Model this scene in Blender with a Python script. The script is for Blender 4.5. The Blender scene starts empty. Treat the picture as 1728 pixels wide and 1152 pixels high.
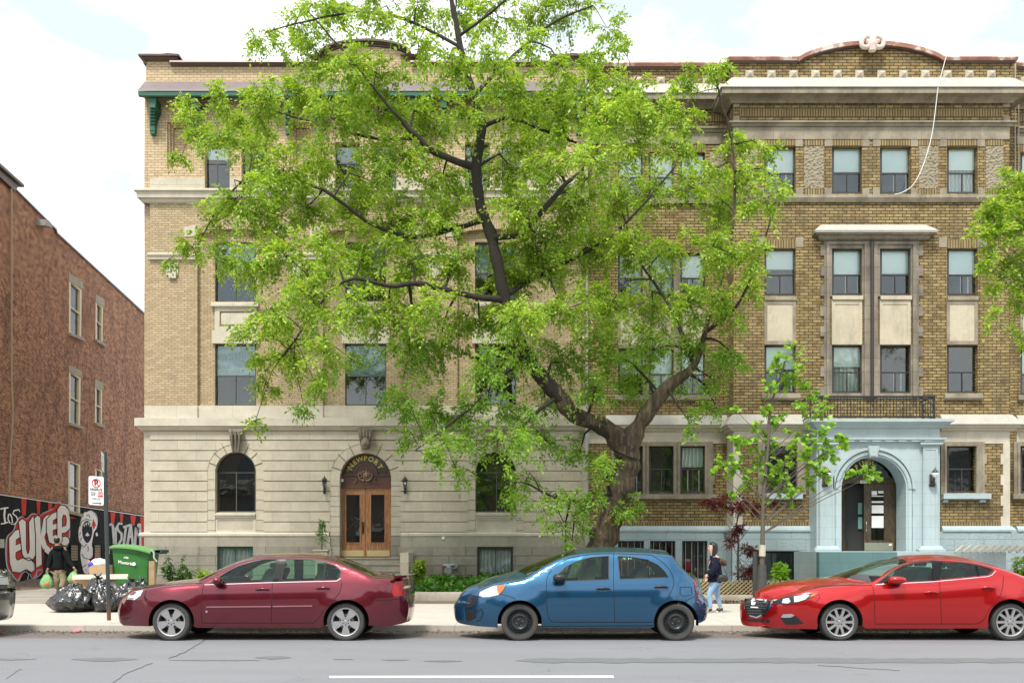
import bpy, bmesh, math, random
import numpy as np
from mathutils import Vector, Matrix
from mathutils.geometry import delaunay_2d_cdt
from mathutils.bvhtree import BVHTree
random.seed(7); rng = np.random.default_rng(11)
scene = bpy.context.scene
COL = scene.collection
R = math.radians

# ---------------------------------------------------------------- camera
# 35 mm shift lens, level, 1.42 m above the road
F = 1680.0; HZ = 928.0; EYE = 1.42; CX = 864.0
cam_d = bpy.data.cameras.new('camera'); cam = bpy.data.objects.new('camera', cam_d); COL.objects.link(cam)
cam.location = (0, 0, EYE); cam.rotation_euler = (R(90), 0, 0)
cam_d.sensor_width = 36.0; cam_d.lens = 36.0 * F / 1728.0; cam_d.shift_y = (HZ - 576.0) / 1728.0
cam_d.clip_start = 0.1; cam_d.clip_end = 3000
scene.camera = cam

# ---------------------------------------------------------------- sky, sun, exposure
SUN_EL, SUN_AZ = 58.0, 200.0      # from behind the camera, slightly left
world = bpy.data.worlds.new('World'); scene.world = world; world.use_nodes = True
nt = world.node_tree; nt.nodes.clear()
def wn(t, **kw):
    n = nt.nodes.new(t)
    for k, v in kw.items(): setattr(n, k, v)
    return n
out = wn('ShaderNodeOutputWorld'); bg = wn('ShaderNodeBackground')
sky = wn('ShaderNodeTexSky', sky_type='NISHITA', sun_disc=False)
sky.sun_elevation = R(SUN_EL); sky.sun_rotation = R(SUN_AZ)
gain = wn('ShaderNodeVectorMath', operation='SCALE'); gain.inputs['Scale'].default_value = 1.0
tc = wn('ShaderNodeTexCoord')
mp = wn('ShaderNodeMapping'); mp.inputs['Scale'].default_value = (1.6, 1.6, 3.0); mp.inputs['Location'].default_value = (0.35, 0.1, 0.2)
noi = wn('ShaderNodeTexNoise'); noi.inputs['Scale'].default_value = 3.2; noi.inputs['Detail'].default_value = 6; noi.inputs['Roughness'].default_value = 0.55
ramp = wn('ShaderNodeValToRGB'); ramp.color_ramp.elements[0].position = 0.40; ramp.color_ramp.elements[1].position = 0.60
ramp.color_ramp.elements[0].color = (0.42, 0.42, 0.42, 1)
mix = wn('ShaderNodeMix', data_type='RGBA')
mix.inputs['B'].default_value = (9.3, 9.5, 9.6, 1)      # sunlit cloud, in sky units
tint = wn('ShaderNodeMix', data_type='RGBA', blend_type='MULTIPLY'); tint.inputs['Factor'].default_value = 1.0
tint.inputs['B'].default_value = (1.25, 1.25, 1.12, 1)
L = nt.links.new
L(tc.outputs['Generated'], mp.inputs['Vector']); L(mp.outputs['Vector'], noi.inputs['Vector'])
L(noi.outputs['Fac'], ramp.inputs['Fac']); L(ramp.outputs['Color'], mix.inputs['Factor'])
L(sky.outputs['Color'], tint.inputs['A']); L(tint.outputs['Result'], mix.inputs['A'])
L(mix.outputs['Result'], gain.inputs[0]); L(gain.outputs['Vector'], bg.inputs['Color']); L(bg.outputs['Background'], out.inputs['Surface'])
bg.inputs['Strength'].default_value = 0.10
sd = bpy.data.lights.new('sun', 'SUN'); sun = bpy.data.objects.new('sun', sd); COL.objects.link(sun)
sd.energy = 2.3; sd.angle = R(11); sd.color = (1.0, 0.95, 0.86)
az, el = R(SUN_AZ), R(SUN_EL)
dirv = Vector((math.sin(az) * math.cos(el), math.cos(az) * math.cos(el), math.sin(el)))   # towards the sun
sun.rotation_euler = dirv.to_track_quat('Z', 'Y').to_euler(); sun.location = dirv * 60
vs = scene.view_settings
vs.view_transform = 'Standard'; vs.look = 'None'; vs.gamma = 1.0; vs.use_curve_mapping = False
vs.exposure = 0.88

# ---------------------------------------------------------------- scene helpers
def W(px, py, Y):                      # point seen at photo pixel (px, py), Y metres in front of the camera
    return Vector(((px - CX) * Y / F, Y, EYE + (HZ - py) * Y / F))
def link(name, me, mat=None, parent=None):
    o = bpy.data.objects.new(name, me); COL.objects.link(o)
    if mat is not None and not me.materials:
        for m in (mat if isinstance(mat, (list, tuple)) else [mat]): me.materials.append(m)
    if parent is not None:
        o.parent = parent; o.matrix_parent_inverse = Matrix.Translation(parent.location).inverted() if parent.parent is None else Matrix.Identity(4)
    return o
def thing(name, label, cat, loc=(0, 0, 0), group=None):
    o = bpy.data.objects.new(name, None); COL.objects.link(o); o.location = loc; o.empty_display_size = 0.2
    return tag(o, label, cat, group)
def tag(o, label=None, cat=None, group=None, kind=None):
    if label: o['label'] = label
    if cat: o['category'] = cat
    if group: o['group'] = group
    if kind: o['kind'] = kind
    return o
def pip(pts, poly):                    # numpy point in polygon
    x, y = pts[:, 0], pts[:, 1]; ins = np.zeros(len(pts), bool); n = len(poly)
    for i in range(n):
        x1, y1 = poly[i]; x2, y2 = poly[(i + 1) % n]
        if y1 == y2: continue
        c = ((y1 > y) != (y2 > y)) & (x < (x2 - x1) * (y - y1) / (y2 - y1) + x1)
        ins ^= c
    return ins
def triangulate(outers, holes=(), pts=()):
    vs_, es = [], []
    for poly in list(outers) + list(holes):
        b = len(vs_); n = len(poly)
        vs_ += [Vector((p[0], p[1])) for p in poly]; es += [(b + i, b + (i + 1) % n) for i in range(n)]
    vs_ += [Vector((p[0], p[1])) for p in pts]
    V, E, Fc, *_ = delaunay_2d_cdt(vs_, es, [], 0, 1e-4)
    V = np.array([(v.x, v.y) for v in V]); T = np.array([f for f in Fc if len(f) == 3], int)
    c = V[T].mean(axis=1); keep = np.zeros(len(T), bool)
    for o_ in outers: keep |= pip(c, o_)
    for h_ in holes: keep &= ~pip(c, h_)
    return V, T[keep], c[keep]

class MB:
    """collects geometry for one mesh"""
    def __init__(self): self.v, self.f, self.mi = [], [], []
    def add(self, vs_, fs, mi=0):
        b = len(self.v); self.v += [tuple(p) for p in vs_]; self.f += [tuple(b + i for i in f) for f in fs]; self.mi += [mi] * len(fs); return self
    def box(self, x0, x1, y0, y1, z0, z1, mi=0):
        if x0 > x1: x0, x1 = x1, x0
        if z0 > z1: z0, z1 = z1, z0
        if y0 > y1: y0, y1 = y1, y0
        v = [(x0, y0, z0), (x1, y0, z0), (x1, y1, z0), (x0, y1, z0), (x0, y0, z1), (x1, y0, z1), (x1, y1, z1), (x0, y1, z1)]
        return self.add(v, [(0, 3, 2, 1), (4, 5, 6, 7), (0, 1, 5, 4), (1, 2, 6, 5), (2, 3, 7, 6), (3, 0, 4, 7)], mi)
    def pbox(self, px0, py0, px1, py1, Y, d, mi=0):      # box whose front face covers this pixel rect at depth Y
        a = W(px0, py0, Y); b = W(px1, py1, Y)
        return self.box(a.x, b.x, Y, Y + d, b.z, a.z, mi)
    def prism(self, outers, holes, Y, d, mi=0, pts=()):   # pixel polygons at depth Y pushed back by d
        return self.gprism(outers, holes, lambda p: W(p[0], p[1], Y), lambda p: W(p[0], p[1], Y) + Vector((0, d, 0)), mi, pts)
    def gprism(self, outers, holes, m0, m1, mi=0, pts=()):
        V, T, _ = triangulate(outers, holes, pts)
        n = len(V); A = [m0(p) for p in V]; B = [m1(p) for p in V]
        fs = []; cnt = {}
        nn = None
        for t in T:
            a, b, c = (int(i) for i in t)
            fs.append((a, b, c)); fs.append((n + c, n + b, n + a))
            for e in ((a, b), (b, c), (c, a)):
                cnt.setdefault(tuple(sorted(e)), []).append(e)
        for k, l in cnt.items():
            if len(l) == 1: a, b = l[0]; fs.append((b, a, n + a, n + b))
        if fs:   # orient so that the front face looks away from the back
            a, b, c = fs[0]; nr = (A[b] - A[a]).cross(A[c] - A[a])
            if nr.dot(A[a] - B[a]) < 0: fs = [tuple(reversed(f)) for f in fs]
        return self.add(A + B, fs, mi)
    def tube(self, path, rad, n=8, mi=0, cap=True):
        path = [Vector(p) for p in path]; rads = rad if isinstance(rad, (list, tuple)) else [rad] * len(path)
        vs_, fs = [], []; up = Vector((0.123, 0.31, 0.94)); prev = None
        for i, p in enumerate(path):
            t = (path[min(i + 1, len(path) - 1)] - path[max(i - 1, 0)]).normalized()
            if prev is None:
                u = t.cross(up)
                if u.length < 1e-3: u = t.cross(Vector((1, 0, 0)))
            else: u = prev - t * prev.dot(t)
            u.normalize(); prev = u; w = t.cross(u)
            for k in range(n):
                a = 2 * math.pi * k / n; vs_.append(p + (u * math.cos(a) + w * math.sin(a)) * rads[i])
        for i in range(len(path) - 1):
            for k in range(n):
                a = i * n + k; b = i * n + (k + 1) % n; fs.append((a, b, b + n, a + n))
        if cap: fs.append(tuple(reversed(range(n)))); fs.append(tuple(range((len(path) - 1) * n, len(path) * n)))
        return self.add(vs_, fs, mi)
    def lathe(self, prof, origin, axis='Y', n=24, mi=0):      # prof: (along axis, radius)
        o_ = Vector(origin); vs_, fs = [], []
        for a_, r_ in prof:
            for k in range(n):
                t = 2 * math.pi * k / n; c, s = math.cos(t) * r_, math.sin(t) * r_
                vs_.append(o_ + (Vector((c, a_, s)) if axis == 'Y' else Vector((c, s, a_)) if axis == 'Z' else Vector((a_, c, s))))
        for i in range(len(prof) - 1):
            for k in range(n):
                a = i * n + k; b = i * n + (k + 1) % n; fs.append((a, b, b + n, a + n))
        return self.add(vs_, fs, mi)
    def sweep(self, prof, path, mi=0, close=False):   # prof (out, up) swept on a horizontal path [(x, y, z, nx, ny)]
        m = len(prof); vs_, fs = [], []
        for x, y, z, nx, ny in path:
            for o_, u_ in prof: vs_.append((x + nx * o_, y + ny * o_, z + u_))
        for i in range(len(path) - 1):
            for k in range(m - 1 + (1 if close else 0)):
                a = i * m + k; b = i * m + (k + 1) % m; fs.append((a, b, b + m, a + m))
        fs.append(tuple(range(m))); fs.append(tuple(reversed(range((len(path) - 1) * m, len(path) * m))))
        return self.add(vs_, fs, mi)
    def mesh(self, name):
        me = bpy.data.meshes.new(name); me.from_pydata(self.v, [], self.f)
        if any(self.mi): me.polygons.foreach_set('material_index', self.mi)
        me.update(); return me
    def build(self, name, mat, parent=None, smooth=None, fix=True, merge=False):
        me = self.mesh(name)
        if fix or merge:
            bm = bmesh.new(); bm.from_mesh(me)
            if merge: bmesh.ops.remove_doubles(bm, verts=bm.verts, dist=0.0015)
            if fix: bmesh.ops.recalc_face_normals(bm, faces=bm.faces)
            bm.to_mesh(me); bm.free()
        if smooth is not None:
            me.polygons.foreach_set('use_smooth', [True] * len(me.polygons)); me.set_sharp_from_angle(angle=R(smooth))
        return link(name, me, mat, parent)

def _split(self, name, mat, parent=None, tol=0.012, **kw):
    """build every separate piece as an object of its own (pieces that touch stay together)"""
    n = len(self.v); par = list(range(n))
    def find(a):
        while par[a] != a: par[a] = par[par[a]]; a = par[a]
        return a
    for f in self.f:
        r0 = find(f[0])
        for q in f[1:]:
            rq = find(q)
            if rq != r0: par[rq] = r0
    comp = {}
    for i in range(n): comp.setdefault(find(i), []).append(i)
    V = np.array(self.v); boxes = [(k, V[ix].min(0) - tol, V[ix].max(0) + tol) for k, ix in comp.items()]
    g = {k: k for k in comp}
    def gf(a):
        while g[a] != a: a = g[a]
        return a
    for i in range(len(boxes)):
        for j in range(i):
            if (boxes[i][1] <= boxes[j][2]).all() and (boxes[j][1] <= boxes[i][2]).all():
                a, b = gf(boxes[i][0]), gf(boxes[j][0])
                if a != b: g[a] = b
    groups = {}
    for fi, f in enumerate(self.f): groups.setdefault(gf(find(f[0])), []).append(fi)
    outs = []
    for k, fl in groups.items():
        m = MB(); mp_ = {}
        for fi in fl:
            for q in self.f[fi]:
                if q not in mp_: mp_[q] = len(m.v); m.v.append(self.v[q])
            m.f.append(tuple(mp_[q] for q in self.f[fi])); m.mi.append(self.mi[fi])
        outs.append(m.build(name, mat, parent, **kw))
    return outs
MB.split = _split
def arc(cx, cy, r, a0, a1, n=24, ry=None):
    ry = ry or r
    return [(cx + r * math.cos(R(a0 + (a1 - a0) * i / n)), cy - ry * math.sin(R(a0 + (a1 - a0) * i / n))) for i in range(n + 1)]
def rect(x0, y0, x1, y1): return [(x0, y0), (x1, y0), (x1, y1), (x0, y1)]
def ribbon(pts, w, closed=False):      # 2D polyline -> polygon quads of width w
    P = [Vector(p) for p in pts]; n = len(P); L_, R_ = [], []
    for i in range(n):
        a = P[(i - 1) % n] if (closed or i > 0) else P[i]; b = P[(i + 1) % n] if (closed or i < n - 1) else P[i]
        t = (b - a).normalized(); nrm = Vector((-t.y, t.x)) * w * 0.5
        L_.append(P[i] + nrm); R_.append(P[i] - nrm)
    return L_, R_
def catmull(pts, n=6, closed=False):
    P = [np.array(p, float) for p in pts]; out_ = []; m = len(P)
    for i in range(m if closed else m - 1):
        if closed: p0, p1, p2, p3 = P[(i - 1) % m], P[i], P[(i + 1) % m], P[(i + 2) % m]
        else: p0, p1, p2, p3 = P[max(i - 1, 0)], P[i], P[i + 1], P[min(i + 2, m - 1)]
        for k in range(n):
            t = k / n
            out_.append(0.5 * ((2 * p1) + (-p0 + p2) * t + (2 * p0 - 5 * p1 + 4 * p2 - p3) * t * t + (-p0 + 3 * p1 - 3 * p2 + p3) * t ** 3))
    if not closed: out_.append(P[-1])
    return [tuple(p) for p in out_]
def dense(pts, step):
    out_ = []
    for i in range(len(pts) - 1):
        a, b = np.array(pts[i], float), np.array(pts[i + 1], float); n = max(1, int(math.ceil(np.linalg.norm(b - a) / step)))
        for k in range(n): out_.append(tuple(a + (b - a) * k / n))
    out_.append(tuple(pts[-1])); return out_
def text_mesh(txt, size, align='CENTER', bold=0.0, shear=0.0):
    c = bpy.data.curves.new('t', 'FONT'); c.body = txt; c.size = size; c.align_x = align; c.align_y = 'CENTER'
    c.offset = bold; c.shear = shear; c.resolution_u = 2
    o = bpy.data.objects.new('t', c); COL.objects.link(o)
    dg = bpy.context.evaluated_depsgraph_get(); me = bpy.data.meshes.new_from_object(o.evaluated_get(dg))
    V = [v.co.copy() for v in me.vertices]; Fs = [tuple(p.vertices) for p in me.polygons]
    bpy.data.objects.remove(o); bpy.data.curves.remove(c); bpy.data.meshes.remove(me)
    return V, Fs

# ---------------------------------------------------------------- materials
MATS = {}
class NT:
    def __init__(self, name):
        self.m = bpy.data.materials.new(name); self.m.use_nodes = True; self.t = self.m.node_tree; self.t.nodes.clear()
        self.out = self.n('ShaderNodeOutputMaterial'); self.p = self.n('ShaderNodeBsdfPrincipled')
        self.l(self.p.outputs[0], self.out.inputs[0]); MATS[name] = self.m
    def n(self, t, **kw):
        x = self.t.nodes.new(t)
        for k, v in kw.items():
            if k in x.inputs: x.inputs[k].default_value = v
            else: setattr(x, k, v)
        return x
    def l(self, a, b): self.t.links.new(a, b)
    def pos(self): return self.n('ShaderNodeNewGeometry').outputs['Position']
    def noise(self, scale, detail=4, rough=0.55, vec=None, sx=1, sy=1, sz=1):
        m = self.n('ShaderNodeMapping'); m.inputs['Scale'].default_value = (sx, sy, sz); self.l(vec or self.pos(), m.inputs[0])
        x = self.n('ShaderNodeTexNoise', Scale=scale, Detail=detail, Roughness=rough); self.l(m.outputs[0], x.inputs['Vector']); return x.outputs['Fac']
    def ramp(self, fac, stops):
        r = self.n('ShaderNodeValToRGB'); e = r.color_ramp.elements
        while len(e) < len(stops): e.new(0.5)
        for i, (p, c) in enumerate(stops): e[i].position = p; e[i].color = (*(c if isinstance(c, (tuple, list)) else (c, c, c)), 1)
        self.l(fac, r.inputs[0]); return r.outputs[0]
    def mixc(self, fac, a, b, mode='MIX'):
        x = self.n('ShaderNodeMix', data_type='RGBA', blend_type=mode)
        for s, v in (('Factor', fac), ('A', a), ('B', b)):
            i = x.inputs[s]
            if isinstance(v, (int, float)): i.default_value = v
            elif isinstance(v, (tuple, list)): i.default_value = (*v[:3], 1)
            else: self.l(v, i)
        return x.outputs['Result']
    def math(self, op, a, b=0.0):
        x = self.n('ShaderNodeMath', operation=op)
        for i, v in enumerate((a, b)):
            if isinstance(v, (int, float)): x.inputs[i].default_value = v
            else: self.l(v, x.inputs[i])
        return x.outputs[0]
    def bump(self, h, strength=0.3, dist=0.01):
        b = self.n('ShaderNodeBump', Strength=strength, Distance=dist); self.l(h, b.inputs['Height']); self.l(b.outputs[0], self.p.inputs['Normal']); return b
    def col(self, c):
        if isinstance(c, (tuple, list)): self.p.inputs['Base Color'].default_value = (*c[:3], 1)
        else: self.l(c, self.p.inputs['Base Color'])
    def set(self, **kw):
        for k, v in kw.items(): self.p.inputs[k.replace('_', ' ')].default_value = v
        return self.m

def plain(name, c, rough=0.6, metal=0.0, var=0.15, scale=6.0, bump=0.0, bscale=40, coat=0.0, spec=0.5):
    t = NT(name); f = t.noise(scale, 5)
    t.col(t.mixc(f, [x * (1 - var) for x in c], [min(1, x * (1 + var)) for x in c])); t.set(Roughness=rough, Metallic=metal)
    t.p.inputs['Coat Weight'].default_value = coat; t.p.inputs['Specular IOR Level'].default_value = spec
    if bump: t.bump(t.noise(bscale, 3), bump, 0.01)
    return t.m

def brick(name, c1, c2, mortar, bw, bh, ms=0.008, stain=(0.1, 0.08, 0.06), stain_amt=0.5, stain_at=(0.56, 0.72), rough=0.85, axis='XZ', offset=0.5, hue=None):
    t = NT(name)
    s = t.n('ShaderNodeSeparateXYZ'); t.l(t.pos(), s.inputs[0])
    u = t.math('ADD', s.outputs[0], s.outputs[1]) if axis == 'XZ' else s.outputs[1]
    cb = t.n('ShaderNodeCombineXYZ'); t.l(u, cb.inputs[0]); t.l(s.outputs[2], cb.inputs[1])
    b = t.n('ShaderNodeTexBrick', offset=offset); b.inputs['Scale'].default_value = 1; b.inputs['Brick Width'].default_value = bw; b.inputs['Row Height'].default_value = bh
    b.inputs['Mortar Size'].default_value = ms; b.inputs['Mortar Smooth'].default_value = 0.25; b.inputs['Bias'].default_value = -0.1
    b.inputs['Color1'].default_value = (*c1, 1); b.inputs['Color2'].default_value = (*c2, 1); b.inputs['Mortar'].default_value = (*mortar, 1)
    t.l(cb.outputs[0], b.inputs['Vector'])
    big = t.noise(0.55, 5, 0.6); c = t.mixc(t.math('MULTIPLY', big, 0.45), b.outputs['Color'], t.mixc(1.0, b.outputs['Color'], (0.74, 0.7, 0.66), 'MULTIPLY'))
    fine = t.noise(9, 4, 0.7); c = t.mixc(0.5, c, t.ramp(fine, [(0.25, 0.55), (0.75, 1.0)]), 'MULTIPLY')
    if hue: c = t.mixc(t.ramp(t.noise(5.5, 2, 0.5), [(0.5, 0.0), (0.62, 0.8)]), c, t.mixc(1.0, c, hue, 'MULTIPLY'))
    st = t.noise(1.6, 6, 0.65, sz=0.35)
    c = t.mixc(t.math('MULTIPLY', t.ramp(st, [(stain_at[0], 0.0), (stain_at[1], 1.0)]), stain_amt), c, stain)
    t.col(c); t.set(Roughness=rough)
    h = t.math('ADD', t.math('MULTIPLY', b.outputs['Fac'], -1.0), t.math('MULTIPLY', t.noise(60, 3), 0.25)); t.bump(h, 0.6, 0.012)
    return t.m

def stone(name, c, c2, bw, bh, seam=0.006, stain=(0.12, 0.1, 0.08), amt=0.5, at=(0.52, 0.75), bump=0.25, zoff=0.0, rough=0.8, seamcol=0.55, bs=30.0, streak=0.3):
    t = NT(name)
    s = t.n('ShaderNodeSeparateXYZ'); t.l(t.pos(), s.inputs[0]); u = t.math('ADD', s.outputs[0], s.outputs[1])
    cb = t.n('ShaderNodeCombineXYZ'); t.l(u, cb.inputs[0]); t.l(t.math('ADD', s.outputs[2], zoff), cb.inputs[1])
    b = t.n('ShaderNodeTexBrick', offset=0.5); b.inputs['Scale'].default_value = 1; b.inputs['Brick Width'].default_value = bw; b.inputs['Row Height'].default_value = bh
    b.inputs['Mortar Size'].default_value = seam; b.inputs['Mortar Smooth'].default_value = 0.1
    b.inputs['Color1'].default_value = (*c, 1); b.inputs['Color2'].default_value = (*c2, 1); b.inputs['Mortar'].default_value = (*[x * seamcol for x in c], 1)
    t.l(cb.outputs[0], b.inputs['Vector'])
    c_ = t.mixc(0.55, b.outputs['Color'], t.ramp(t.noise(2.2, 7, 0.65), [(0.3, 0.62), (0.68, 1.0)]), 'MULTIPLY')
    c_ = t.mixc(0.4, c_, t.ramp(t.noise(22, 4, 0.7), [(0.3, 0.65), (0.7, 1.0)]), 'MULTIPLY')
    st = t.noise(1.9, 7, 0.68, sz=streak)
    c_ = t.mixc(t.math('MULTIPLY', t.ramp(st, [(at[0], 0.0), (at[1], 1.0)]), amt), c_, stain)
    t.col(c_); t.set(Roughness=rough)
    h = t.math('ADD', t.math('MULTIPLY', b.outputs['Fac'], -1.5), t.math('MULTIPLY', t.noise(bs, 5, 0.65), 1.0)); t.bump(h, bump, 0.02)
    return t.m

def glass(name, tint, refl=0.12, trans=0.75, wav=0.02):
    t = NT(name); t.t.nodes.remove(t.p)
    tr = t.n('ShaderNodeBsdfTransparent', Color=(*[x * trans for x in tint], 1)); gl = t.n('ShaderNodeBsdfGlossy', Roughness=0.03, Color=(1, 1, 1, 1))
    fr = t.n('ShaderNodeFresnel', IOR=1.5); f = t.math('MAXIMUM', t.math('MINIMUM', t.math('ADD', fr.outputs[0], refl), 1.0), 0.0)
    b = t.n('ShaderNodeBump', Strength=wav, Distance=0.05); t.l(t.noise(1.7, 2, 0.5), b.inputs['Height']); t.l(b.outputs[0], gl.inputs['Normal'])
    m = t.n('ShaderNodeMixShader'); t.l(f, m.inputs[0]); t.l(tr.outputs[0], m.inputs[1]); t.l(gl.outputs[0], m.inputs[2]); t.l(m.outputs[0], t.out.inputs[0])
    return t.m

def leafmat(name, c1, c2, c3, trans=0.45, rough=0.45):
    t = NT(name); g = t.n('ShaderNodeNewGeometry')
    r = t.ramp(g.outputs['Random Per Island'], [(0.0, c1), (0.55, c2), (1.0, c3)])
    big = t.noise(0.7, 3); c = t.mixc(t.ramp(big, [(0.35, 0.0), (0.65, 0.5)]), r, [x * 0.7 for x in c1])
    t.col(c); t.set(Roughness=rough); t.p.inputs['Specular IOR Level'].default_value = 0.5
    tl = t.n('ShaderNodeBsdfTranslucent'); t.l(t.mixc(1.0, c, (1.25, 1.15, 0.55), 'MULTIPLY'), tl.inputs['Color'])
    m = t.n('ShaderNodeMixShader'); m.inputs[0].default_value = trans; t.l(t.p.outputs[0], m.inputs[1]); t.l(tl.outputs[0], m.inputs[2]); t.l(m.outputs[0], t.out.inputs[0])
    return t.m

def carpaint(name, c, metal=0.35, flake=0.0, rough=0.35, dirt=0.25):
    t = NT(name)
    s = t.n('ShaderNodeSeparateXYZ'); t.l(t.pos(), s.inputs[0])
    d = t.math('MULTIPLY', t.ramp(s.outputs[2], [(0.12, 1.0), (0.62, 0.0)]), t.ramp(t.noise(5, 6, 0.7), [(0.25, 0.35), (0.7, 1.0)]))
    cc = t.mixc(t.math('MULTIPLY', d, dirt), c, (0.15, 0.13, 0.11)); t.col(cc)
    t.set(Metallic=metal, Roughness=rough); t.p.inputs['Coat Weight'].default_value = 1.0; t.p.inputs['Coat Roughness'].default_value = 0.04
    if flake: t.bump(t.noise(900, 1, 0.5), flake, 0.001)
    return t.m

# facade materials
M_TANBRICK = brick('pale_tan_brick', (0.47, 0.365, 0.215), (0.63, 0.50, 0.315), (0.27, 0.205, 0.13), 0.215, 0.076, 0.009, stain=(0.16, 0.12, 0.09), stain_amt=0.55, stain_at=(0.56, 0.78))
M_PEACHBRICK = brick('light_peach_brick', (0.58, 0.44, 0.26), (0.72, 0.57, 0.37), (0.30, 0.21, 0.13), 0.235, 0.088, 0.008, stain=(0.1, 0.07, 0.05), stain_amt=0.6, stain_at=(0.6, 0.74))
M_OCHRE = brick('ochre_brick', (0.27, 0.195, 0.075), (0.46, 0.35, 0.155), (0.055, 0.045, 0.028), 0.275, 0.097, 0.014, stain=(0.08, 0.06, 0.035), stain_amt=0.65, stain_at=(0.50, 0.72), hue=(0.72, 0.6, 0.5))
M_SOLDIER = brick('ochre_soldier_brick', (0.28, 0.20, 0.085), (0.38, 0.285, 0.135), (0.05, 0.04, 0.025), 0.085, 0.6, 0.013, stain=(0.14, 0.1, 0.06), stain_amt=0.4, offset=0.0)
M_ARCHBRICK = brick('arch_brick', (0.5, 0.38, 0.24), (0.58, 0.45, 0.29), (0.3, 0.23, 0.16), 0.08, 0.6, 0.009, stain_amt=0.3, offset=0.0)
M_REDBRICK = brick('weathered_red_brick', (0.32, 0.085, 0.035), (0.70, 0.31, 0.15), (0.56, 0.42, 0.29), 0.23, 0.082, 0.014, stain=(0.06, 0.03, 0.025), stain_amt=0.5, stain_at=(0.45, 0.7), axis='Y', hue=(0.5, 0.42, 0.42))
M_CREAM = stone('cream_limestone', (0.62, 0.565, 0.445), (0.55, 0.495, 0.385), 1.25, 0.3379, 0.005, stain=(0.34, 0.25, 0.16), amt=0.35, at=(0.55, 0.8), bump=0.2)
M_CREAM2 = stone('pale_cream_stone', (0.68, 0.63, 0.52), (0.61, 0.56, 0.45), 1.9, 40.0, 0.005, stain=(0.4, 0.34, 0.26), amt=0.4, at=(0.5, 0.78), bump=0.15)
M_GREYBLOCK = stone('grey_limestone_block', (0.36, 0.335, 0.27), (0.28, 0.26, 0.215), 1.1, 0.325, 0.012, stain=(0.15, 0.13, 0.1), amt=0.5, at=(0.5, 0.72), bump=0.85, zoff=0.06, bs=9)
M_SMOOTHGREY = stone('smooth_grey_stone', (0.42, 0.39, 0.31), (0.36, 0.335, 0.27), 1.6, 40, 0.007, amt=0.35, bump=0.3)
M_WHITECOP = stone('bleached_white_stone', (0.56, 0.53, 0.47), (0.49, 0.465, 0.41), 1.8, 40, 0.004, stain=(0.45, 0.4, 0.3), amt=0.35, at=(0.58, 0.8), bump=0.1)  # white stone for the sloped tops of cornice, belt and hood
M_DIRTSTONE = stone('sooty_limestone', (0.42, 0.37, 0.275), (0.33, 0.285, 0.21), 0.95, 40, 0.006, stain=(0.12, 0.1, 0.075), amt=0.75, at=(0.42, 0.68), bump=0.3, streak=0.8)
M_DARKSTONE = stone('dark_weathered_stone', (0.30, 0.26, 0.20), (0.40, 0.35, 0.27), 5, 0.42, 0.008, stain=(0.08, 0.065, 0.055), amt=0.75, at=(0.38, 0.66), bump=0.4)
M_PANEL = stone('stained_panel_stone', (0.60, 0.53, 0.40), (0.64, 0.57, 0.44), 30, 40, 0.0, stain=(0.22, 0.2, 0.13), amt=0.6, at=(0.5, 0.72), bump=0.15)
t = NT('vermiculated_stone'); v = t.n('ShaderNodeTexVoronoi', feature='F1', Scale=13.0); t.l(t.pos(), v.inputs['Vector'])
nv = t.noise(11, 3, 0.6); hh = t.math('ADD', v.outputs['Distance'], nv)
t.col(t.ramp(hh, [(0.45, (0.06, 0.05, 0.035)), (0.85, (0.31, 0.27, 0.19))])); t.set(Roughness=0.9); t.bump(hh, 1.0, 0.05); M_VERM = t.m
def blue_paint(name, c, b=0.25, bs=25):
    t = NT(name); s = t.noise(1.5, 6, 0.65, sz=0.5)
    cc = t.mixc(t.ramp(s, [(0.4, 0.0), (0.75, 0.55)]), c, [x * 0.7 for x in c]); cc = t.mixc(t.ramp(t.noise(7, 6, 0.75), [(0.68, 0.0), (0.74, 0.6)]), cc, (0.5, 0.52, 0.48))
    sx_ = t.n('ShaderNodeSeparateXYZ'); t.l(t.pos(), sx_.inputs[0]); cb = t.n('ShaderNodeCombineXYZ'); t.l(t.math('ADD', sx_.outputs[0], sx_.outputs[1]), cb.inputs[0]); t.l(sx_.outputs[2], cb.inputs[1])
    bk = t.n('ShaderNodeTexBrick'); bk.inputs['Scale'].default_value = 1; bk.inputs['Brick Width'].default_value = .95; bk.inputs['Row Height'].default_value = .355; bk.inputs['Mortar Size'].default_value = .006; t.l(cb.outputs[0], bk.inputs['Vector'])
    cc = t.mixc(t.math('MULTIPLY', bk.outputs['Fac'], .45), cc, [x * .45 for x in c])
    t.col(cc); t.set(Roughness=0.65); t.bump(t.math('SUBTRACT', t.noise(bs, 5, 0.7), bk.outputs['Fac']), b, 0.03); return t.m
M_BLUE = blue_paint('pale_blue_paint', (0.42, 0.51, 0.53), 0.12)
M_BLUEROUGH = blue_paint('rough_blue_painted_stone', (0.37, 0.465, 0.485), 0.8, 12)
M_TEAL = blue_paint('teal_painted_wall', (0.11, 0.22, 0.23), 0.25)
M_BROWNMETAL = plain('brown_sheet_metal', (0.10, 0.065, 0.055), 0.4, 0.2, 0.3)
M_MAUVE = plain('mauve_grey_roofing', (0.19, 0.155, 0.155), 0.6, 0, 0.25, 3)
M_GREEN = plain('dark_green_paint', (0.018, 0.10, 0.062), 0.45, 0, 0.25, 5)
t = NT('rusty_red_coping'); t.col(t.ramp(t.noise(1.3, 6, 0.7), [(0.40, (0.24, 0.10, 0.065)), (0.52, (0.33, 0.16, 0.11)), (0.60, (0.60, 0.52, 0.47))])); t.set(Roughness=0.6); M_RUST = t.m
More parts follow.
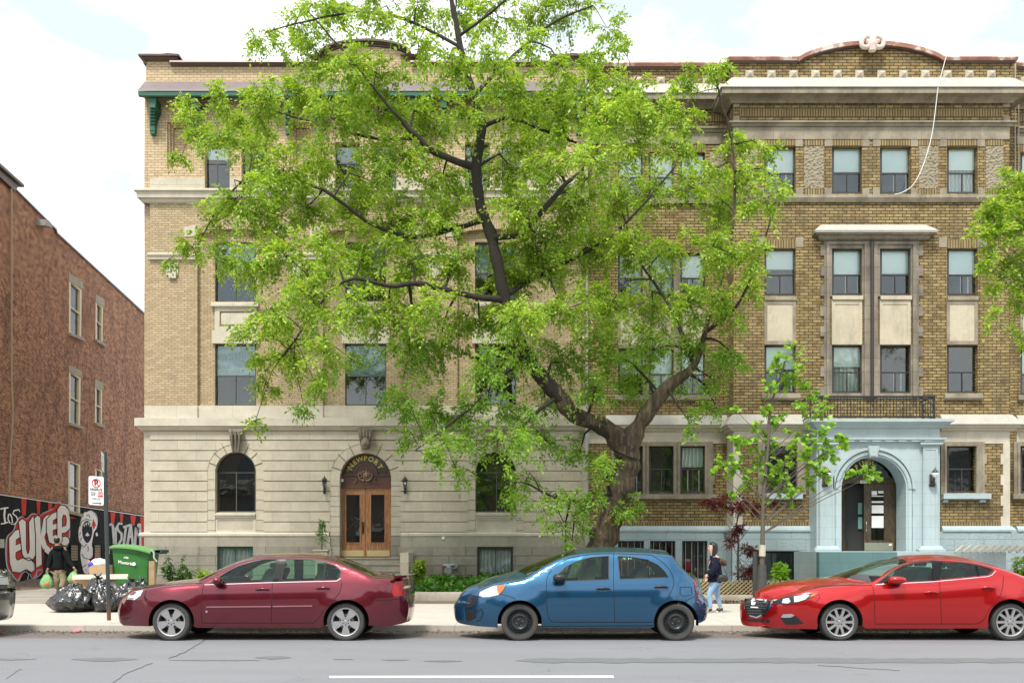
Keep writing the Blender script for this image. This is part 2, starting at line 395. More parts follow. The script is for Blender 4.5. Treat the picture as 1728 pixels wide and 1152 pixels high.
M_FRAME = plain('dark_brown_frame', (0.05, 0.045, 0.04), 0.45, 0, 0.2)
M_FRAME_N = plain('dark_green_grey_frame', (0.075, 0.085, 0.08), 0.45, 0, 0.2)
M_FRAME_W = plain('white_frame', (0.7, 0.7, 0.66), 0.5)
M_BEIGEFRAME = plain('beige_painted_frame', (0.70, 0.60, 0.40), 0.5, 0, 0.12)
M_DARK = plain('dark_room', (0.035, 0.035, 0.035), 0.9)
M_ROOM = plain('dim_interior_wall', (0.09, 0.105, 0.10), 0.9)
M_CURTAIN = plain('light_blind', (0.88, 0.90, 0.88), 0.8, 0, 0.05)
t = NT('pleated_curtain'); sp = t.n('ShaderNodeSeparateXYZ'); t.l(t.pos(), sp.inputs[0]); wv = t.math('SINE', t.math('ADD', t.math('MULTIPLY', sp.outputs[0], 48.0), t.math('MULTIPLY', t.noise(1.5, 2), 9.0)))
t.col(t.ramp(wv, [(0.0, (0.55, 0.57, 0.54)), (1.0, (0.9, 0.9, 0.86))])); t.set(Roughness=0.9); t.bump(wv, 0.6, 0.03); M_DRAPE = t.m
t = NT('teal_net_curtain'); sp = t.n('ShaderNodeSeparateXYZ'); t.l(t.pos(), sp.inputs[0]); wv = t.math('SINE', t.math('ADD', t.math('MULTIPLY', sp.outputs[0], 60.0), t.math('MULTIPLY', t.noise(1.5, 3), 30.0)))  # streaked colour imitates the teal-blue reflections in the panes
t.col(t.mixc(t.ramp(t.noise(1.3, 4, .6, sz=2.0), [(.4, 0.0), (.6, 1.0)]), t.ramp(wv, [(0.0, (0.16, 0.24, 0.26)), (1.0, (0.24, 0.35, 0.38))]), (0.5, 0.62, 0.66))); t.set(Roughness=0.9); M_TEALREFL = t.m
G_WIN = glass('window_glass', (0.95, 1.0, 0.99), 0.02, 1.0, 0.05)
G_DARK = glass('dark_window_glass', (0.66, 0.86, 0.86), 0.10, 0.7, 0.05)
G_CAR = glass('car_glass', (0.80, 0.96, 0.88), -0.022, 0.96, 0.0)
G_WSHIELD = glass('windscreen_glass', (0.72, 0.88, 0.80), 0.06, 0.9, 0.0)
M_BLACK = plain('black_plastic', (0.02, 0.021, 0.022), 0.45, 0, 0.15)
M_SEAM = plain('panel_gap_black', (0.008, 0.008, 0.008), 0.8)
M_UNDER = plain('black_underbody', (0.012, 0.012, 0.012), 0.9)
M_CHROME = plain('chrome', (0.8, 0.8, 0.8), 0.12, 1.0, 0.02)
M_RIM = plain('silver_alloy', (0.62, 0.62, 0.62), 0.3, 0.85, 0.08)
M_STEELRIM = plain('black_steel_rim', (0.03, 0.033, 0.035), 0.4, 0.3, 0.2)
M_TYRE = plain('dusty_rubber', (0.055, 0.053, 0.05), 0.85, 0, 0.25, 12, 0.3, 60)
M_WHITE = plain('white_paint', (0.8, 0.8, 0.78), 0.5, 0, 0.04)
M_LENS = NT('clear_lamp_lens').set(Roughness=0.08, Metallic=0.7); MATS['clear_lamp_lens'].node_tree.nodes['Principled BSDF'].inputs['Base Color'].default_value = (0.75, 0.77, 0.78, 1)
M_REDLENS = plain('red_lamp_lens', (0.42, 0.008, 0.006), 0.3, 0, 0.5, 30)
M_PILLAR = plain('gloss_black_pillar', (0.006, 0.007, 0.008), 0.25, 0, 0.1, spec=0.25)
M_AMBER = plain('amber_lens', (0.75, 0.16, 0.02), 0.15, 0, 0.1, coat=1)

# ================================================================ ground, road, pavement
def sheet(name, x0, x1, y0, y1, z, mat, kind='structure'):
    m = MB().box(x0, x1, y0, y1, z - 0.3, z); return tag(m.build(name, mat), kind=kind)
t = NT('cracked_asphalt'); f1 = t.noise(1.1, 6, 0.6, sx=0.35); f2 = t.noise(70, 3, 0.8)
c = t.mixc(f1, (0.20, 0.205, 0.22), (0.27, 0.275, 0.29)); c = t.mixc(0.55, c, t.ramp(f2, [(0.3, 0.42), (0.7, 1.0)]), 'MULTIPLY')
sp = t.n('ShaderNodeSeparateXYZ'); t.l(t.pos(), sp.inputs[0])
gut = t.math('MULTIPLY', t.ramp(t.math('SUBTRACT', sp.outputs[1], 15.9), [(0.0, 0.0), (0.35, 0.9)]), t.ramp(t.noise(6, 5, 0.7), [(0.3, 0.4), (0.6, 1.0)]))
c = t.mixc(gut, c, (0.13, 0.10, 0.075))
vo = t.n('ShaderNodeTexVoronoi', feature='DISTANCE_TO_EDGE', Scale=0.42)
wob = t.n('ShaderNodeVectorMath', operation='ADD'); nn = t.n('ShaderNodeTexNoise', Scale=2.2, Detail=5); t.l(t.pos(), nn.inputs['Vector'])
sc_ = t.n('ShaderNodeVectorMath', operation='SCALE'); sc_.inputs['Scale'].default_value = 0.9; t.l(nn.outputs['Color'], sc_.inputs[0])
t.l(t.pos(), wob.inputs[0]); t.l(sc_.outputs[0], wob.inputs[1]); t.l(wob.outputs[0], vo.inputs['Vector'])
crk = t.math('MULTIPLY', t.ramp(vo.outputs['Distance'], [(0.0, 0.8), (0.004, 0.0)]), t.ramp(t.noise(0.8, 2), [(0.5, 0.0), (0.56, 0.8)]))
c = t.mixc(crk, c, (0.06, 0.06, 0.06)); t.col(c); t.set(Roughness=0.85); t.bump(f2, 0.35, 0.006); M_ASPH = t.m
t = NT('pale_concrete'); f1 = t.noise(1.3, 6, 0.65); c = t.mixc(f1, (0.42, 0.385, 0.33), (0.60, 0.56, 0.49)); c = t.mixc(0.4, c, t.ramp(t.noise(40, 4, 0.8), [(0.25, 0.6), (0.75, 1.0)]), 'MULTIPLY')
c = t.mixc(t.ramp(t.noise(3.5, 7, 0.75), [(0.58, 0.0), (0.68, 0.5)]), c, (0.25, 0.22, 0.18))
sp = t.n('ShaderNodeSeparateXYZ'); t.l(t.pos(), sp.inputs[0]); jx = t.math('FRACT', t.math('DIVIDE', t.math('ADD', sp.outputs[0], 101.45), 1.62))
jy = t.math('FRACT', t.math('DIVIDE', t.math('SUBTRACT', sp.outputs[1], 17.62), 1.75))
jj = t.math('MAXIMUM', t.ramp(jx, [(0.0, 1.0), (0.013, 0.0)]), t.ramp(jy, [(0.0, 1.0), (0.012, 0.0)]))
t.col(t.mixc(t.math('MULTIPLY', jj, 0.65), c, (0.12, 0.11, 0.09))); t.set(Roughness=0.9); t.bump(t.noise(60, 4), 0.3, 0.006); M_CONC = t.m
t = NT('garden_soil'); f = t.noise(14, 6, 0.75); t.col(t.ramp(f, [(0.3, (0.07, 0.05, 0.035)), (0.6, (0.20, 0.15, 0.10)), (0.72, (0.34, 0.26, 0.17))])); t.set(Roughness=0.95); t.bump(f, 0.9, 0.04); M_SOIL = t.m
t = NT('dirty_alley_asphalt'); f = t.noise(0.9, 6, 0.65, sx=0.4); t.col(t.ramp(f, [(0.35, (0.16, 0.14, 0.12)), (0.5, (0.33, 0.30, 0.26)), (0.65, (0.24, 0.22, 0.19))])); t.set(Roughness=0.9); t.bump(t.noise(25, 5, 0.7), 0.4, 0.02); M_ALLEY = t.m
M_PATCH = plain('fresh_tar_patch', (0.14, 0.15, 0.15), 0.8, 0, 0.2, 3, 0.2)
M_LINE = NT('worn_road_line'); f = M_LINE.noise(9, 5, 0.75); M_LINE.col(M_LINE.ramp(f, [(0.33, 0.4), (0.42, 0.82)])); M_LINE = M_LINE.set(Roughness=0.7)

GZ = 0.10
sheet('ground', -900, 900, -600, 1500, -0.02, M_ALLEY)
sheet('road', -140, 140, 1.5, 17.45, 0.0, M_ASPH)
sheet('kerb', -140, 140, 17.45, 17.62, GZ + 0.006, M_CONC)
sheet('pavement', -140, 140, 17.62, 24.6, GZ, M_CONC)
sheet('alley', -60, -11.72, 24.6, 90, 0.09, M_ALLEY)
sheet('garden_bed', -11.72, 140, 24.6, 33.6, 0.085, M_SOIL)
def road_decal(name, polys, mat, z=0.004):
    m = MB()
    for poly in polys:
        V, T, _ = triangulate([poly]); pts = []
        for px, py in V:
            Y = EYE * F / (py - HZ); pts.append((((px - CX) * Y / F), Y, z))
        m.add(pts, [tuple(int(i) for i in t_) for t_ in T])
    o = m.build(name, mat)
    for p in o.data.polygons:
        if p.normal.z < 0: p.flip()
    return tag(o, kind='structure')
road_decal('road_line', [[(555, 1140.2), (1035, 1139.6), (1036, 1143), (556, 1143.6)]], M_LINE)
def wob_band(x0, x1, yc, h, seed, step=22, taper=40):
    r = random.Random(seed); n = int((x1 - x0) / step); up, dn = [], []
    for i in range(n + 1):
        x = x0 + (x1 - x0) * i / n; k = min(1, (x - x0 + 4) / taper, (x1 - x + 4) / taper)
        up.append((x, yc - h * 0.5 * k * r.uniform(0.75, 1.25))); dn.append((x, yc + h * 0.5 * k * r.uniform(0.75, 1.25)))
    return up + dn[::-1]
road_decal('road_patch', [wob_band(870, 1960, 1114, 8, 1), wob_band(715, 780, 1115, 5, 2), wob_band(430, 492, 1109, 8, 3, 8), wob_band(562, 596, 1112, 3, 4, 8), wob_band(645, 690, 1113, 4, 5, 8),
                          wob_band(120, 232, 1112, 6, 6, 14), wob_band(284, 440, 1113.5, 2, 8, 10), wob_band(-30, 60, 1112, 3, 10, 10)], M_PATCH)
def crack(pts, w=1.0):
    pts = [(a + random.uniform(-2, 2), b + random.uniform(-.8, .8)) for a, b in dense(pts, 9)]; L_, R_ = ribbon(pts, w); return [tuple(p) for p in L_] + [tuple(p) for p in R_][::-1]
road_decal('road_crack', [crack([(348, 1078), (318, 1098), (283, 1111)]), crack([(256, 1119), (215, 1135), (190, 1152)], .8), crack([(35, 1128), (8, 1146)], .6), crack([(1380, 1122), (1520, 1131)], .5)], plain('crack_shadow', (.075, .075, .075), .9))  # cracks drawn in plain dark grey

# ================================================================ facade helpers
def zpx(py, Y): return EYE + (HZ - py) * Y / F
def xpx(px, Y): return (px - CX) * Y / F
def cornice(m, Y, prof, x0, x1, mi=0, retL=0.0, retR=0.0):
    """moulding swept along a front wall at depth Y between pixel columns; prof = [(projection m, photo row)]"""
    pr = [(o, zpx(py, Y - o)) for o, py in prof]; a, b = xpx(x0, Y), xpx(x1, Y)
    path = []
    if retL: path.append((a, Y + retL, 0, -1, 0))
    path.append((a, Y, 0, -1 if retL else 0, -1)); path.append((b, Y, 0, 1 if retR else 0, -1))
    if retR: path.append((b, Y + retR, 0, 1, 0))
    m.sweep([(o, z) for o, z in pr], path, mi)
def window(parent, x0, y0, x1, y1, Y, mat=M_FRAME, split=None, vsplit=(0.5,), top_v=(), blind=None, gl=G_WIN, reveal=0.16, fw=2.2, bl_mat=M_CURTAIN, arch=None, drape=False, white=None, label=None):
    """a sash window set `reveal` metres behind the wall face Y; split = row of the meeting rail"""
    Yf = Y + reveal; outer = rect(x0 - 0.8, y0 - 0.8, x1 + 0.8, y1 + 0.8)
    if arch: r_, cy = arch; outer = [(x1 + .8, y1 + .8)] + arc((x0 + x1) / 2, cy, r_ + .8, 0, 180, 24) + [(x0 - .8, y1 + .8)]
    holes = []
    s = split if split else None
    def cells(ya, yb, vs_):
        xs = [x0 + fw] + [x0 + (x1 - x0) * v_ for v_ in vs_] + [x1 - fw]
        for i in range(len(xs) - 1):
            a = xs[i] + (0.7 if i else 0); b = xs[i + 1] - (0.7 if i < len(xs) - 2 else 0); holes.append(rect(a, ya, b, yb))
    if arch:
        r_, cy = arch; holes.append(arc((x0 + x1) / 2, cy, r_ - fw, 0, 180, 24)); cells(s + 1.2, y1 - fw, vsplit)
        if s > cy + 2: holes[0] = holes[0] + [(x0 + fw, s - 1), (x1 - fw, s - 1)]
    elif s: cells(y0 + fw, s - 1.0, top_v); cells(s + 1.0, y1 - fw, vsplit)
    else: cells(y0 + fw, y1 - fw, vsplit)
    o = MB().prism([outer], holes, Yf, 0.07).build('window', mat, parent)
    if label: o['label'] = label
    MB().prism([[((x - (x0 + x1) / 2) * 0.99 + (x0 + x1) / 2, (y - (y0 + y1) / 2) * 0.99 + (y0 + y1) / 2) for x, y in outer]], [], Yf + 0.03, 0.006).build('pane', gl, o)
    if white:
        m = MB()
        for v_ in white:
            xx = x0 + (x1 - x0) * v_; m.pbox(xx - 0.8, (s or y0) + 2, xx + 0.8, y1 - fw, Yf + 0.06, 0.03)
        m.build('inner_sash', M_FRAME_W, o)
    if blind:
        ya, yb = blind; MB().pbox(x0 + 1, ya, x1 - 1, yb, Yf + 0.09, 0.012).build('blind', bl_mat, o)
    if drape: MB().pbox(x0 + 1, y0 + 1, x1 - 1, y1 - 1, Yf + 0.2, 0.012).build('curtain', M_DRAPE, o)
    return o

# ================================================================ cream limestone and tan brick building (left)
def opp():  # out-of-view row, added to give windows and cars something to reflect
    o = thing('apartment_row', 'brick apartment row across the street, seen only reflected in windows and cars', 'building', (0, -15, 0)); m = MB(); p = MB(); tr = MB(); r = random.Random(8)
    x = -75
    while x < 75:
        w = r.uniform(7, 9); h = r.uniform(8.2, 10.5); m.box(x, x + w - .02, -27, -15, 0, h)
        for fl in range(3):
            for k in range(3): cx = x + w * (k + .5) / 3; p.box(cx - .55, cx + .55, -15.0, -14.96, 1.1 + 3 * fl, 2.9 + 3 * fl); tr.box(cx - .75, cx + .75, -14.99, -14.9, .9 + 3 * fl, 1.08 + 3 * fl)
            if fl: tr.box(x + .8, x + w - .8, -14.98, -13.6, 3 * fl + .3, 3 * fl + .45)
        tr.box(x + .05, x + w - .05, -15, -14.7, h - .5, h - .1); x += w
    m.build('wall', plain('grey_brown_brick', (.16, .125, .10), .9), o); p.build('panes', plain('dull_pane', (.06, .07, .08), .2), o); tr.build('trim', plain('pale_trim', (.55, .55, .52), .7), o)
opp()
N = thing('apartment_building', 'pale tan brick apartment building with banded stone ground floor and NEWPORT above the doors', 'building', (xpx(617, 33), 33, GZ))
Y0 = 33.0
def mb(name, mat, fn, parent=None, **kw):
    m = MB(); fn(m); return m.split(name, mat, parent or N, **kw)
bays = [(333, 462), (545, 689), (772, 901)]
bayc = [397.5, 617, 836.5]
def win_rect(c, y0, y1, w=70): return rect(c - w / 2, y0, c + w / 2, y1)
def stack_holes(y0, y1):
    hs = []
    for c in bayc: hs.append(win_rect(c, y0, y1))
    return hs
# hull that keeps the rooms dark
def hull(m, x0, x1, Y, zt, back=12):
    a, b = xpx(x0, Y), xpx(x1, Y)
    m.box(a, a + .3, Y + .36, Y + back, 0, zt).box(b - .3, b, Y + .36, Y + back, 0, zt).box(a, b, Y + back, Y + back + .3, 0, zt).box(a + .31, b - .31, Y + .36, Y + back - .01, zt - .3, zt - .01)
mb('side_wall', M_TANBRICK, lambda m: hull(m, 243.5, 989.5, Y0, zpx(150, Y0)))
def f(m):
    for y in (322, 520, 700, 905): m.box(xpx(246, Y0), xpx(986, Y0), Y0 + .42, Y0 + 3, zpx(y, Y0), zpx(y, Y0) + .12)
    m.box(xpx(246, Y0), xpx(986, Y0), Y0 + 2.6, Y0 + 2.7, 0, zpx(170, Y0))
mb('interior_wall', M_ROOM, f)
# --- stone ground floor
def arch_shape(c, r, cy, yb, n=28): return [(c + r, yb)] + arc(c, cy, r, 0, 180, n) + [(c - r, yb)]
low_open = [arch_shape(397.5, 34.5, 796.5, 864), arch_shape(836.5, 34.5, 796.5, 864), arch_shape(616.5, 43.5, 807.5, 941)]
sur_out = [arch_shape(397.5, 47.5, 796.5, 899), arch_shape(836.5, 47.5, 796.5, 899), arch_shape(616.5, 59.5, 807.5, 903)]
def f(m):
    m.prism([rect(243, 722, 990, 905)], low_open, Y0, 0.36)
    ys = [727] + [742.5 + 17.2 * k for k in range(10)]
    for i in range(10):
        m.prism([rect(253, ys[i] + 0.75, 981, ys[i + 1] - 0.75)], sur_out, Y0 - 0.06, 0.1)
    for o_, s_ in zip(low_open, sur_out):
        o2 = o_; c = sum(p[0] for p in o_) / len(o_)
        m.prism([s_], [[(x, y if y < 860 or c > 600 and c < 640 else 910) for x, y in o_]], Y0 - 0.045, 0.1)
                                             # voussoir joints on the arch surrounds
    for c, ri, ro, cy in ((397.5, 34.5, 47.5, 796.5), (836.5, 34.5, 47.5, 796.5), (616.5, 43.5, 59.5, 807.5)):
        for a in (20, 42, 64, 116, 138, 160):
            p0 = (c + ri * math.cos(R(a)), cy - ri * math.sin(R(a))); p1 = (c + (ro + (3 if a in (42, 138) else 7 if a in (64, 116) else 0)) * math.cos(R(a)), cy - (ro + (3 if a in (42, 138) else 7 if a in (64, 116) else 0)) * math.sin(R(a)))
            L_, R_ = ribbon([p0, p1], 0.8); m.prism([[tuple(L_[0]), tuple(L_[1]), tuple(R_[1]), tuple(R_[0])]], [], Y0 - 0.063, 0.02, 1)
        for k in range(6):
            y = cy + 12 + 17.2 * k
            if y > 895: break
            for s in (-1, 1): m.pbox(min(c + s * ri, c + s * ro), y - .4, max(c + s * ri, c + s * ro), y + .4, Y0 - 0.048, 0.02, 1)
mb('stone_wall', [M_CREAM, plain('shadowed_mortar', (0.13, 0.10, 0.075), 0.9)], f)  # second material is the dark mortar of the surround joints
def f(m):
    for c in (397.5, 836.5):
        cornice(m, Y0, [(0, 866), (.10, 866), (.10, 869), (.06, 871), (.06, 873), (0, 873)], c - 34, c + 34)
        m.prism([rect(c - 34, 873, c + 34, 899)], [rect(c - 30.5, 877, c + 30.5, 894)], Y0 - 0.02, 0.1)
    cornice(m, Y0, [(0, 897.5), (.09, 898), (.13, 900), (.13, 903.5), (.1, 905.5), (0, 905.5)], 243, 556, retL=.3); cornice(m, Y0, [(0, 897.5), (.09, 898), (.13, 900), (.13, 903.5), (.1, 905.5), (0, 905.5)], 677, 990)
mb('stone_trim', M_CREAM2, f)
bw_l, bw_r = rect(366, 921, 427, 977), rect(805, 922, 866, 977)
mb('plinth', M_SMOOTHGREY, lambda m: (m.prism([rect(243, 905.5, 557, 921.4)], [], Y0 - .1, .4), m.prism([rect(676, 905.5, 990, 921.4)], [], Y0 - .1, .4)))
mb('rough_base', M_GREYBLOCK, lambda m: (m.prism([rect(243, 921.4, 559, 1003)], [bw_l], Y0 - .11, .42), m.prism([rect(675, 921.4, 990, 1003)], [bw_r], Y0 - .11, .42), m.prism([rect(556, 903, 573, 1003), rect(660, 903, 677, 1003)], [], Y0 - .045, .44)))
# basement windows
for i, r_ in enumerate((bw_l, bw_r)):
    x0, y0, x1, y1 = r_[0][0], r_[0][1], r_[2][0], r_[2][1]
    window(N, x0, y0, x1, y1, Y0 - .11, mat=M_GREEN if i == 0 else M_FRAME, reveal=.12, fw=4.5, drape=True, gl=G_WIN)
# ground-floor arched windows
for c in (397.5, 836.5):
    window(N, c - 34.5, 762, c + 34.5, 864, Y0, mat=M_FRAME_N, split=796.5, vsplit=(.52,), gl=G_DARK, reveal=.2, arch=(34.5, 796.5), fw=2.0)
# keystones
def scroll(m, c, y0, y1, w0, w1, Y, d0, d1, n=8):
    """tapering S-scroll console drawn from row y0 to y1"""
    ex, prev = None, None; vs_, fs = [], []
    for i in range(n + 1):
        t_ = i / n; y = y0 + (y1 - y0) * t_; w = w0 + (w1 - w0) * t_; d = d0 + (d1 - d0) * t_ + 0.05 * math.sin(t_ * math.pi * 2)
        for s in (-1, -.6, -.55, .55, .6, 1):
            dd = d * (1.0 if abs(s) > .57 else .78); p = W(c + s * w / 2, y, Y - dd); vs_.append((p.x, Y - dd, p.z))
        a = W(c - w / 2, y, Y); b = W(c + w / 2, y, Y); vs_ += [(b.x, Y, b.z), (a.x, Y, a.z)]
    for i in range(n):
        for k in range(8): a = i * 8 + k; b = i * 8 + (k + 1) % 8; fs.append((a, b, b + 8, a + 8))
    fs += [tuple(range(8)), tuple(range(n * 8 + 7, n * 8 - 1, -1))]; m.add(vs_, fs)
def f(m):
    for c in (397.5, 836.5):
        scroll(m, c, 723, 763, 24, 12, Y0 - .06, .30, .12)
        for s in (-.28, 0, .28): m.tube([W(c + s * 26, 727, Y0 - .40), W(c + s * 22, 742, Y0 - .34), W(c + s * 17, 761, Y0 - .2)], [.045, .035, .025], 6)
mb('keystone', M_DARKSTONE, f)
def f(m):
    scroll(m, 616.5, 723, 757, 25, 15, Y0 - .06, .34, .2)
    for s in (-.3, -.1, .1, .3): m.tube([W(616.5 + s * 26, 724, Y0 - .44), W(616.5 + s * 25, 735, Y0 - .42), W(616.5 + s * 22, 742, Y0 - .38)], [.05, .05, .03], 6)
    hd = bmesh.new(); bmesh.ops.create_icosphere(hd, subdivisions=3, radius=1.0)       # carved head with mane
    ctr = W(616.5, 748, Y0 - .38)
    for v in hd.verts:
        p = v.co; k = 1 + .10 * math.sin(9 * math.atan2(p.x, p.z)) * (1 - max(0, -p.y)) ; q = Vector((p.x * .15 * k, p.y * .16, p.z * .2 * k))
        if p.z < -.2: q.x *= 1 - (-.2 - p.z) * .6
        if p.y < -.5: q.y -= .05 * math.exp(-(p.x / .2) ** 2 - ((p.z + .05) / .3) ** 2); q.y += .04 * math.exp(-((abs(p.x) - .38) / .16) ** 2 - ((p.z - .2) / .14) ** 2); q.y += .03 * math.exp(-(p.x / .4) ** 2 - ((p.z + .5) / .09) ** 2)
        v.co = ctr + q
    m.add([v.co for v in hd.verts], [[v.index for v in f_.verts] for f_ in hd.faces]); hd.free()
mb('carved_keystone', M_DARKSTONE, f)
# belt above ground floor
mb('belt_course', M_CREAM2, lambda m: (cornice(m, Y0, [(0, 704.5), (.24, 705), (.24, 718), (.16, 719.5), (.12, 724), (.05, 727), (0, 727)], 243.5, 989, retL=.4), m.prism([rect(253, 684, 333, 705), rect(462, 684, 545, 705), rect(689, 684, 772, 705), rect(901, 684, 981, 705)], [], Y0 - .05, .1), m.prism([rect(333, 684, 462, 705), rect(545, 684, 689, 705), rect(772, 684, 901, 705), rect(243.5, 684, 253, 705), rect(981, 684, 989.5, 705)], [], Y0 + .02, .2)))
# --- second and third floors
bay_polys = []
for a, b in bays:
    c = (a + b) / 2; w = (b - a) / 2; bay_polys.append([(b, 684.4), (b, 398)] + [(c + w * math.cos(R(t_)), 398 - 12 * math.sin(R(t_))) for t_ in range(10, 171, 8)] + [(a, 398), (a, 684.4)])
wins23 = []
for c in bayc: wins23 += [rect(c - 35, 408, c + 35, 509), rect(c - 35, 580, c + 35, 684.2)]
def f(m):
    m.prism([rect(253, 338, 981, 684)], bay_polys, Y0, .15); m.prism([rect(243.5, 338, 989.5, 684.2)], wins23, Y0 + .151, .25)
mb('brick_wall', M_TANBRICK, f)
def f(m):
    for a, b in bays:
        c = (a + b) / 2; w = (b - a) / 2; up = [(c + (w + 1) * math.cos(R(t_)), 386 - 13 * math.sin(R(t_))) for t_ in range(8, 173, 8)]; dn = [(c + w * math.cos(R(t_)), 398 - 12 * math.sin(R(t_))) for t_ in range(172, 7, -8)]
        m.prism([up + dn], [], Y0 - .012, .05)
mb('brick_arch', M_ARCHBRICK, f)
def f(m):
    for a, b in bays: m.prism([[(a - 22, 383), (a - 4, 379), (a, 386), (a, 399), (a - 22, 399)], [(b + 22, 383), (b + 4, 379), (b, 386), (b, 399), (b + 22, 399)]], [], Y0 - .025, .06)
    for a, b in ((250, 331), (463, 544), (690, 771), (903, 984)):
        cornice(m, Y0, [(0, 426), (.14, 427), (.14, 430), (.09, 432), (.09, 437), (.03, 439), (0, 439)], a, b)
        c = (a + b) / 2; m.prism([rect(c - 10, 443, c - 6, 464), rect(c + 6, 443, c + 10, 464)], [], Y0 - .05, .06); m.prism([rect(c - 6, 443, c + 6, 469)], [], Y0 - .09, .1)
    for c in bayc:
        cornice(m, Y0 + .15, [(0, 510), (.14, 511), (.14, 516), (.1, 518), (0, 518)], c - 40, c + 40)
        m.prism([rect(c - 35, 518, c + 35, 557)], [rect(c - 27, 525, c + 27, 550)], Y0 + .1, .1); m.prism([rect(c - 24, 528, c + 24, 547)], [], Y0 + .12, .06)
        m.prism([rect(c - 40, 557, c + 40, 579)], [], Y0 + .06, .12)
mb('stone_dressing', M_CREAM2, f)
for i, c in enumerate(bayc):
    window(N, c - 35, 408, c + 35, 509, Y0 + .15, mat=M_FRAME_N, split=461, reveal=.14, blind=(409, 460), bl_mat=M_TEALREFL)  # upper sash blinds carry the painted reflections
    window(N, c - 35, 580, c + 35, 684, Y0 + .15, mat=M_FRAME_N, split=634, reveal=.14, blind=(581, 634) if i != 2 else None, bl_mat=M_TEALREFL, drape=False, white=(.3, .92) if i == 2 else None)
# belt under the top floor
mb('upper_cornice', M_CREAM2, lambda m: cornice(m, Y0, [(0, 317.5), (.26, 318.5), (.26, 321), (.20, 323), (.18, 333), (.1, 335), (.08, 340), (.03, 343), (0, 343)], 243.5, 989.5, retL=.5))
# --- top floor
pairs = [(376 - 10, 418 + 10)]
top_w = []
for c in bayc:
    for s in (-31, 31): top_w.append((c + s - 21, c + s + 21))
rec = [(282, 326), (461, 505), (508, 548), (686, 726), (729, 773), (908, 952)]
rec = [(282, 326), (489, 533), (701, 745), (908, 952)]
def f(m):
    m.prism([rect(243.5, 150, 989.5, 319)], [rect(a, 240, b, 318) for a, b in top_w] + [rect(a, 206, b, 285) for a, b in rec], Y0, .36)
    for a, b in rec:
        m.prism([rect(a - .5, 205.5, b + .5, 285.5)], [rect(a + 5, 211, b - 5, 280)], Y0 + .10, .1)
        m.prism([rect(a - .5, 205.5, b + .5, 285.5)], [rect(a + 10, 216, b - 10, 275)], Y0 + .20, .1); m.prism([rect(a - .5, 205.5, b + .5, 285.5)], [], Y0 + .30, .1)
mb('brick_wall', M_PEACHBRICK, f)
mb('stone_band', M_CREAM, lambda m: m.prism([rect(253, 300, 981, 317.5)], [rect(a, 240, b, 319) for a, b in top_w], Y0 - .02, .05))
for a, b in top_w: window(N, a, 240, b, 318, Y0, mat=M_FRAME_N, split=276, reveal=.2, fw=1.6, gl=G_DARK if a > 400 else G_WIN, blind=(241, 270) if int(a) % 2 else None)
# --- green eave on brackets with a mauve metal roof
def f(m): cornice(m, Y0, [(0, 138), (.03, 138), (.60, 151), (.62, 153), (.62, 154), (0, 154)], 244.5, 987)
mb('eave_roof', M_MAUVE, f)
def f(m):
    cornice(m, Y0, [(.0, 154.5), (.60, 154.2), (.60, 161.5), (.55, 162), (.53, 164), (0, 166)], 244.5, 987)
    for c in (257, 328, 486, 536, 698, 748, 905, 977):
        m.prism([rect(c - 6, 165, c + 6, 176)], [], Y0 - .48, .48)
        for k in range(9):
            t_ = k / 8; d = .44 * (1 - t_) ** 1.7 + .13 + (.05 if t_ > .85 else 0); m.prism([rect(c - 5 + t_, 176 + 44 * t_ * .97, c + 5 - t_, 176 + 44 * (t_ + .13))], [], Y0 - d, d)
mb('eave_bracket', M_GREEN, f)
# --- parapet
cc = 616.5
def ped(y0, w, h, n=20): return [(cc + w * math.cos(R(a)), y0 - h * math.sin(R(a)) ** .9) for a in np.linspace(0, 180, n)]
def f(m):
    m.prism([[(247, 108), (247, 100), (297, 100), (297, 112), (538, 112), (538, 98)] + [(cc + 74 * math.cos(R(a)), 99 - 20 * math.sin(R(a))) for a in np.linspace(180, 0, 24)] + [(695, 98), (695, 112), (940, 112), (940, 100), (986, 100), (986, 108), (988, 108), (988, 150), (245, 150)]], [], Y0, .4)
mb('parapet', M_PEACHBRICK, f)
def f(m):
    for a, b in ((289, 540), (693, 942)): cornice(m, Y0, [(-.4, 102), (.16, 102), (.18, 105), (.12, 106.5), (.1, 109.5), (.04, 112), (0, 112), (-.4, 112)], a, b)
    for a, b in ((247, 295), (938, 986)): cornice(m, Y0 - .02, [(-.45, 91), (.2, 91), (.2, 94), (.12, 97), (.1, 100), (.03, 103), (-.45, 103)], a, b, retL=.4, retR=.4)
    m.box(xpx(243, Y0), xpx(247, Y0), Y0 - .05, Y0 + .5, zpx(109, Y0), zpx(107, Y0))
    for k, (o_, dy0, dy1) in enumerate(((.2, -12, -8.5), (.13, -8.5, -4.5), (.07, -4.5, 0))):
        top = [(cc + (75 - dy0 * .2) * math.cos(R(a)), 96 + dy0 * .6 - (19 - dy0 * .4) * math.sin(R(a))) for a in np.linspace(180, 0, 28)]; bot = [(cc + (75 - dy1 * .2) * math.cos(R(a)), 96 + dy1 * .6 - (19 - dy1 * .4) * math.sin(R(a))) for a in np.linspace(0, 180, 28)]
        m.prism([top + bot], [], Y0 - o_, .45 + o_)
    for a, b in ((530, 548), (684, 703)): cornice(m, Y0 - .03, [(-.4, 92), (.16, 92), (.1, 97), (.02, 101), (-.4, 101)], a, b, retL=.3, retR=.3)
mb('coping', M_BROWNMETAL, f)
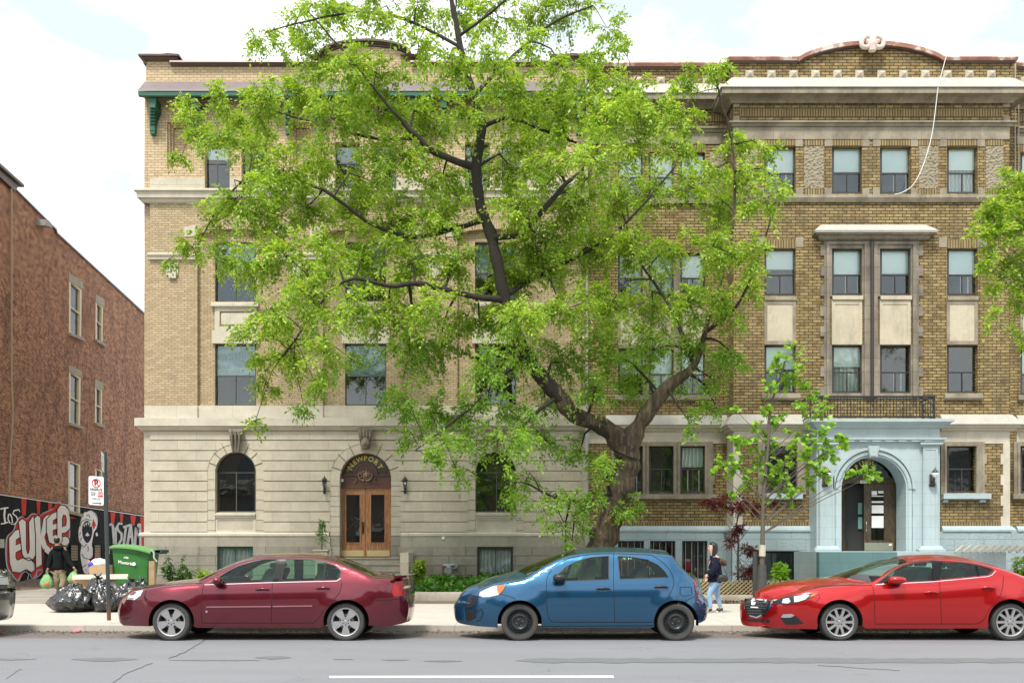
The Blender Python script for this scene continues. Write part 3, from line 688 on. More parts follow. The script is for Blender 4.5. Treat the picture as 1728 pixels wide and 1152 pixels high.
# --- entrance
t = NT('varnished_oak'); f_ = t.noise(14, 6, 0.6, sx=3, sz=0.25); t.col(t.ramp(f_, [(0.3, (0.14, 0.055, 0.022)), (0.55, (0.36, 0.17, 0.07)), (0.75, (0.5, 0.26, 0.12))])); t.set(Roughness=0.35); M_OAK = t.m
M_MAROON = plain('maroon_transom_paint', (0.12, 0.05, 0.035), 0.35, 0, .25); M_BRASS = plain('tarnished_brass', (0.62, 0.5, 0.26), 0.35, 0.6, .2, 9); M_GOLD = plain('gold_leaf', (0.85, 0.62, 0.16), 0.35, 0.3, .1)
YD = Y0 + .34
for s, (a, b) in enumerate(((573, 616.3), (616.8, 660))):
    d = MB().prism([rect(a, 822, b, 939)], [rect(a + (11 if s == 0 else 9), 834, b - (9 if s == 0 else 11), 915)], YD, .06).build('door', M_OAK, N)
    ga, gb = a + (11 if s == 0 else 9), b - (9 if s == 0 else 11)
    MB().prism([rect(ga - 1.5, 832.5, gb + 1.5, 916.5)], [rect(ga + .3, 834.3, gb - .3, 914.7)], YD - .02, .02).build('moulding', M_OAK, d)
    MB().pbox(ga - .5, 833.5, gb + .5, 915.5, YD + .03, .008).build('pane', G_DARK, d)
    MB().pbox(a + 2.5, 928, b - 2.5, 938, YD - .01, .01).build('kick_plate', M_BRASS, d)
    if s == 0:
        m = MB(); m.pbox(610.5, 880, 614.5, 900, YD - .02, .02); m.tube([W(612.5, 884, YD - .02), W(612.5, 886, YD - .08), W(612.5, 893, YD - .08), W(612.5, 896, YD - .02)], .012, 6); m.build('handle', plain('dark_bronze', (.06, .05, .04), .35, .7), d)
        m = MB(); m.tube([W(585, 894, YD + .12), W(606, 874, YD + .12)], .012, 6); m.build('push_bar', M_FRAME_W, d)
def f(m):
    m.prism([arch_shape(616.5, 43.5, 807.5, 822)], [arc(616.5, 801, 38, 0, 180, 24)[::1]], YD + .0, .1)
    m.pbox(573, 799.5, 660, 802.5, YD - .05, .06); m.pbox(573, 819.5, 660, 822.5, YD - .06, .07)
    m.prism([arc(616.5, 801, 20.5, 0, 180, 20)], [], YD - .03, .12); m.prism([arc(616.5, 801, 20.5, 0, 180, 20) + arc(616.5, 801, 17, 180, 0, 20)], [], YD - .06, .05)
mb('transom', M_MAROON, f)
MB().prism([arc(616.5, 801.5, 40, 0, 180, 24)], [], YD + .06, .01).build('fanlight', plain('dark_olive_glass', (.07, .075, .055), .12, 0, .2), N)
m = MB()
for ch, a in zip('NEWPORT', np.linspace(148, 32, 7)):
    V, Fs = text_mesh(ch, .235 if ch != 'N' else .26, bold=.006); a_ = R(a); r_ = 28.8 * Y0 / F
    c0 = W(616.5, 803, YD + .045); Rm = Matrix.Rotation(a_ - math.pi / 2, 2); ox, oz = c0.x + r_ * math.cos(a_), c0.z + r_ * 1.05 * math.sin(a_)
    pts = []
    for p in V:
        q = Rm @ Vector((p.x, p.y)); pts.append((ox + q.x, YD + .05, oz + q.y))
    m.add(pts, Fs)
V, Fs = text_mesh('THE', .10); Rm = Matrix.Rotation(R(68), 2); c0 = W(588.5, 790, YD); m.add([(c0.x + (Rm @ p.to_2d()).x, YD + .05, c0.z + (Rm @ p.to_2d()).y) for p in V], Fs)
m.build('gold_lettering', M_GOLD, N, fix=False)
def f(m):                                             # carved cartouche with scrolls and number
    m.lathe([(-.14, .0), (-.13, .05), (-.10, .075), (-.08, .08), (-.07, .12), (-.03, .13), (0, .15)], (xpx(616.5, Y0), YD - .03, zpx(802.5, YD)), 'Y', 20)
    for k in range(10):
        a = k * 36 + 18; m.lathe([(-.10, .0), (-.09, .03), (-.05, .04), (0, .04)], (xpx(616.5, Y0) + .17 * math.cos(R(a)), YD - .02, zpx(802.5, YD) + .15 * math.sin(R(a))), 'Y', 8)
    for s in (-1, 1):
        m.tube([W(616.5 + s * x, y, YD - .06) for x, y in ((17, 806), (15, 809), (16, 813), (18, 812), (19, 815))], .022, 6)
        m.tube([W(616.5 + s * x, y, YD - .1) for x, y in ((6, 797), (10, 798), (12, 802), (10, 807), (6, 810), (2, 811))], .028, 6)
    V, Fs = text_mesh('2531', .15, bold=.004); c0 = W(616.5, 815.5, YD - .02); m.add([(c0.x + p.x, YD - .03, c0.z + p.y) for p in V], Fs)
mb('cartouche', plain('carved_wood', (.20, .12, .085), .4, 0, .3), f)
# wall lanterns
for c in (547.5, 683.5):
    o = MB(); ctr = lambda y: W(c, y, Y0 - .24)
    o.lathe([(0, .09), (.02, .10), (.10, .05), (.13, .012), (.20, .004)], ctr(811), 'Z', 8); o.lathe([(-.02, .07), (0, .08)], ctr(811), 'Z', 8); o.lathe([(-.16, .02), (-.12, .05), (-.10, .055)], ctr(824), 'Z', 8)
    o.tube([W(c, 829, Y0 - .24), W(c, 831, Y0 - .2), W(c, 827, Y0 - .07)], .02, 6); o.pbox(c - 2, 820, c + 2, 832, Y0 - .09, .03)
    for k in range(6):
        a = k * 60; b0 = ctr(812); b1 = ctr(822); o.tube([(b0.x + .075 * math.cos(R(a)), b0.y + .075 * math.sin(R(a)), b0.z), (b1.x + .045 * math.cos(R(a)), b1.y + .045 * math.sin(R(a)), b1.z)], .006, 4)
    la = o.build('wall_lantern', M_BLACK, N); MB().lathe([(0, .04), (.2, .068)], ctr(822), 'Z', 6).build('lantern_glass', glass('lantern_glass', (.6, .7, .68), .15, .6), la)
# steps and cheek wall
def f(m):
    for k, y in enumerate((940, 950.5, 961.5, 972.5, 984)):
        Yk = Y0 - .05 - .33 * k; z = zpx(y, Yk); zb = z - .2
        m.box(xpx(556, Yk), xpx(676, Yk), Yk - .03, Yk + .4, z - .05, z); m.box(xpx(556, Yk), xpx(676, Yk), Yk, Yk + .38, 0, z - .051)
mb('steps', M_SMOOTHGREY, f)
mb('cheek_wall', M_CREAM, lambda m: (m.box(xpx(677, 31.6), xpx(691, 31.6), 31.3, 32.88, 0, zpx(932, 31.4)), m.box(xpx(535, 31.6), xpx(553, 31.6), 31.3, 32.88, 0, zpx(940, 31.4))))
# pipes and fixtures
mb('drainpipe', plain('grey_pipe', (.42, .42, .4), .5, .3), lambda m: (m.tube([W(990.5, 106, 32.9), W(990.5, 700, 32.9)], .045, 8), m.tube([W(990.5, 700, 32.7), W(990.5, 990, 32.7)], .05, 8)))
mb('camera_box', M_WHITE, lambda m: (m.pbox(575.5, 808, 579.5, 812.5, YD - .12, .1), m.pbox(745.5, 905, 750, 909.5, Y0 - .14, .03)))

# ================================================================ ochre brick apartment building (right)
B = thing('apartment_building', 'ochre brick apartment building with white stone cornice and pale blue arched entrance', 'building', (xpx(1470, 32), 32, GZ))
YB, YR, YP = 32.0, 33.0, 31.2          # bay, recessed wings, entrance porch
def mbb(name, mat, fn, **kw): return mb(name, mat, fn, parent=B, **kw)
wing_x = [(1043, 1085), (1095, 1137), (1148, 1190)]
bay_x = [(1290, 1343), (1404, 1455), (1485, 1537), (1598, 1650)]
rw_x = [(1722, 1764), (1775, 1817)]
floors_b = [(247, 327), (419, 498), (582, 663)]; floors_w = [(257, 333), (427, 503), (588, 666)]
XE = 1900
def f(m):
    a, b = xpx(991, YR), xpx(XE, YR); zt = zpx(160, YR)
    m.box(a, a + .3, YR + .37, YR + 12, 0, zt).box(b - .3, b, YR + .37, YR + 12, 0, zt).box(a, b, YR + 12, YR + 12.3, 0, zt).box(a + .31, b - .31, YR + .37, YR + 11.9, zt - .3, zt - .01)
mbb('side_wall', M_OCHRE, f)
def f(m):
    for y in (335, 505, 670, 880): m.box(xpx(994, YR), xpx(XE - 3, YR), YR + .42, YR + 3, zpx(y, YR) - .1, zpx(y, YR))
    m.box(xpx(994, YR), xpx(XE - 3, YR), YR + 2.4, YR + 2.5, 0, zpx(165, YR))
mbb('interior_wall', M_ROOM, f)
def bcurve(y0, y1, xa=1348, xb=1595, n=24):
    c, w = (xa + xb) / 2, (xb - xa) / 2; out_ = []
    for i in range(n + 1):
        u = -1 + 2 * i / n; s = (1 - u * u); e = s ** .8 ; out_.append((c + w * u, y0 - (y0 - y1) * e))
    return out_
def f(m):
    hb = [rect(a, y0, b, y1) for a, b in bay_x for y0, y1 in floors_b] + [rect(1291, 752, 1346, 831), rect(1598, 752, 1648, 831), rect(1277, 929, 1350, 980), rect(1414, 765, 1530, 1000)]
    m.prism([[(1238, 98)] + [(1348, 98)] + bcurve(98, 74)[1:-1] + [(1595, 98), (1704, 98), (1704, 1003), (1238, 1003)]], hb, YB, .36)
    m.box(xpx(1238, YB) + .001, xpx(1238, YB) + .3, YB + .361, YR - .002, 0, zpx(98, YB)); m.box(xpx(1704, YB) - .3, xpx(1704, YB) - .001, YB + .361, YR - .002, 0, zpx(98, YB))
    hw = [rect(a, y0, b, y1) for a, b in wing_x + rw_x for y0, y1 in floors_w] + [rect(a, 752, b, 831) for a, b in wing_x + rw_x] + [rect(1043, 912, 1087, 976), rect(1097, 912, 1140, 976), rect(1151, 912, 1194, 976)]
    m.prism([rect(992, 106, 1239, 1003)], hw[:9] + hw[15:18] + hw[20:], YR, .36); m.prism([rect(1690, 106, XE, 1003)], hw[9:15] + hw[18:20], YR, .36)
mbb('brick_wall', M_OCHRE, f)
# rusty metal coping
def f(m):
    for a, b, Y, y, rl, rr in ((994, 1226, YR, 105, 0, 0), (1236, 1350, YB, 95, .9, 0), (1593, 1706, YB, 95, 0, .9), (1716, XE, YR, 105, 0, 0)):
        cornice(m, Y, [(-.4, y), (.14, y), (.17, y + 1.5), (.14, y + 7), (-.4, y + 7)], a, b, retL=rl, retR=rr)
    up = bcurve(96, 68); dn = bcurve(103, 75)[::-1]; m.prism([up + dn], [], YB - .17, .55)
mbb('coping', M_RUST, f)
def f(m):
    for a, b, Y, y, rl, rr in ((994, 1226, YR, 112.3, 0, 0), (1237, 1348, YB, 102.3, .9, 0), (1595, 1705, YB, 102.3, 0, .9), (1716, XE, YR, 112.3, 0, 0)):
        cornice(m, Y, [(-.3, y), (.12, y), (.10, y + 1.5), (.04, y + 5), (0, y + 5)], a, b, retL=rl, retR=rr)
    m.prism([bcurve(103.3, 75.3) + bcurve(107, 79)[::-1]], [], YB - .1, .3)
mbb('coping_drip', M_BROWNMETAL, f)
def f(m):   # bull-head scroll ornament on the gable
    for s in (-1, 1):
        pts = [(1472 + s * x, y) for x, y in ((2, 66), (7, 62), (13, 64), (18, 70), (17, 78), (10, 80), (5, 76), (6, 71), (11, 70))]
        m.tube([W(x, y, YB - .3) for x, y in catmull(pts, 4)], .075, 8)
    m.lathe([(-.25, .02), (-.2, .12), (0, .16), (.2, .13), (.45, .03)], W(1472, 76, YB - .28), 'Z', 10); m.tube([W(1472, 60, YB - .3), W(1472, 68, YB - .3)], [.05, .12], 8)
mbb('roof_ornament', plain('flaked_white_metal', (.68, .56, .5), .6, 0, .35, 9), f)
# diamond blocks
def pyr(m, c, y0, y1, w, Y):
    a, b = W(c - w / 2, y0, Y - .03), W(c + w / 2, y1, Y - .03); mid = Vector(((a.x + b.x) / 2, Y - .15, (a.z + b.z) / 2))
    m.add([(a.x, a.y, a.z), (b.x, a.y, a.z), (b.x, a.y, b.z), (a.x, a.y, b.z), mid], [(0, 1, 4), (1, 2, 4), (2, 3, 4), (3, 0, 4)]); m.box(a.x, b.x, Y - .03, Y + .02, b.z, a.z)
def f(m):
    for k in range(12): pyr(m, 1265 + 37.1 * k, 119, 132.5, 14, YB)
    for k in range(5): pyr(m, 1037 + 39 * k, 130, 143, 14, YR)
    for k in range(4): pyr(m, 1730 + 39 * k, 130, 143, 14, YR)
mbb('diamond_block', M_CREAM, f)
# main cornice: white sloped top, fascia, coved soffit
segs = ((991, 1226, YR, 10, 0, 0), (1238, 1704, YB, 0, .95, .95), (1714, XE, YR, 10, 0, 0))
def f(m):
    for a, b, Y, o, rl, rr in segs: cornice(m, Y, [(0, 131 + o), (.08, 131.5 + o), (.52, 146 + o), (.50, 147.5 + o), (0, 147.5 + o)], a, b, retL=rl, retR=rr)
mbb('cornice_weathering', M_WHITECOP, f)
def f(m):
    for a, b, Y, o, rl, rr in segs:
        cornice(m, Y, [(0, 147.6 + o), (.47, 147.6 + o), (.47, 157 + o), (.43, 158 + o), (.34, 160 + o), (.22, 164 + o), (.12, 170 + o), (.09, 174 + o), (0, 174 + o)], a, b, retL=rl, retR=rr)
        cornice(m, Y, [(0, 203.5 + o), (.17, 204 + o), (.17, 206 + o), (.10, 208 + o), (.07, 213 + o), (0, 214 + o)], a, b, retL=rl, retR=rr)
mbb('cornice_moulding', M_DIRTSTONE, f)
def f(m):
    m.prism([rect(1238, 214, 1704, 235)], [], YB - .03, .05); m.prism([rect(992, 224, 1226, 243)], [], YR - .03, .05); m.prism([rect(1716, 224, XE, 243)], [], YR - .03, .05)
    for x0, x1 in ((1237.5, 1248), (1693, 1704.5)): m.prism([rect(x0, 174, x1, 181), rect(x0, 196, x1, 204)], [], YB - .035, .06)
    for y0, y1, bl in ((235, 247, 1),):
        for a, b in bay_x: m.prism([rect(a - 12, y0, a, y1), rect(b, y0, b + 12, y1)], [], YB - .02, .05)
    for a, b in bay_x: m.prism([rect(a - 12, 318, a - .5, 329), rect(b + .5, 318, b + 12, 329)], [], YB - .02, .05)
    cornice(m, YB, [(0, 328.5), (.12, 329), (.13, 333), (.10, 337), (.07, 341), (0, 341.5)], 1238, 1704, retL=.9, retR=.9)
    cornice(m, YR, [(0, 334.5), (.12, 335), (.1, 343), (0, 343)], 1028, 1226); cornice(m, YR, [(0, 334.5), (.12, 335), (.1, 343), (0, 343)], 1716, XE)
    for a, b in (bay_x[0], bay_x[3]):
        m.prism([rect(a - 13, 400, a, 417), rect(b, 400, b + 13, 417)], [], YB - .025, .05)
        cornice(m, YB, [(0, 500), (.07, 500.5), (.07, 506), (0, 507)], a, b); m.prism([rect(a, 507, b, 581)], [rect(a + 5, 513, b - 5, 575)], YB - .03, .06)
        cornice(m, YB, [(0, 663.5), (.12, 664), (.13, 671), (.08, 674.5), (0, 675)], a - 6, b + 6)
    a, b = wing_x[0][0], wing_x[2][1]
    for a, b in wing_x + rw_x:
        cornice(m, YR, [(0, 504.5), (.07, 505), (.07, 511), (0, 512)], a, b); m.prism([rect(a, 512, b, 587)], [rect(a + 4, 518, b - 4, 581)], YR - .03, .06)
    for a, b in ((1037, 1196), (1716, 1822)): cornice(m, YR, [(0, 666.5), (.12, 667), (.12, 674), (0, 677)], a, b)
    m.prism([rect(a1, y0, b1, y1) for (a1, b1) in ((1085, 1095), (1137, 1148)) for y0, y1 in ((427, 666),)], [], YR - .02, .05)
mbb('stone_band', M_DIRTSTONE, f)
def f(m):
    for a, b in bay_x: m.prism([rect(a, 235, b, 247)], [], YB - .012, .03)
    for a, b in ((1357, 1390), (1551, 1583), (1664, 1693), (1250, 1278)): m.prism([rect(a, 235, b, 247), rect(a, 318, b, 328.5)], [], YB - .012, .03)
    m.prism([rect(1249, 184, 1692, 197)], [], YB - .02, .04); m.prism([rect(992, 194, 1226, 207)], [], YR - .02, .04); m.prism([rect(1716, 194, XE, 207)], [], YR - .02, .04)
    for a, b in (bay_x[0], bay_x[3]): m.prism([rect(a, 404, b, 418.6)], [], YB - .012, .03)
    for a, b in wing_x + rw_x: m.prism([rect(a, 243.5, b, 256.5)], [], YR - .012, .03)
    m.prism([rect(1250, 880, 1370, 888), rect(1588, 880, 1692, 888)], [], YB - .012, .03); m.prism([rect(1022, 880, 1226, 888)], [], YR - .012, .03)
mbb('soldier_course', M_SOLDIER, f)
mbb('textured_panel', M_VERM, lambda m: m.prism([rect(1357, 247, 1390, 318), rect(1551, 247, 1583, 318), rect(1664, 247, 1693, 318), rect(1250, 247, 1278, 318)], [], YB - .02, .04) and m.prism([rect(1003, 257, 1030, 327), rect(1198, 257, 1222, 327)], [], YR - .02, .04))
mbb('recessed_panel', M_PANEL, lambda m: (m.prism([rect(a + 5, 513, b - 5, 575) for a, b in (bay_x[0], bay_x[3])], [], YB - .01, .03), m.prism([rect(a + 4, 518, b - 4, 581) for a, b in wing_x + rw_x], [], YR - .01, .03)))
# central stone frame with paired windows
def f(m):
    quo = []
    for k in range(8): quo.append(rect(1384.5, 414 + 34 * k, 1391, 431 + 34 * k)); quo.append(rect(1551, 414 + 34 * k, 1558, 431 + 34 * k))
    holes = [rect(a, y0, b, y1) for a, b in bay_x[1:3] for y0, y1 in ((419, 498), (582, 663))]
    m.prism([rect(1391, 404, 1551, 672)] + quo, holes + [rect(1400.5, 500, 1458.5, 581), rect(1481.5, 500, 1540.5, 581)], YB - .05, .08)
    m.prism([rect(1395, 407, 1469, 671), rect(1475, 407, 1547, 671)], [rect(1400, 412, 1459, 671), rect(1481, 412, 1541, 671)], YB - .10, .06)
    cornice(m, YB, [(0, 392), (.30, 392), (.30, 395), (.2, 397), (.16, 402), (.06, 406), (0, 407)], 1388, 1557, retL=.01, retR=.01)
mbb('stone_window_frame', M_DARKSTONE, f)
mbb('window_hood', M_WHITECOP, lambda m: cornice(m, YB, [(0, 379), (.06, 379), (.36, 388), (.34, 392), (0, 392)], 1388, 1557, retL=.01, retR=.01))
def f(m):
    for a, b in bay_x[1:3]:
        cornice(m, YB - .03, [(0, 499), (.08, 499.5), (.08, 505), (0, 507)], a, b + .5); m.prism([rect(a, 507, b, 581)], [rect(a + 5, 513, b - 5, 575)], YB - .06, .06); m.prism([rect(a + 5, 513, b - 5, 575)], [], YB - .04, .03)
mbb('spandrel_panel', M_PANEL, f)
mbb('drainpipe', M_FRAME, lambda m: m.tube([W(1471.5, 407, YB - .14), W(1471.5, 668, YB - .14)], .05, 8))
# first floor belt and surrounds
def f(m):
    for a, b, Y, rl, rr in ((1022, 1226, YR, 0, 0), (1238, 1372, YB, .95, 0), (1586, 1704, YB, 0, .95), (1714, XE, YR, 0, 0)):
        o = 0 if Y == YB else 1
        cornice(m, Y, [(0, 699 + o), (.06, 699.5 + o), (.30, 715 + o), (.28, 717 + o), (0, 717 + o)], a, b, retL=rl, retR=rr)
mbb('belt_weathering', M_WHITECOP, f)
def f(m):
    for a, b, Y, rl, rr in ((992, 1226, YR, 0, 0), (1238, 1374, YB, .95, 0), (1586, 1704, YB, 0, .95), (1714, XE, YR, 0, 0)):
        o = 0 if Y == YB else 1
        cornice(m, Y, [(0, 717.1 + o), (.24, 717.1 + o), (.24, 720 + o), (.15, 722 + o), (.1, 726 + o), (.03, 728 + o), (0, 728 + o)], a, b, retL=rl, retR=rr)
    m.prism([rect(1238, 728, 1374, 748), rect(1586, 728, 1704, 748)], [], YB - .03, .06); m.prism([rect(992, 729, 1226, 748)], [], YR - .03, .06); m.prism([rect(1716, 729, XE, 748)], [], YR - .03, .06)
    for k in range(4):     # toothed quoins
        y = 748 + 35 * k; m.prism([rect(1693, y, 1704.5, y + 17.4), rect(1689, y + 17.5, 1704.5, min(y + 35, 888))], [], YB - .03, .06); m.prism([rect(1237.5, y, 1249, y + 17.4), rect(1237.5, y + 17.5, 1253, min(y + 35, 888))], [], YB - .03, .06)
    m.box(xpx(1237.5, YB) , xpx(1237.5, YB) + .02, YB + .02, YR - .01, 0.3, zpx(728, YB))
mbb('quoin', M_CREAM2, f)
def f(m):
    for Y, a, b, hs in ((YB, 1277, 1360, [(1291, 1346)]), (YB, 1588, 1662, [(1598, 1648)]), (YR, 1030, 1203, wing_x), (YR, 1709, 1830, rw_x)):
        m.prism([rect(a + (0 if Y == YB and a > 1500 else 2), 745, b, 834)], [rect(h0, 752, h1, 834) for h0, h1 in hs], Y - .06, .1)
        for h0, h1 in hs: m.prism([rect(h0 - 4, 748, h1 + 4, 834)], [rect(h0, 752, h1, 834)], Y - .09, .04)
        for k in range(2): m.prism([rect(b, 765 + 35 * k, b + 3, 782 + 35 * k)], [], Y - .05, .06)
mbb('window_surround', M_DIRTSTONE, f)
def f(m):
    for Y, a, b in ((YR, 1035, 1208), (YR, 1706, 1835)): cornice(m, Y, [(0, 833), (.16, 834), (.17, 841), (.1, 843), (0, 844)], a, b)
mbb('stone_sill', M_DIRTSTONE, f)
def f(m):
    for a, b in ((1285, 1352), (1588, 1668)): cornice(m, YB, [(0, 832), (.2, 832.5), (.2, 841), (.12, 842), (0, 843)], a, b)
    m.prism([rect(1654, 843, 1664, 847), rect(1592, 843, 1600, 847)], [], YB - .12, .12)
    for a, b, Y, rl, rr in ((992, 1226, YR, 0, 0), (1238, 1368, YB, .95, 0), (1588, 1704, YB, 0, .95), (1714, XE, YR, 0, 0)): cornice(m, Y, [(0, 887), (.05, 887), (.14, 893), (.14, 896), (0, 896.5)], a, b, retL=rl, retR=rr)
mbb('blue_ledge', M_BLUE, f)
def f(m):
    m.prism([rect(992, 896, 1239, 1003)], [rect(1043, 912, 1087, 976), rect(1097, 912, 1140, 976), rect(1151, 912, 1194, 976)], YR - .1, .14)
    m.prism([rect(1236, 896, 1374, 1003), rect(1586, 896, 1706, 1003)], [rect(1277, 929, 1350, 980)], YB - .1, .14); m.prism([rect(1700, 896, XE, 1003)], [], YR - .1, .14)
    m.box(xpx(1236, YB - .1), xpx(1236, YB - .1) + .02, YB - .03, YR - .11, 0, zpx(896, YB)); m.box(xpx(1706, YB) - .02, xpx(1706, YB), YB - .03, YR - .11, 0, zpx(896, YB))
mbb('basement_wall', M_BLUEROUGH, f)
# windows
rr_ = random.Random(5)
blind_pat = {(0, 0): 1, (0, 1): 1, (0, 2): 1, (0, 3): 1, (1, 0): 1, (1, 1): 1, (1, 2): 1, (1, 3): 1, (2, 0): 1, (2, 1): 1, (2, 2): 0, (2, 3): 0}
for fi, (y0, y1) in enumerate(floors_b):
    for wi, (a, b) in enumerate(bay_x):
        sp_ = y0 + (y1 - y0) * .57; ww = ((.45, .68), (.3, .6), (.45, .85), (.5, .92))[(fi + wi) % 4]
        window(B, a, y0, b, y1, YB if wi in (0, 3) or fi == 0 else YB - .02, mat=M_FRAME, split=sp_, vsplit=(.5,), blind=(y0 + 4, sp_ - (1, 5, 2, 9, 0)[(fi * 3 + wi * 2) % 5]) if blind_pat[(fi, wi)] else None, white=ww if (fi + wi) % 2 == 0 else None, fw=3.2, drape=(fi == 0 and wi == 3) or (fi, wi) == (2, 1))
for fi, (y0, y1) in enumerate(floors_w):
    for wi, (a, b) in enumerate(wing_x + rw_x): window(B, a, y0, b, y1, YR, split=y0 + (y1 - y0) * .56, blind=(y0 + 3, y0 + (y1 - y0) * (.55 if wi != 1 else .9)), white=(.35, .8) if wi == 2 else None, fw=3)
for wi, (a, b) in enumerate(wing_x + rw_x[:1]): window(B, a, 752, b, 831, YR, split=791, blind=(753, 788) if wi == 2 else None, bl_mat=M_DRAPE, white=(.3, .75) if wi in (0, 2) else (.5,), fw=3)
window(B, 1291, 752, 1346, 831, YB, split=791, white=(.5, .7), fw=4); window(B, 1598, 752, 1648, 831, YB, split=791, white=(.28, .75), fw=3, gl=G_DARK)
for a, b in ((1043, 1087), (1097, 1140), (1151, 1194)): window(B, a, 912, b, 976, YR - .1, split=None, vsplit=(.47,), white=(.35, .62), gl=G_DARK, fw=2.5)
window(B, 1277, 929, 1350, 980, YB - .1, vsplit=(.35,), white=(.8,), gl=G_DARK, fw=4, reveal=.25)
def f(m):      # window bars
    for a, b in ((1043, 1087), (1097, 1140), (1151, 1194)):
        for k in range(4): m.pbox(a + 6 + k * (b - a - 12) / 3 - .5, 914, a + 6 + k * (b - a - 12) / 3 + .5, 975, YR - .02, .02)
mbb('window_bars', plain('grey_bar', (.3, .31, .3), .5, .4), f)
# --- porch
po = arch_shape(1474.5, 54.5, 824.5, 1003)
def f(m):
    m.prism([rect(1378, 737, 1586, 930)], [arch_shape(1474.5, 54.5, 824.5, 935)], YP, .79)
    m.prism([rect(1372.5, 930, 1586, 1000)], [rect(1420, 929, 1529, 1000)], YP - .05, .84)
    cornice(m, YP, [(0, 705.8), (.10, 705.8), (.34, 706.5), (.34, 711), (.28, 712), (.2, 717), (.14, 720), (.1, 722), (0, 722)], 1382, 1585, retL=.79, retR=.79)
    m.prism([rect(1379, 722, 1586, 738)], [], YP - .06, .85)
    cornice(m, YP, [(0, 738), (.16, 738), (.16, 741), (.10, 742), (.10, 745), (0, 746)], 1379, 1586, retL=.79, retR=.79)
    for x in np.arange(1384, 1582, 22.0): m.prism([rect(x, 742, x + 14, 744.5)], [], YP - .14, .06)
    for a, b in ((1380, 1411), (1555, 1586)):
        cornice(m, YP - .08, [(0, 746), (.10, 746), (.10, 749), (.05, 751), (0, 753)], a + 2, b - 2, retL=.1, retR=.1)
        m.prism([rect(a + 3, 753, b - 3, 924)], [], YP - .10, .12); m.prism([rect(a + 5, 757, b - 5, 920)], [rect(a + 6.5, 758.5, b - 6.5, 918.5)], YP - .115, .03)
        cornice(m, YP - .10, [(0, 920), (.06, 921), (.09, 925), (.14, 926), (.14, 930), (0, 930)], a + 1, b - 1, retL=.1, retR=.1)
    for ro, ri, d in ((71, 66, .10), (64, 58.5, .05)):
        m.prism([arc(1474.5, 824.5, ro, 0, 180, 32) + arc(1474.5, 824.5, ri, 180, 0, 32)], [], YP - d, d + .02)
        for s in (-1, 1): m.prism([rect(min(1474.5 + s * ro, 1474.5 + s * ri), 824.5, max(1474.5 + s * ro, 1474.5 + s * ri), 930)], [], YP - d * .5, d)
    m.prism([[(1465, 752), (1484, 752), (1481, 771), (1468, 771)]], [], YP - .16, .18); m.prism([[(1467.5, 754), (1481.5, 754), (1479.5, 769), (1469.5, 769)]], [], YP - .19, .05)
    m.box(xpx(1378, YP), xpx(1420, YP), YP + .79, YB - .001, 0, zpx(746, YP)); m.box(xpx(1529, YP), xpx(1586, YP), YP + .79, YB - .001, 0, zpx(746, YP)); m.box(xpx(1379, YP), xpx(1586, YP), YP + .02, YB - .01, zpx(722, YP), zpx(712, YP))
mbb('porch', M_BLUE, f)
YDo = YP + .86
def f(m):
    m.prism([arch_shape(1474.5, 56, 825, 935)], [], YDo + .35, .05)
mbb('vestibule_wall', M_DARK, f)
t = NT('dark_stained_wood'); f_ = t.noise(12, 5, 0.6, sz=.3); t.col(t.ramp(f_, [(0.3, (.028, .018, .010)), (.7, (.10, .07, .038))])); t.set(Roughness=.45); M_DWOOD = t.m

def f(m):
    m.prism([arch_shape(1466, 48, 822, 930)], [arc(1466, 808, 41, 4, 176, 20), rect(1421, 815, 1511, 930)], YDo, .12); m.pbox(1419, 808, 1513, 815, YDo - .04, .05)
mbb('door_frame', M_DWOOD, f)
mbb('fanlight', G_DARK, lambda m: m.prism([arc(1466, 808, 42, 2, 178, 20)], [], YDo + .05, .01))
d = MB().prism([rect(1458, 815.5, 1511, 929)], [rect(1470, 827, 1492, 911)], YDo + .03, .06).build('door', M_DWOOD, B)
MB().pbox(1469, 826, 1493, 912, YDo + .07, .01).build('pane', G_DARK, d); MB().pbox(1459, 915, 1507, 928.5, YDo + .015, .015).build('kick_plate', plain('dull_steel_plate', (.30, .30, .24), .45, .5), d)
m = MB()
for r_ in ((1471, 828, 1480, 835), (1482, 828, 1491, 832), (1471, 836, 1491, 837.5), (1471, 845, 1491, 848), (1471, 852, 1491, 865.5), (1471, 870, 1491, 890), (1500, 917, 1505, 920)): m.pbox(*r_, YDo + (.06 if r_[0] < 1499 else .01), .004)
m.split('paper_notice', M_WHITE, d)
m = MB(); m.tube([W(1462, 880, YDo), W(1462, 884, YDo - .05), W(1462, 892, YDo - .05), W(1462, 895, YDo)], .015, 6); m.lathe([(-.06, .02), (-.04, .03), (0, .02)], W(1463, 884, YDo + .01), 'Y', 10); m.build('handle', M_CHROME, d)
d2 = MB(); a, b = W(1421, 815.5, YDo + .03), W(1440, 929, YDo + .03)   # left leaf standing open inwards
d2.gprism([rect(0, 0, 1, 1)], [rect(.2, .1, .8, .85)], lambda p: Vector((a.x + p[0] * .45, a.y + p[0] * .62, a.z + (b.z - a.z) * p[1])), lambda p: Vector((a.x + p[0] * .45 + .05, a.y + p[0] * .62 - .03, a.z + (b.z - a.z) * p[1])))
d2 = d2.build('door', M_DWOOD, B); d2['label'] = 'dark door leaf standing open'
m = MB(); m.pbox(1448, 848, 1455, 867, YDo + .3, .004); m.pbox(1448, 872, 1455, 892, YDo + .3, .004); m.build('mailbox', plain('teal_mailbox', (.22, .42, .38), .5, .2), B)
m = MB(); m.pbox(1452, 810, 1463, 815, YDo - .06, .02); npl = m.build('number_plate', M_WHITE, B)
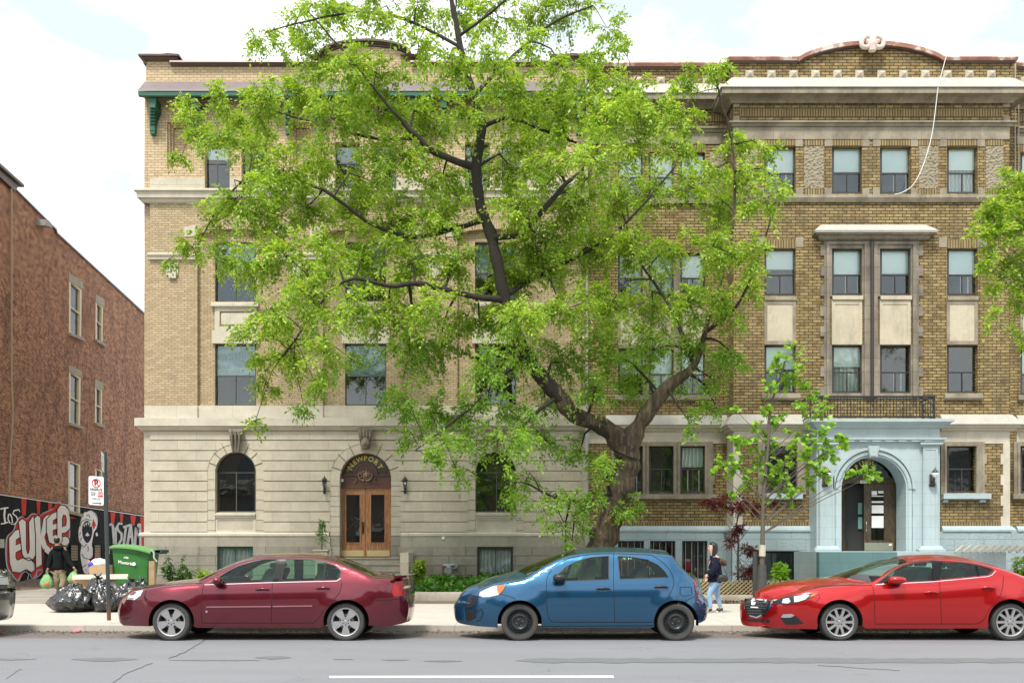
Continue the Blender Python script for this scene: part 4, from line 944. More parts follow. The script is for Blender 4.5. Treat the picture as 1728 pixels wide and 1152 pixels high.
V, Fs = text_mesh('233', .1, bold=.003); c0 = W(1457.5, 812.4, YDo - .063); MB().add([(c0.x + p.x, c0.y, c0.z + p.y) for p in V], Fs).build('number', M_BLACK, npl, fix=False)
m = MB()
for ch, aa in zip('PINGL', np.linspace(132, 75, 5)):
    V, Fs = text_mesh(ch, .2, bold=.004); a_ = R(aa); r_ = 30 * YDo / F; c0 = W(1466, 810, YDo + .03); Rm = Matrix.Rotation(a_ - math.pi / 2, 2)
    m.add([(c0.x + r_ * math.cos(a_) + (Rm @ p.to_2d()).x, c0.y, c0.z + r_ * math.sin(a_) + (Rm @ p.to_2d()).y) for p in V], Fs)
m.build('gold_lettering', M_GOLD, B, fix=False)
for c, s in ((1393, -1), (1574, 1)):      # porch lanterns with frosted globes
    o = MB(); o.pbox(c - 5, 800, c + 4, 821, YP - .13, .03).pbox(c - 5, 816, c + 5, 818, YP - .2, .08)
    o.tube([W(c - 1, 812, YP - .12), W(c - 1, 810, YP - .3), W(c + 3, 806, YP - .36)], .03, 6)
    o.lathe([(-.03, .09), (0, .10), (.07, .05), (.1, .015), (.16, .005)], W(c + 4, 796, YP - .36), 'Z', 12); ob = o.build('wall_lantern', M_FRAME, B)
    MB().lathe([(-.18, .02), (-.15, .06), (-.08, .095), (0, .09)], W(c + 4, 796, YP - .36), 'Z', 12).build('lantern_glass', M_WHITE, ob)
# --- balcony railing over the porch

Yb = YP - .25
def f(m):
    m.tube([W(1367, 669, Yb), W(1578, 669, Yb)], .028, 6); m.tube([W(1367, 703, Yb), W(1578, 703, Yb)], .022, 6); m.tube([W(1367, 673, Yb), W(1578, 673, Yb)], .014, 6)
    for x in list(np.arange(1391, 1557, 5.55)): m.tube([W(x, 669, Yb), W(x, 703, Yb)], .013, 5, cap=False)
    for x in (1368, 1388, 1557, 1577): m.tube([W(x, 667, Yb), W(x, 706, Yb)], .024, 6)
    for c in (1378, 1567): m.tube([W(c + 9 * math.cos(t_), 688 + 9 * math.sin(t_), Yb) for t_ in np.linspace(0, 2 * math.pi, 20)], .015, 5); m.tube([W(c, 669, Yb), W(c, 679, Yb)], .012, 5); m.tube([W(c, 697, Yb), W(c, 703, Yb)], .012, 5)
    for s, x in ((-1, 1368), (1, 1577)):
        p = W(x, 669, Yb); q = W(x, 703, Yb)
        m.tube([p, (p.x, YB, p.z)], .025, 6); m.tube([q, (q.x, YB, q.z)], .02, 6)
        for k in range(8): m.tube([(p.x, Yb + .2 * k + .1, p.z), (p.x, Yb + .2 * k + .1, q.z)], .012, 5)
rl = mbb('balcony_railing', M_BLACK, f)
# --- cable slung from the gable, thin pipes on the right
mbb('hanging_cable', M_WHITE, lambda m: m.tube([W(x, y, YB - .5) for x, y in catmull([(1597, 95), (1590, 120), (1583, 148), (1578, 190), (1572, 230), (1561, 270), (1550, 297), (1538, 315), (1522, 325), (1510, 328)], 5)], .012, 6))
mbb('thin_pipe', M_CREAM2, lambda m: (m.tube([W(1713, 108, YR - .55), W(1713, 300, YR - .2)], .015, 6), m.tube([W(1719, 150, YR - .5), W(1719, 300, YR - .2)], .015, 6)))
# teal stair walls of the entrance
def f(m):
    m.box(xpx(1382, 28.6), xpx(1505, 29), 28.6, 28.85, 0, zpx(931, 28.6)); m.box(xpx(1372, 29.2), xpx(1382, 28.6) + .02, 28.58, YP - .06, 0, zpx(934, 28.6))
mbb('stair_wall', M_TEAL, f)
mbb('landing', M_BLUE, lambda m: (m.box(xpx(1505, 29), xpx(1692, 29), 28.8, YP - .06, 0, zpx(930.5, 28.8)), m.box(xpx(1382, 28.6)+.002, xpx(1505, 29)-.002, 28.86, YP - .06, 0, zpx(930, YP)), m.box(xpx(1385, 31), xpx(1585, 31), YP - .058, YB + .4, 0, zpx(929.5, YP))))

# ================================================================ red brick building along the alley (left)
LP = xpx(14, 35.0) + 1.75
def LW(px, py, off=0.0):               # point on the alley wall seen at a photo pixel; off = metres out of the wall
    k = (px - CX) / F; Y = LP / (k + 0.05); n = Vector((1, 0.05, 0)).normalized()
    return Vector((k * Y, Y, EYE + (HZ - py) * Y / F)) + n * off
RB = thing('brick_house', 'dark red brick building beside the alley with graffiti painted along its base', 'building', (LW(100, 980).x - 4, LW(100, 980).y, 0.09))
def lw(m, outers, holes, off, d, mi=0): return m.gprism(outers, holes, lambda p: LW(p[0], p[1], off), lambda p: LW(p[0], p[1], off - d), mi)
roofl = [(-60, 236), (22.4, 317), (93, 387), (95, 393.5), (241, 527.5), (300, 581)]
wq = [[(116.3, 473.6), (137.5, 488.7), (136.7, 570.3), (115.9, 561)], [(161.2, 509), (173.4, 518.5), (172.6, 580.5), (160.8, 572)], [(116.3, 626.3), (136, 637), (134.7, 719), (115.9, 712.4)],
      [(160.4, 653), (172, 658), (171.4, 717), (160, 713)], [(114.6, 777), (135, 783.7), (134.6, 867), (115.3, 861.7)], [(160, 790), (172, 794), (172, 853), (160, 850)]]
def topl(x): return 825 + 0.146 * x + 7.5
m = MB(); lw(m, [roofl + [(300, topl(300)), (-60, topl(-60))]], wq, 0, .35)
a, b = LW(-60, 236), LW(300, 581)
lo = lambda v, z: (v.x, v.y, z)
w1, w2 = LW(-60, 900, -.35), LW(300, 900, -.35); z1, z2 = a.z, b.z
m.add([(w1.x, w1.y, 0), (w1.x - 9, w1.y, 0), (w1.x - 9, w1.y, z1), (w1.x, w1.y, z1), (w2.x, w2.y, 0), (w2.x - 9, w2.y, 0), (w2.x - 9, w2.y, z2 - .4), (w2.x, w2.y, z2 - .4)], [(0, 1, 2, 3), (5, 4, 7, 6), (1, 5, 6, 2), (3, 2, 6, 7)])
m.build('brick_wall', M_REDBRICK, RB)
m = MB(); L_, R_ = ribbon(roofl, 2.4); lw(m, [[tuple(p) for p in L_] + [tuple(p) for p in R_][::-1]], [], .05, .45); m.build('roof_edge', M_BROWNMETAL, RB)
def shift(q, dx, dy): return [(x + dx, y + dy) for x, y in q]
def inset(q, k=.86, kv=.955):
    cx = sum(p[0] for p in q) / 4; cy = sum(p[1] for p in q) / 4
    l, r = q[0], q[1]; out_ = []
    for (x, y) in q: out_.append((cx + (x - cx) * k, cy + (y - cy) * kv))
    return out_
M_LINTEL = stone('alley_lintel_stone', (.48, .44, .36), (.42, .38, .3), 9, 40, 0, amt=.5, bump=.3)
for i, q in enumerate(wq):
    inn = inset(q, .72 if i % 2 == 0 else .66)
    ml = [((inn[0][0] + inn[3][0]) / 2, (inn[0][1] + inn[3][1]) / 2 + 0), ((inn[1][0] + inn[2][0]) / 2, (inn[1][1] + inn[2][1]) / 2)]
    h1 = [inn[0], inn[1], (ml[1][0], ml[1][1] - .9), (ml[0][0], ml[0][1] - .9)]; h2 = [(ml[0][0], ml[0][1] + .9), (ml[1][0], ml[1][1] + .9), inn[2], inn[3]]
    m = MB(); lw(m, [q], [h1, h2], .01, .1); w = m.build('window', M_BEIGEFRAME, RB)
    m = MB(); lw(m, [q], [], -.08, .01); m.build('pane', G_WIN if i in (0, 2) else G_DARK, w)
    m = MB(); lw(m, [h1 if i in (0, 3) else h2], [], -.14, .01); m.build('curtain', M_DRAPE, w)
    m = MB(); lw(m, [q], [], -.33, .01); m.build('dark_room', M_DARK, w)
    if i < 5:
        m = MB(); s0, s1 = q[3], q[2]; lw(m, [[(s0[0] - 1, s0[1]), (s1[0] + 1.5, s1[1]), (s1[0] + 1.5, s1[1] + 5), (s0[0] - 1, s0[1] + 4.5)]], [], .12, .14); m.build('window_sill', M_LINTEL, RB)
    if i < 4:
        m = MB(); s0, s1 = q[0], q[1]; h = 13 if i != 2 else 11; lw(m, [[(s0[0] - 1, s0[1] - h), (s1[0] + 1.5, s1[1] - h - .5), (s1[0] + 1.5, s1[1]), (s0[0] - 1, s0[1])]], [], .03, .05); m.build('lintel', M_LINTEL, RB)
m = MB(); lw(m, [[(-30, 258), (30, 311), (31, 316), (-30, 264)]], [], .22, .25); lw(m, [[(-30, 264), (26, 314), (20, 322), (-30, 276)]], [], .12, .15); m.build('roof_cornice', M_BROWNMETAL, RB)
m = MB(); m.tube([LW(14.5, 318, .1), LW(14.5, 640, .1), LW(17, 700, .1), LW(13, 760, .1), LW(10, 830, .1)], .035, 6); m.build('drainpipe', plain('weathered_copper_pipe', (.38, .28, .17), .6), RB)
m = MB(); lw(m, [[(60, 370), (66, 371), (73, 379), (73, 384), (60, 380)]], [], .35, .36); m.build('wall_vent', plain('grey_vent', (.3, .3, .28), .5, .3), RB)
# painted base with the mural
t = NT('black_masonry_paint'); bf = t.noise(3, 6, .7); t.col(t.ramp(bf, [(.35, (.010, .011, .012)), (.7, (.028, .029, .031))])); t.set(Roughness=.85); t.p.inputs['Specular IOR Level'].default_value = .15
sp = t.n('ShaderNodeSeparateXYZ'); t.l(t.pos(), sp.inputs[0]); cb = t.n('ShaderNodeCombineXYZ'); t.l(sp.outputs[1], cb.inputs[0]); t.l(sp.outputs[2], cb.inputs[1]); bk = t.n('ShaderNodeTexBrick'); bk.inputs['Scale'].default_value = 1; bk.inputs['Brick Width'].default_value = .23; bk.inputs['Row Height'].default_value = .082; bk.inputs['Mortar Size'].default_value = .01
t.l(cb.outputs[0], bk.inputs['Vector']); t.bump(bk.outputs['Fac'], -.6, .01); M_BLKPAINT = t.m
def spray(name, c, v=.2): return plain(name, c, .75, 0, v, 4, spec=.2)
M_SW, M_SR, M_SB, M_SK, M_SG, M_SP = spray('white_spray_paint', (.92, .92, .94), .1), spray('red_spray_paint', (.62, .05, .025), .25), spray('pale_blue_spray_paint', (.45, .58, .75)), spray('black_spray_paint', (.012, .012, .014)), spray('grey_spray_paint', (.55, .55, .54), .3), spray('pink_spray_paint', (.6, .36, .34))
m = MB(); lw(m, [[(-60, topl(-60)), (300, topl(300)), (300, 980), (240, 990), (0, 1012), (-60, 1020)]], [[(114.6, 840), (135, 843), (134.6, 867), (115.3, 861.7)]], -.0, .36)
base = m.build('painted_base', M_BLKPAINT, RB)
def G(p): return (p[0] / 6.064, 820 + p[1] / 6.064)
def layer(name, mat, polys, off, holes=()):
    m = MB(); lw(m, [[G(p) for p in poly] for poly in polys], [[G(p) for p in h] for h in holes], off, .003); return m.split(name, mat, base)
def rib(pts, w, closed=False):
    L_, R_ = ribbon(pts, w, closed); out_ = []; n = len(pts)
    for i in range(n if closed else n - 1): j = (i + 1) % n; out_.append([tuple(L_[i]), tuple(L_[j]), tuple(R_[j]), tuple(R_[i])])
    return out_
def ribs(name, mat, lines, w, off, closed=False):
    m = MB()
    for k, ln in enumerate(lines):
        for q in rib(ln, w if not isinstance(w, list) else w[k], closed): lw(m, [[G(p) for p in q]], [], off + .0006 * (k % 3), .002)
    return m.split(name, mat, base)
layer('white_edge_line', M_SW, [[(-200, 50), (1700, 336), (1700, 342), (-200, 60)]], .008)
layer('red_stripes', M_SR, [[(215, 122), (270, 130), (262, 300), (225, 300)], [(372, 145), (412, 150), (405, 290), (382, 290)], [(490, 165), (535, 172), (520, 260), (495, 260)], [(1128, 262), (1180, 270), (1165, 400), (1140, 400)], [(1225, 275), (1262, 282), (1250, 380), (1232, 380)], [(1330, 295), (1390, 303), (1375, 400), (1345, 400)], [(1435, 310), (1468, 315), (1468, 640), (1440, 640)], [(700, 300), (790, 330), (700, 330)]], .006)
halo = catmull([(185, 975), (110, 900), (60, 800), (58, 540), (130, 455), (150, 390), (185, 325), (225, 305), (265, 330), (320, 280), (365, 280), (400, 305), (440, 270), (540, 225), (575, 165), (620, 165), (650, 195), (690, 190), (708, 250), (715, 490), (700, 560), (700, 600), (640, 640), (560, 640), (520, 700), (445, 620), (440, 860), (350, 950), (320, 940), (285, 860), (250, 870)], 4, True)
layer('mural_halo', M_SB, [halo], .010)
cx_, cy_ = 380, 540; inn = [(cx_ + (x - cx_) * .965, cy_ + (y - cy_) * .97) for x, y in halo]; layer('mural_red_shadow', M_SR, [inn], .014)
E1 = [(88, 530), (150, 455), (238, 425), (240, 490), (155, 545), (152, 605), (225, 575), (228, 635), (152, 675), (152, 735), (170, 760), (230, 735), (300, 745), (345, 790), (350, 850), (310, 880), (250, 850), (200, 880), (120, 870), (95, 780), (90, 640)]
U = [(185, 365), (220, 335), (255, 360), (258, 640), (270, 690), (285, 690), (298, 640), (290, 370), (325, 315), (355, 330), (358, 690), (330, 740), (290, 755), (245, 735), (222, 690), (205, 520)]
K = [(345, 330), (375, 300), (402, 320), (408, 500), (438, 330), (470, 300), (505, 290), (495, 370), (445, 520), (470, 600), (520, 650), (515, 720), (440, 660), (412, 590), (418, 800), (362, 830), (360, 500)]
E2 = [(470, 340), (520, 285), (572, 262), (575, 320), (532, 348), (530, 395), (576, 378), (576, 432), (530, 448), (530, 510), (582, 490), (582, 560), (535, 590), (495, 570), (470, 460)]
P = [(578, 240), (610, 195), (650, 200), (690, 240), (705, 330), (705, 430), (665, 468), (622, 478), (622, 560), (590, 600), (578, 570)]
Ph = [(628, 330), (640, 290), (660, 300), (668, 350), (662, 400), (628, 418)]
Cb = [(660 + 42 * math.cos(a), 560 + 45 * math.sin(a)) for a in np.linspace(0, 6.283, 20)[:-1]]
for i_, q_ in enumerate([Cb, E1, U, K, E2, P]):
    gx = sum(p[0] for p in q_) / len(q_); gy = sum(p[1] for p in q_) / len(q_)
    ribs('mural_outline', M_SK, [q_], 20, .018 + .004 * i_, True); layer('mural_letter', M_SW, [q_], .0202 + .004 * i_, [Ph] if q_ is P else [])
layer('mural_letter_hole', M_SR, [Ph], .0405); ribs('mural_outline', M_SK, [Ph], 10, .042, True)
ribs('mural_detail', M_SK, [[(230, 735), (290, 730), (340, 770), (350, 850)], [(440, 640), (430, 860)], [(200, 880), (260, 850), (310, 880)]], 8, .045)
ribs('mural_tail', M_SB, [[(180, 970), (215, 890), (260, 870), (290, 900), (275, 960)], [(330, 950), (365, 900), (375, 860), (440, 850)], [(350, 960), (372, 900)]], 9, .020)
ribs('blackletter_word', M_SW, [[(0, 232), (40, 224), (82, 218)], [(48, 225), (40, 300), (50, 375)], [(5, 385), (50, 378), (82, 365)], [(85, 285), (78, 330), (95, 375), (125, 372), (118, 320), (100, 285), (85, 285)], [(190, 238), (140, 250), (128, 280), (165, 310), (180, 350), (150, 385)], [(110, 388), (150, 385)], [(190, 238), (200, 262)]], [14, 18, 12, 12, 13, 8, 8], .012)
# long pale face with an open mouth
layer('mural_hood', M_SG, [[(940 + 60 * math.cos(a), 350 + 115 * math.sin(a)) for a in np.linspace(0, 6.283, 24)[:-1]]], .006)
ribs('mural_hood_line', M_SK, [[(870, 260), (930, 235), (985, 270), (1020, 350), (1025, 460), (990, 520)], [(880, 300), (905, 290), (915, 320)]], [16, 7], .0165)
face = catmull([(808, 560), (800, 470), (815, 390), (838, 310), (870, 258), (920, 250), (965, 285), (992, 350), (988, 420), (960, 470), (945, 540), (938, 610), (965, 680), (930, 730), (905, 760), (912, 880), (860, 885), (835, 800), (820, 690), (832, 600)], 3, True)
mouth = catmull([(838, 470), (842, 400), (880, 352), (915, 370), (938, 420), (942, 480), (920, 550), (885, 580), (850, 530)], 3, True)
layer('mural_face', M_SW, [face], .012, [mouth])
layer('mural_mouth', M_SK, [mouth], .0125)
layer('mural_teeth', M_SW, [[(848, 400), (862, 385), (862, 415)], [(868, 380), (885, 370), (880, 405)], [(892, 368), (910, 372), (900, 402)], [(915, 385), (932, 405), (915, 415)], [(868, 500), (890, 470), (912, 500), (890, 512)], [(975, 480), (990, 470), (998, 505), (978, 512)]], .018)
layer('mural_cheek', M_SR, [[(950, 330), (978, 395), (955, 440), (938, 395)], [(955, 690), (1010, 640), (1010, 730), (925, 740)]], .019)
ribs('mural_face_lines', M_SK, [[(815, 410), (830, 360), (880, 335), (925, 350)], [(835, 600), (850, 625), (885, 590)], [(832, 690), (855, 730), (905, 745)], [(895, 610), (900, 650), (893, 665)], [(812, 560), (835, 520)], [(838, 830), (880, 800)], [(818, 470), (812, 500)], [(875, 850), (882, 855)]], 6, .020)
# grey wildstyle tag towards the back of the alley
tagl = [[(1118, 400), (1135, 385), (1150, 400), (1165, 590), (1180, 590), (1180, 420)], [(1250, 385), (1215, 378), (1195, 410), (1205, 450), (1240, 485), (1240, 545), (1205, 600)], [(1255, 420), (1330, 395)], [(1285, 420), (1262, 600)], [(1335, 385), (1298, 605)], [(1335, 395), (1356, 600)], [(1310, 520), (1350, 510)], [(1378, 600), (1388, 420), (1408, 520), (1430, 400), (1434, 610)]]
ribs('grey_tag_outline', M_SK, tagl, 36, .012); ribs('grey_tag', M_SG, tagl, 24, .016)
layer('grey_tag_dot', M_SG, [[(1420 + 22 * math.cos(a), 400 + 22 * math.sin(a)) for a in np.linspace(0, 6.283, 14)[:-1]], [(1070, 600), (1110, 590), (1120, 690), (1070, 700)]], .020)
for x0, x1, y0, y1 in ((706, 800, 590, 775), (948, 1032, 590, 760)):   # louvred basement openings
    m = MB(); lw(m, [[G(p) for p in rect(x0, y0, x1, y1)]], [[G(p) for p in rect(x0 + 8, y0 + 8, x1 - 8, y1 - 8)]], .06, .06); fr = m.build('basement_window', M_BLKPAINT, RB)
    m = MB()
    for k in range(6): yy = y0 + 12 + k * (y1 - y0 - 24) / 6; lw(m, [[G(p) for p in rect(x0 + 8, yy, x1 - 8, yy + (y1 - y0) / 6 - 9)]], [], .03, .02)
    m.build('boards', plain('weathered_boards', (.30, .26, .19), .8, 0, .3), fr)
m = MB(); lw(m, [[G(p) for p in rect(700, 780, 800, 810)]], [], .1, .1); m.split('ledge', M_BLKPAINT, RB)
m = MB(); lw(m, [[G(p) for p in rect(-10, 540, 30, 630)]], [], .05, .05); m.build('meter_box', plain('pale_green_box', (.45, .5, .42), .6), RB)
# rubble strip against the wall
m = MB(); rs = random.Random(3); n = 60; vs_, fs = [], []
for i in range(n + 1):
    y = 31 + i * .42; base_ = LP - 0.05 * y
    for j, (o, z) in enumerate(((-.1, .30), (.12, .34), (.35, .26), (.7, .16), (1.2, .10), (1.6, .06))): vs_.append((base_ + o + rs.uniform(-.06, .06), y, z * rs.uniform(.75, 1.3)))
for i in range(n):
    for j in range(5): a = i * 6 + j; fs.append((a, a + 1, a + 7, a + 6))
m.add(vs_, fs); tag(m.build('earth_bank', M_SOIL, smooth=60), kind='structure')

# ================================================================ cars
def lerp_poly(pts, x):
    if x <= pts[0][0]: return pts[0][1]
    for (x0, y0), (x1, y1) in zip(pts, pts[1:]):
        if x <= x1: return y0 + (y1 - y0) * (x - x0) / max(1e-6, x1 - x0)
    return pts[-1][1]
GY = 1080.0
class Car:
    """car drawn from its side elevation: top/bottom outlines and panels in photo pixels on the near side plane"""
    def __init__(s, name, label, Yn, width, top, arches, sill, belt, paint, Lf=85, Lr=80, Tf=.42, Tr=.36, tum=.42, rnd=7, crease=None, ws=(0, 0), rw=(0, 0), bulge=None, hollow=0.0):
        top = catmull(top, 3)
        s.Yn, s.Wd, s.belt, s.Lf, s.Lr, s.Tf, s.Tr, s.tum, s.rnd, s.top = Yn, width, belt, Lf, Lr, Tf, Tr, tum, rnd, top
        s.x0 = min(p[0] for p in top); s.x1 = max(p[0] for p in top); s.sy = sum(p[1] for p in sill) / len(sill); s.crease = crease; s.hollow = hollow; s.arches = arches
        itop = min(range(len(top)), key=lambda i: top[i][0]); jtop = max(range(len(top)), key=lambda i: top[i][0]); s.mono = [p for p in top[itop:jtop + 1]]
        s.paint = paint; s.ws, s.rw, s.bulge = ws, rw, bulge or (lambda x, y: (0, .05))
        g = xpx((s.x0 + s.x1) / 2, Yn + width / 2); s.root = thing(name, label, 'car', (g, Yn + width / 2, 0.0), 'cars parked along the kerb')
    def inset(s, x, y):
        d = 0.0
        u = max(0, 1 - (x - s.x0) / s.Lf); d += s.Tf * u ** 2.6
        u = max(0, 1 - (s.x1 - x) / s.Lr); d += s.Tr * u ** 2.6
        by = lerp_poly(s.belt, x)
        if y > by:
            t_ = (y - by) / (s.sy - by); d += .055 * (max(0, .38 - t_) / .38) ** 2 + .075 * (max(0, t_ - .38) / .62) ** 2
            if s.crease:
                cy = lerp_poly(s.crease, x); d += s.hollow * math.exp(-((y - cy - 5) / 7) ** 2) * min(1, max(0, (x - s.crease[0][0]) / 30), max(0, (s.crease[-1][0] - x) / 30))
        else: d += .055 + (by - y) / 107.0 * s.tum
        for (cx, cy, r, ry) in s.arches:      # flared arches
            q = math.hypot((x - cx) / r, (y - cy) / ry)
            if q < 1.5: d -= .028 * max(0, 1 - (q - 1) / .5) * min(1, 1.0)
        dd = y - lerp_poly(s.mono, x)
        if dd < s.rnd and x > s.x0 + 4 and x < s.x1 - 4: k = 1 - max(0, dd) / s.rnd; d += .085 * (1 - math.sqrt(max(0, 1 - k * k)))
        return d
    def P(s, x, y, off=0.0):               # point on the near side surface
        Y = s.Yn + s.inset(x, y) - off; return W(x, y, Y)
    def far(s, v): return Vector((v.x, 2 * s.Yn + s.Wd - v.y, v.z))
    def both(s, name, mat, outers, holes=(), off=.004, parent=None, thick=.004, step=7, one=False, smooth=40):
        if len(outers) > 1 and not holes:
            r_ = []
            for o_ in outers: r_ += s.both(name, mat, [o_], (), off, parent, thick, step, one, smooth)
            return r_
        V, T, _ = s.tess(outers, holes, step); objs = []
        for side in (0, 1):
            if side and one: break
            A = [s.P(x, y, off) for x, y in V]; Bk = [s.P(x, y, off - thick) for x, y in V]
            if side: A = [s.far(v) for v in A]; Bk = [s.far(v) for v in Bk]
            n = len(V); fs = []; cnt = {}
            for t_ in T:
                a, b, c = (int(q) for q in t_); fs += [(a, b, c), (n + c, n + b, n + a)]
                for e in ((a, b), (b, c), (c, a)): cnt.setdefault(tuple(sorted(e)), []).append(e)
            for l in cnt.values():
                if len(l) == 1: a, b = l[0]; fs.append((b, a, n + a, n + b))
            o = MB().add(A + Bk, fs).build(name, mat, parent or s.root, smooth=smooth); objs.append(o)
        return objs
    def tess(s, outers, holes, step, extra=()):
        xs = [p[0] for o_ in outers for p in o_]; ys = [p[1] for o_ in outers for p in o_]
        outers = [dense(list(o_) + [o_[0]], step)[:-1] for o_ in outers]; holes = [dense(list(h) + [h[0]], step)[:-1] for h in holes]
        gx = np.arange(min(xs) + step / 2, max(xs), step); gy = np.arange(min(ys) + step / 2, max(ys), step); pts = np.array([(x, y) for x in gx for y in gy])
        if len(pts):
            k = np.zeros(len(pts), bool)
            for o_ in outers: k |= pip(pts, o_)
            pts = pts[k]
            allb = np.array([p for o_ in outers for p in o_] + [p for h in holes for p in h])
            if len(pts): pts = pts[np.array([np.min(np.abs(allb - p).sum(1)) > step * .45 for p in pts])]
        if len(extra):
            ex = np.array(extra); hb = np.array([p for h in holes for p in h]); ex = ex[np.array([np.min(np.hypot(*(hb - p).T)) > 1.2 for p in ex])]; rp = np.array(pts); rp = rp[np.array([np.min(np.hypot(*(ex - p).T)) > 2.5 for p in rp])]; pts = list(rp) + list(ex)
        return triangulate(outers, holes, [tuple(p) for p in pts])
    def body(s, bottom, windows, ncol=14):
        """shell: two pressed flanks + the surface spanning between them over hood, roof and bumpers"""
        top = dense(s.top, 5); outline = top + dense([s.top[-1]] + bottom + [s.top[0]], 5)[1:-1]
        ring = [(x, y + k) for x, y in top if s.x0 + 12 < x < s.x1 - 12 and y < s.sy - 45 for k in (1.1, 2.6, 4.6)]
        V, T, _ = s.tess([outline], windows, 6.5, ring)
        m = MB(); N_ = [s.P(x, y) for x, y in V]; m.add(N_, [tuple(int(q) for q in t_) for t_ in T]); m.add([s.far(v) for v in N_], [tuple(int(q) for q in t_[::-1]) for t_ in T])
        g = MB(); kinds = []
        rows = []
        for (x, y) in top:
            a = s.P(x, y); b = s.far(a); bx, bz = s.bulge(x, y); row = []
            for k in range(ncol + 1):
                v_ = k / ncol; v2 = min(1, max(0, (v_ - 1 / ncol) / (1 - 2 / ncol))); e = 1 - abs(2 * v2 - 1) ** 2.3; p = a.lerp(b, v_); row.append(Vector((p.x + bx * e, p.y, p.z + bz * e)))
            rows.append(row)
        s.rows = rows; s.toppts = top
        for i in range(len(rows) - 1):
            x = (top[i][0] + top[i + 1][0]) / 2; y = top[i][1]; isg = (s.ws[0] < x < s.ws[1] or s.rw[0] < x < s.rw[1]) and y < s.ws_y
            for k in range(ncol):
                q = [rows[i][k], rows[i][k + 1], rows[i + 1][k + 1], rows[i + 1][k]]
                if isg and 1 <= k < ncol - 1: g.add(q, [(0, 1, 2, 3)])
                else: m.add(q, [(0, 1, 2, 3)])
        # underside
        bot = dense([s.top[-1]] + bottom + [s.top[0]], 5)
        s.shell = m.build('body', s.paint, s.root, smooth=32, merge=True)
        w = g.split('windscreen', G_WSHIELD, s.root, smooth=40, merge=True)
        u = MB(); x0, x1 = s.x0 + 14, s.x1 - 14; segs = []; xs_ = [x0]
        for (cx, cy, r, ry) in s.arches: xs_ += [cx - r, cx + r]
        xs_.append(x1)
        for i in range(0, len(xs_), 2):
            q_ = .62 if i in (0, len(xs_) - 2) else .18
            if xs_[i + 1] > xs_[i]: u.box(xpx(xs_[i] + (14 if i == 0 else 0), s.Yn), xpx(xs_[i + 1] - (14 if i == len(xs_) - 2 else 0), s.Yn), s.Yn + q_, s.Yn + s.Wd - q_, zpx(s.sy - 2, s.Yn), zpx(s.sy - 32, s.Yn))
        u.box(xpx(x0 + 25, s.Yn), xpx(x1 - 25, s.Yn), s.Yn + .42, s.Yn + s.Wd - .42, zpx(s.sy - 2, s.Yn), zpx(s.sy - 50, s.Yn))
        for (cx, cy, r, ry) in s.arches:       # wheel housings
            for sd in (0, 1):
                pts = arc(cx, cy, r + .6, -10, 190, 20, ry + .6); vs_ = []
                for x, y in pts:
                    a = s.P(x, y, -.004); b = W(x, y, s.Yn); b = Vector((a.x, s.Yn + .5, a.z))
                    vs_ += [s.far(a), s.far(b)] if sd else [a, b]
                u.add(vs_, [(2 * i, 2 * i + 2, 2 * i + 3, 2 * i + 1) for i in range(len(pts) - 1)])
        u.build('underbody', M_UNDER, s.root)
        return s.shell
    def line(s, name, mat, pts, w=1.1, off=.0015, sm=0, parent=None, thick=.003, merge_to=None):
        pts = catmull(pts, sm) if sm else pts; pts = dense(pts, 6); L_, R_ = ribbon(pts, w)
        return s.both(name, mat, [[tuple(p) for p in L_] + [tuple(p) for p in R_][::-1]], off=off, parent=parent, thick=thick, step=20)
    def seams(s, lines, w=1.0):
        for side in (0, 1):
            m = MB()
            for pts, sm in lines:
                p2 = dense(catmull(pts, sm) if sm else pts, 5); L_, R_ = ribbon(p2, w)
                for i in range(len(p2) - 1):
                    q = [s.P(*p, .0022) for p in (L_[i], L_[i + 1], R_[i + 1], R_[i])]
                    if side: q = [s.far(v) for v in q]
                    m.add(q, [(0, 1, 2, 3)])
            m.split('panel_gap', M_SEAM, s.root)
    def handles(s, spots, mat, w=24, h=5, dark=M_SEAM):
        for (x, y) in spots:
            for side in (0, 1):
                pts = [(x, y + .5), (x + 4, y - .6), (x + w / 2, y - 1.2), (x + w - 4, y - .6), (x + w, y + .5)]; offs = (.004, .03, .038, .03, .004)
                path = [s.P(px, py, o) for (px, py), o in zip(pts, offs)]; cup = [s.P(x + w / 2 + 7 * math.cos(a), y + 2.4 + 3.4 * math.sin(a), .0032) for a in np.linspace(0, 6.283, 13)[:-1]]
                if side: path = [s.far(v) for v in path]; cup = [s.far(v) for v in cup]
                o = MB().tube(path, [.008, .017, .018, .017, .008], 8).build('door_handle', mat, s.root, smooth=60); MB().add(cup, [tuple(range(12))]).build('handle_recess', dark, o)
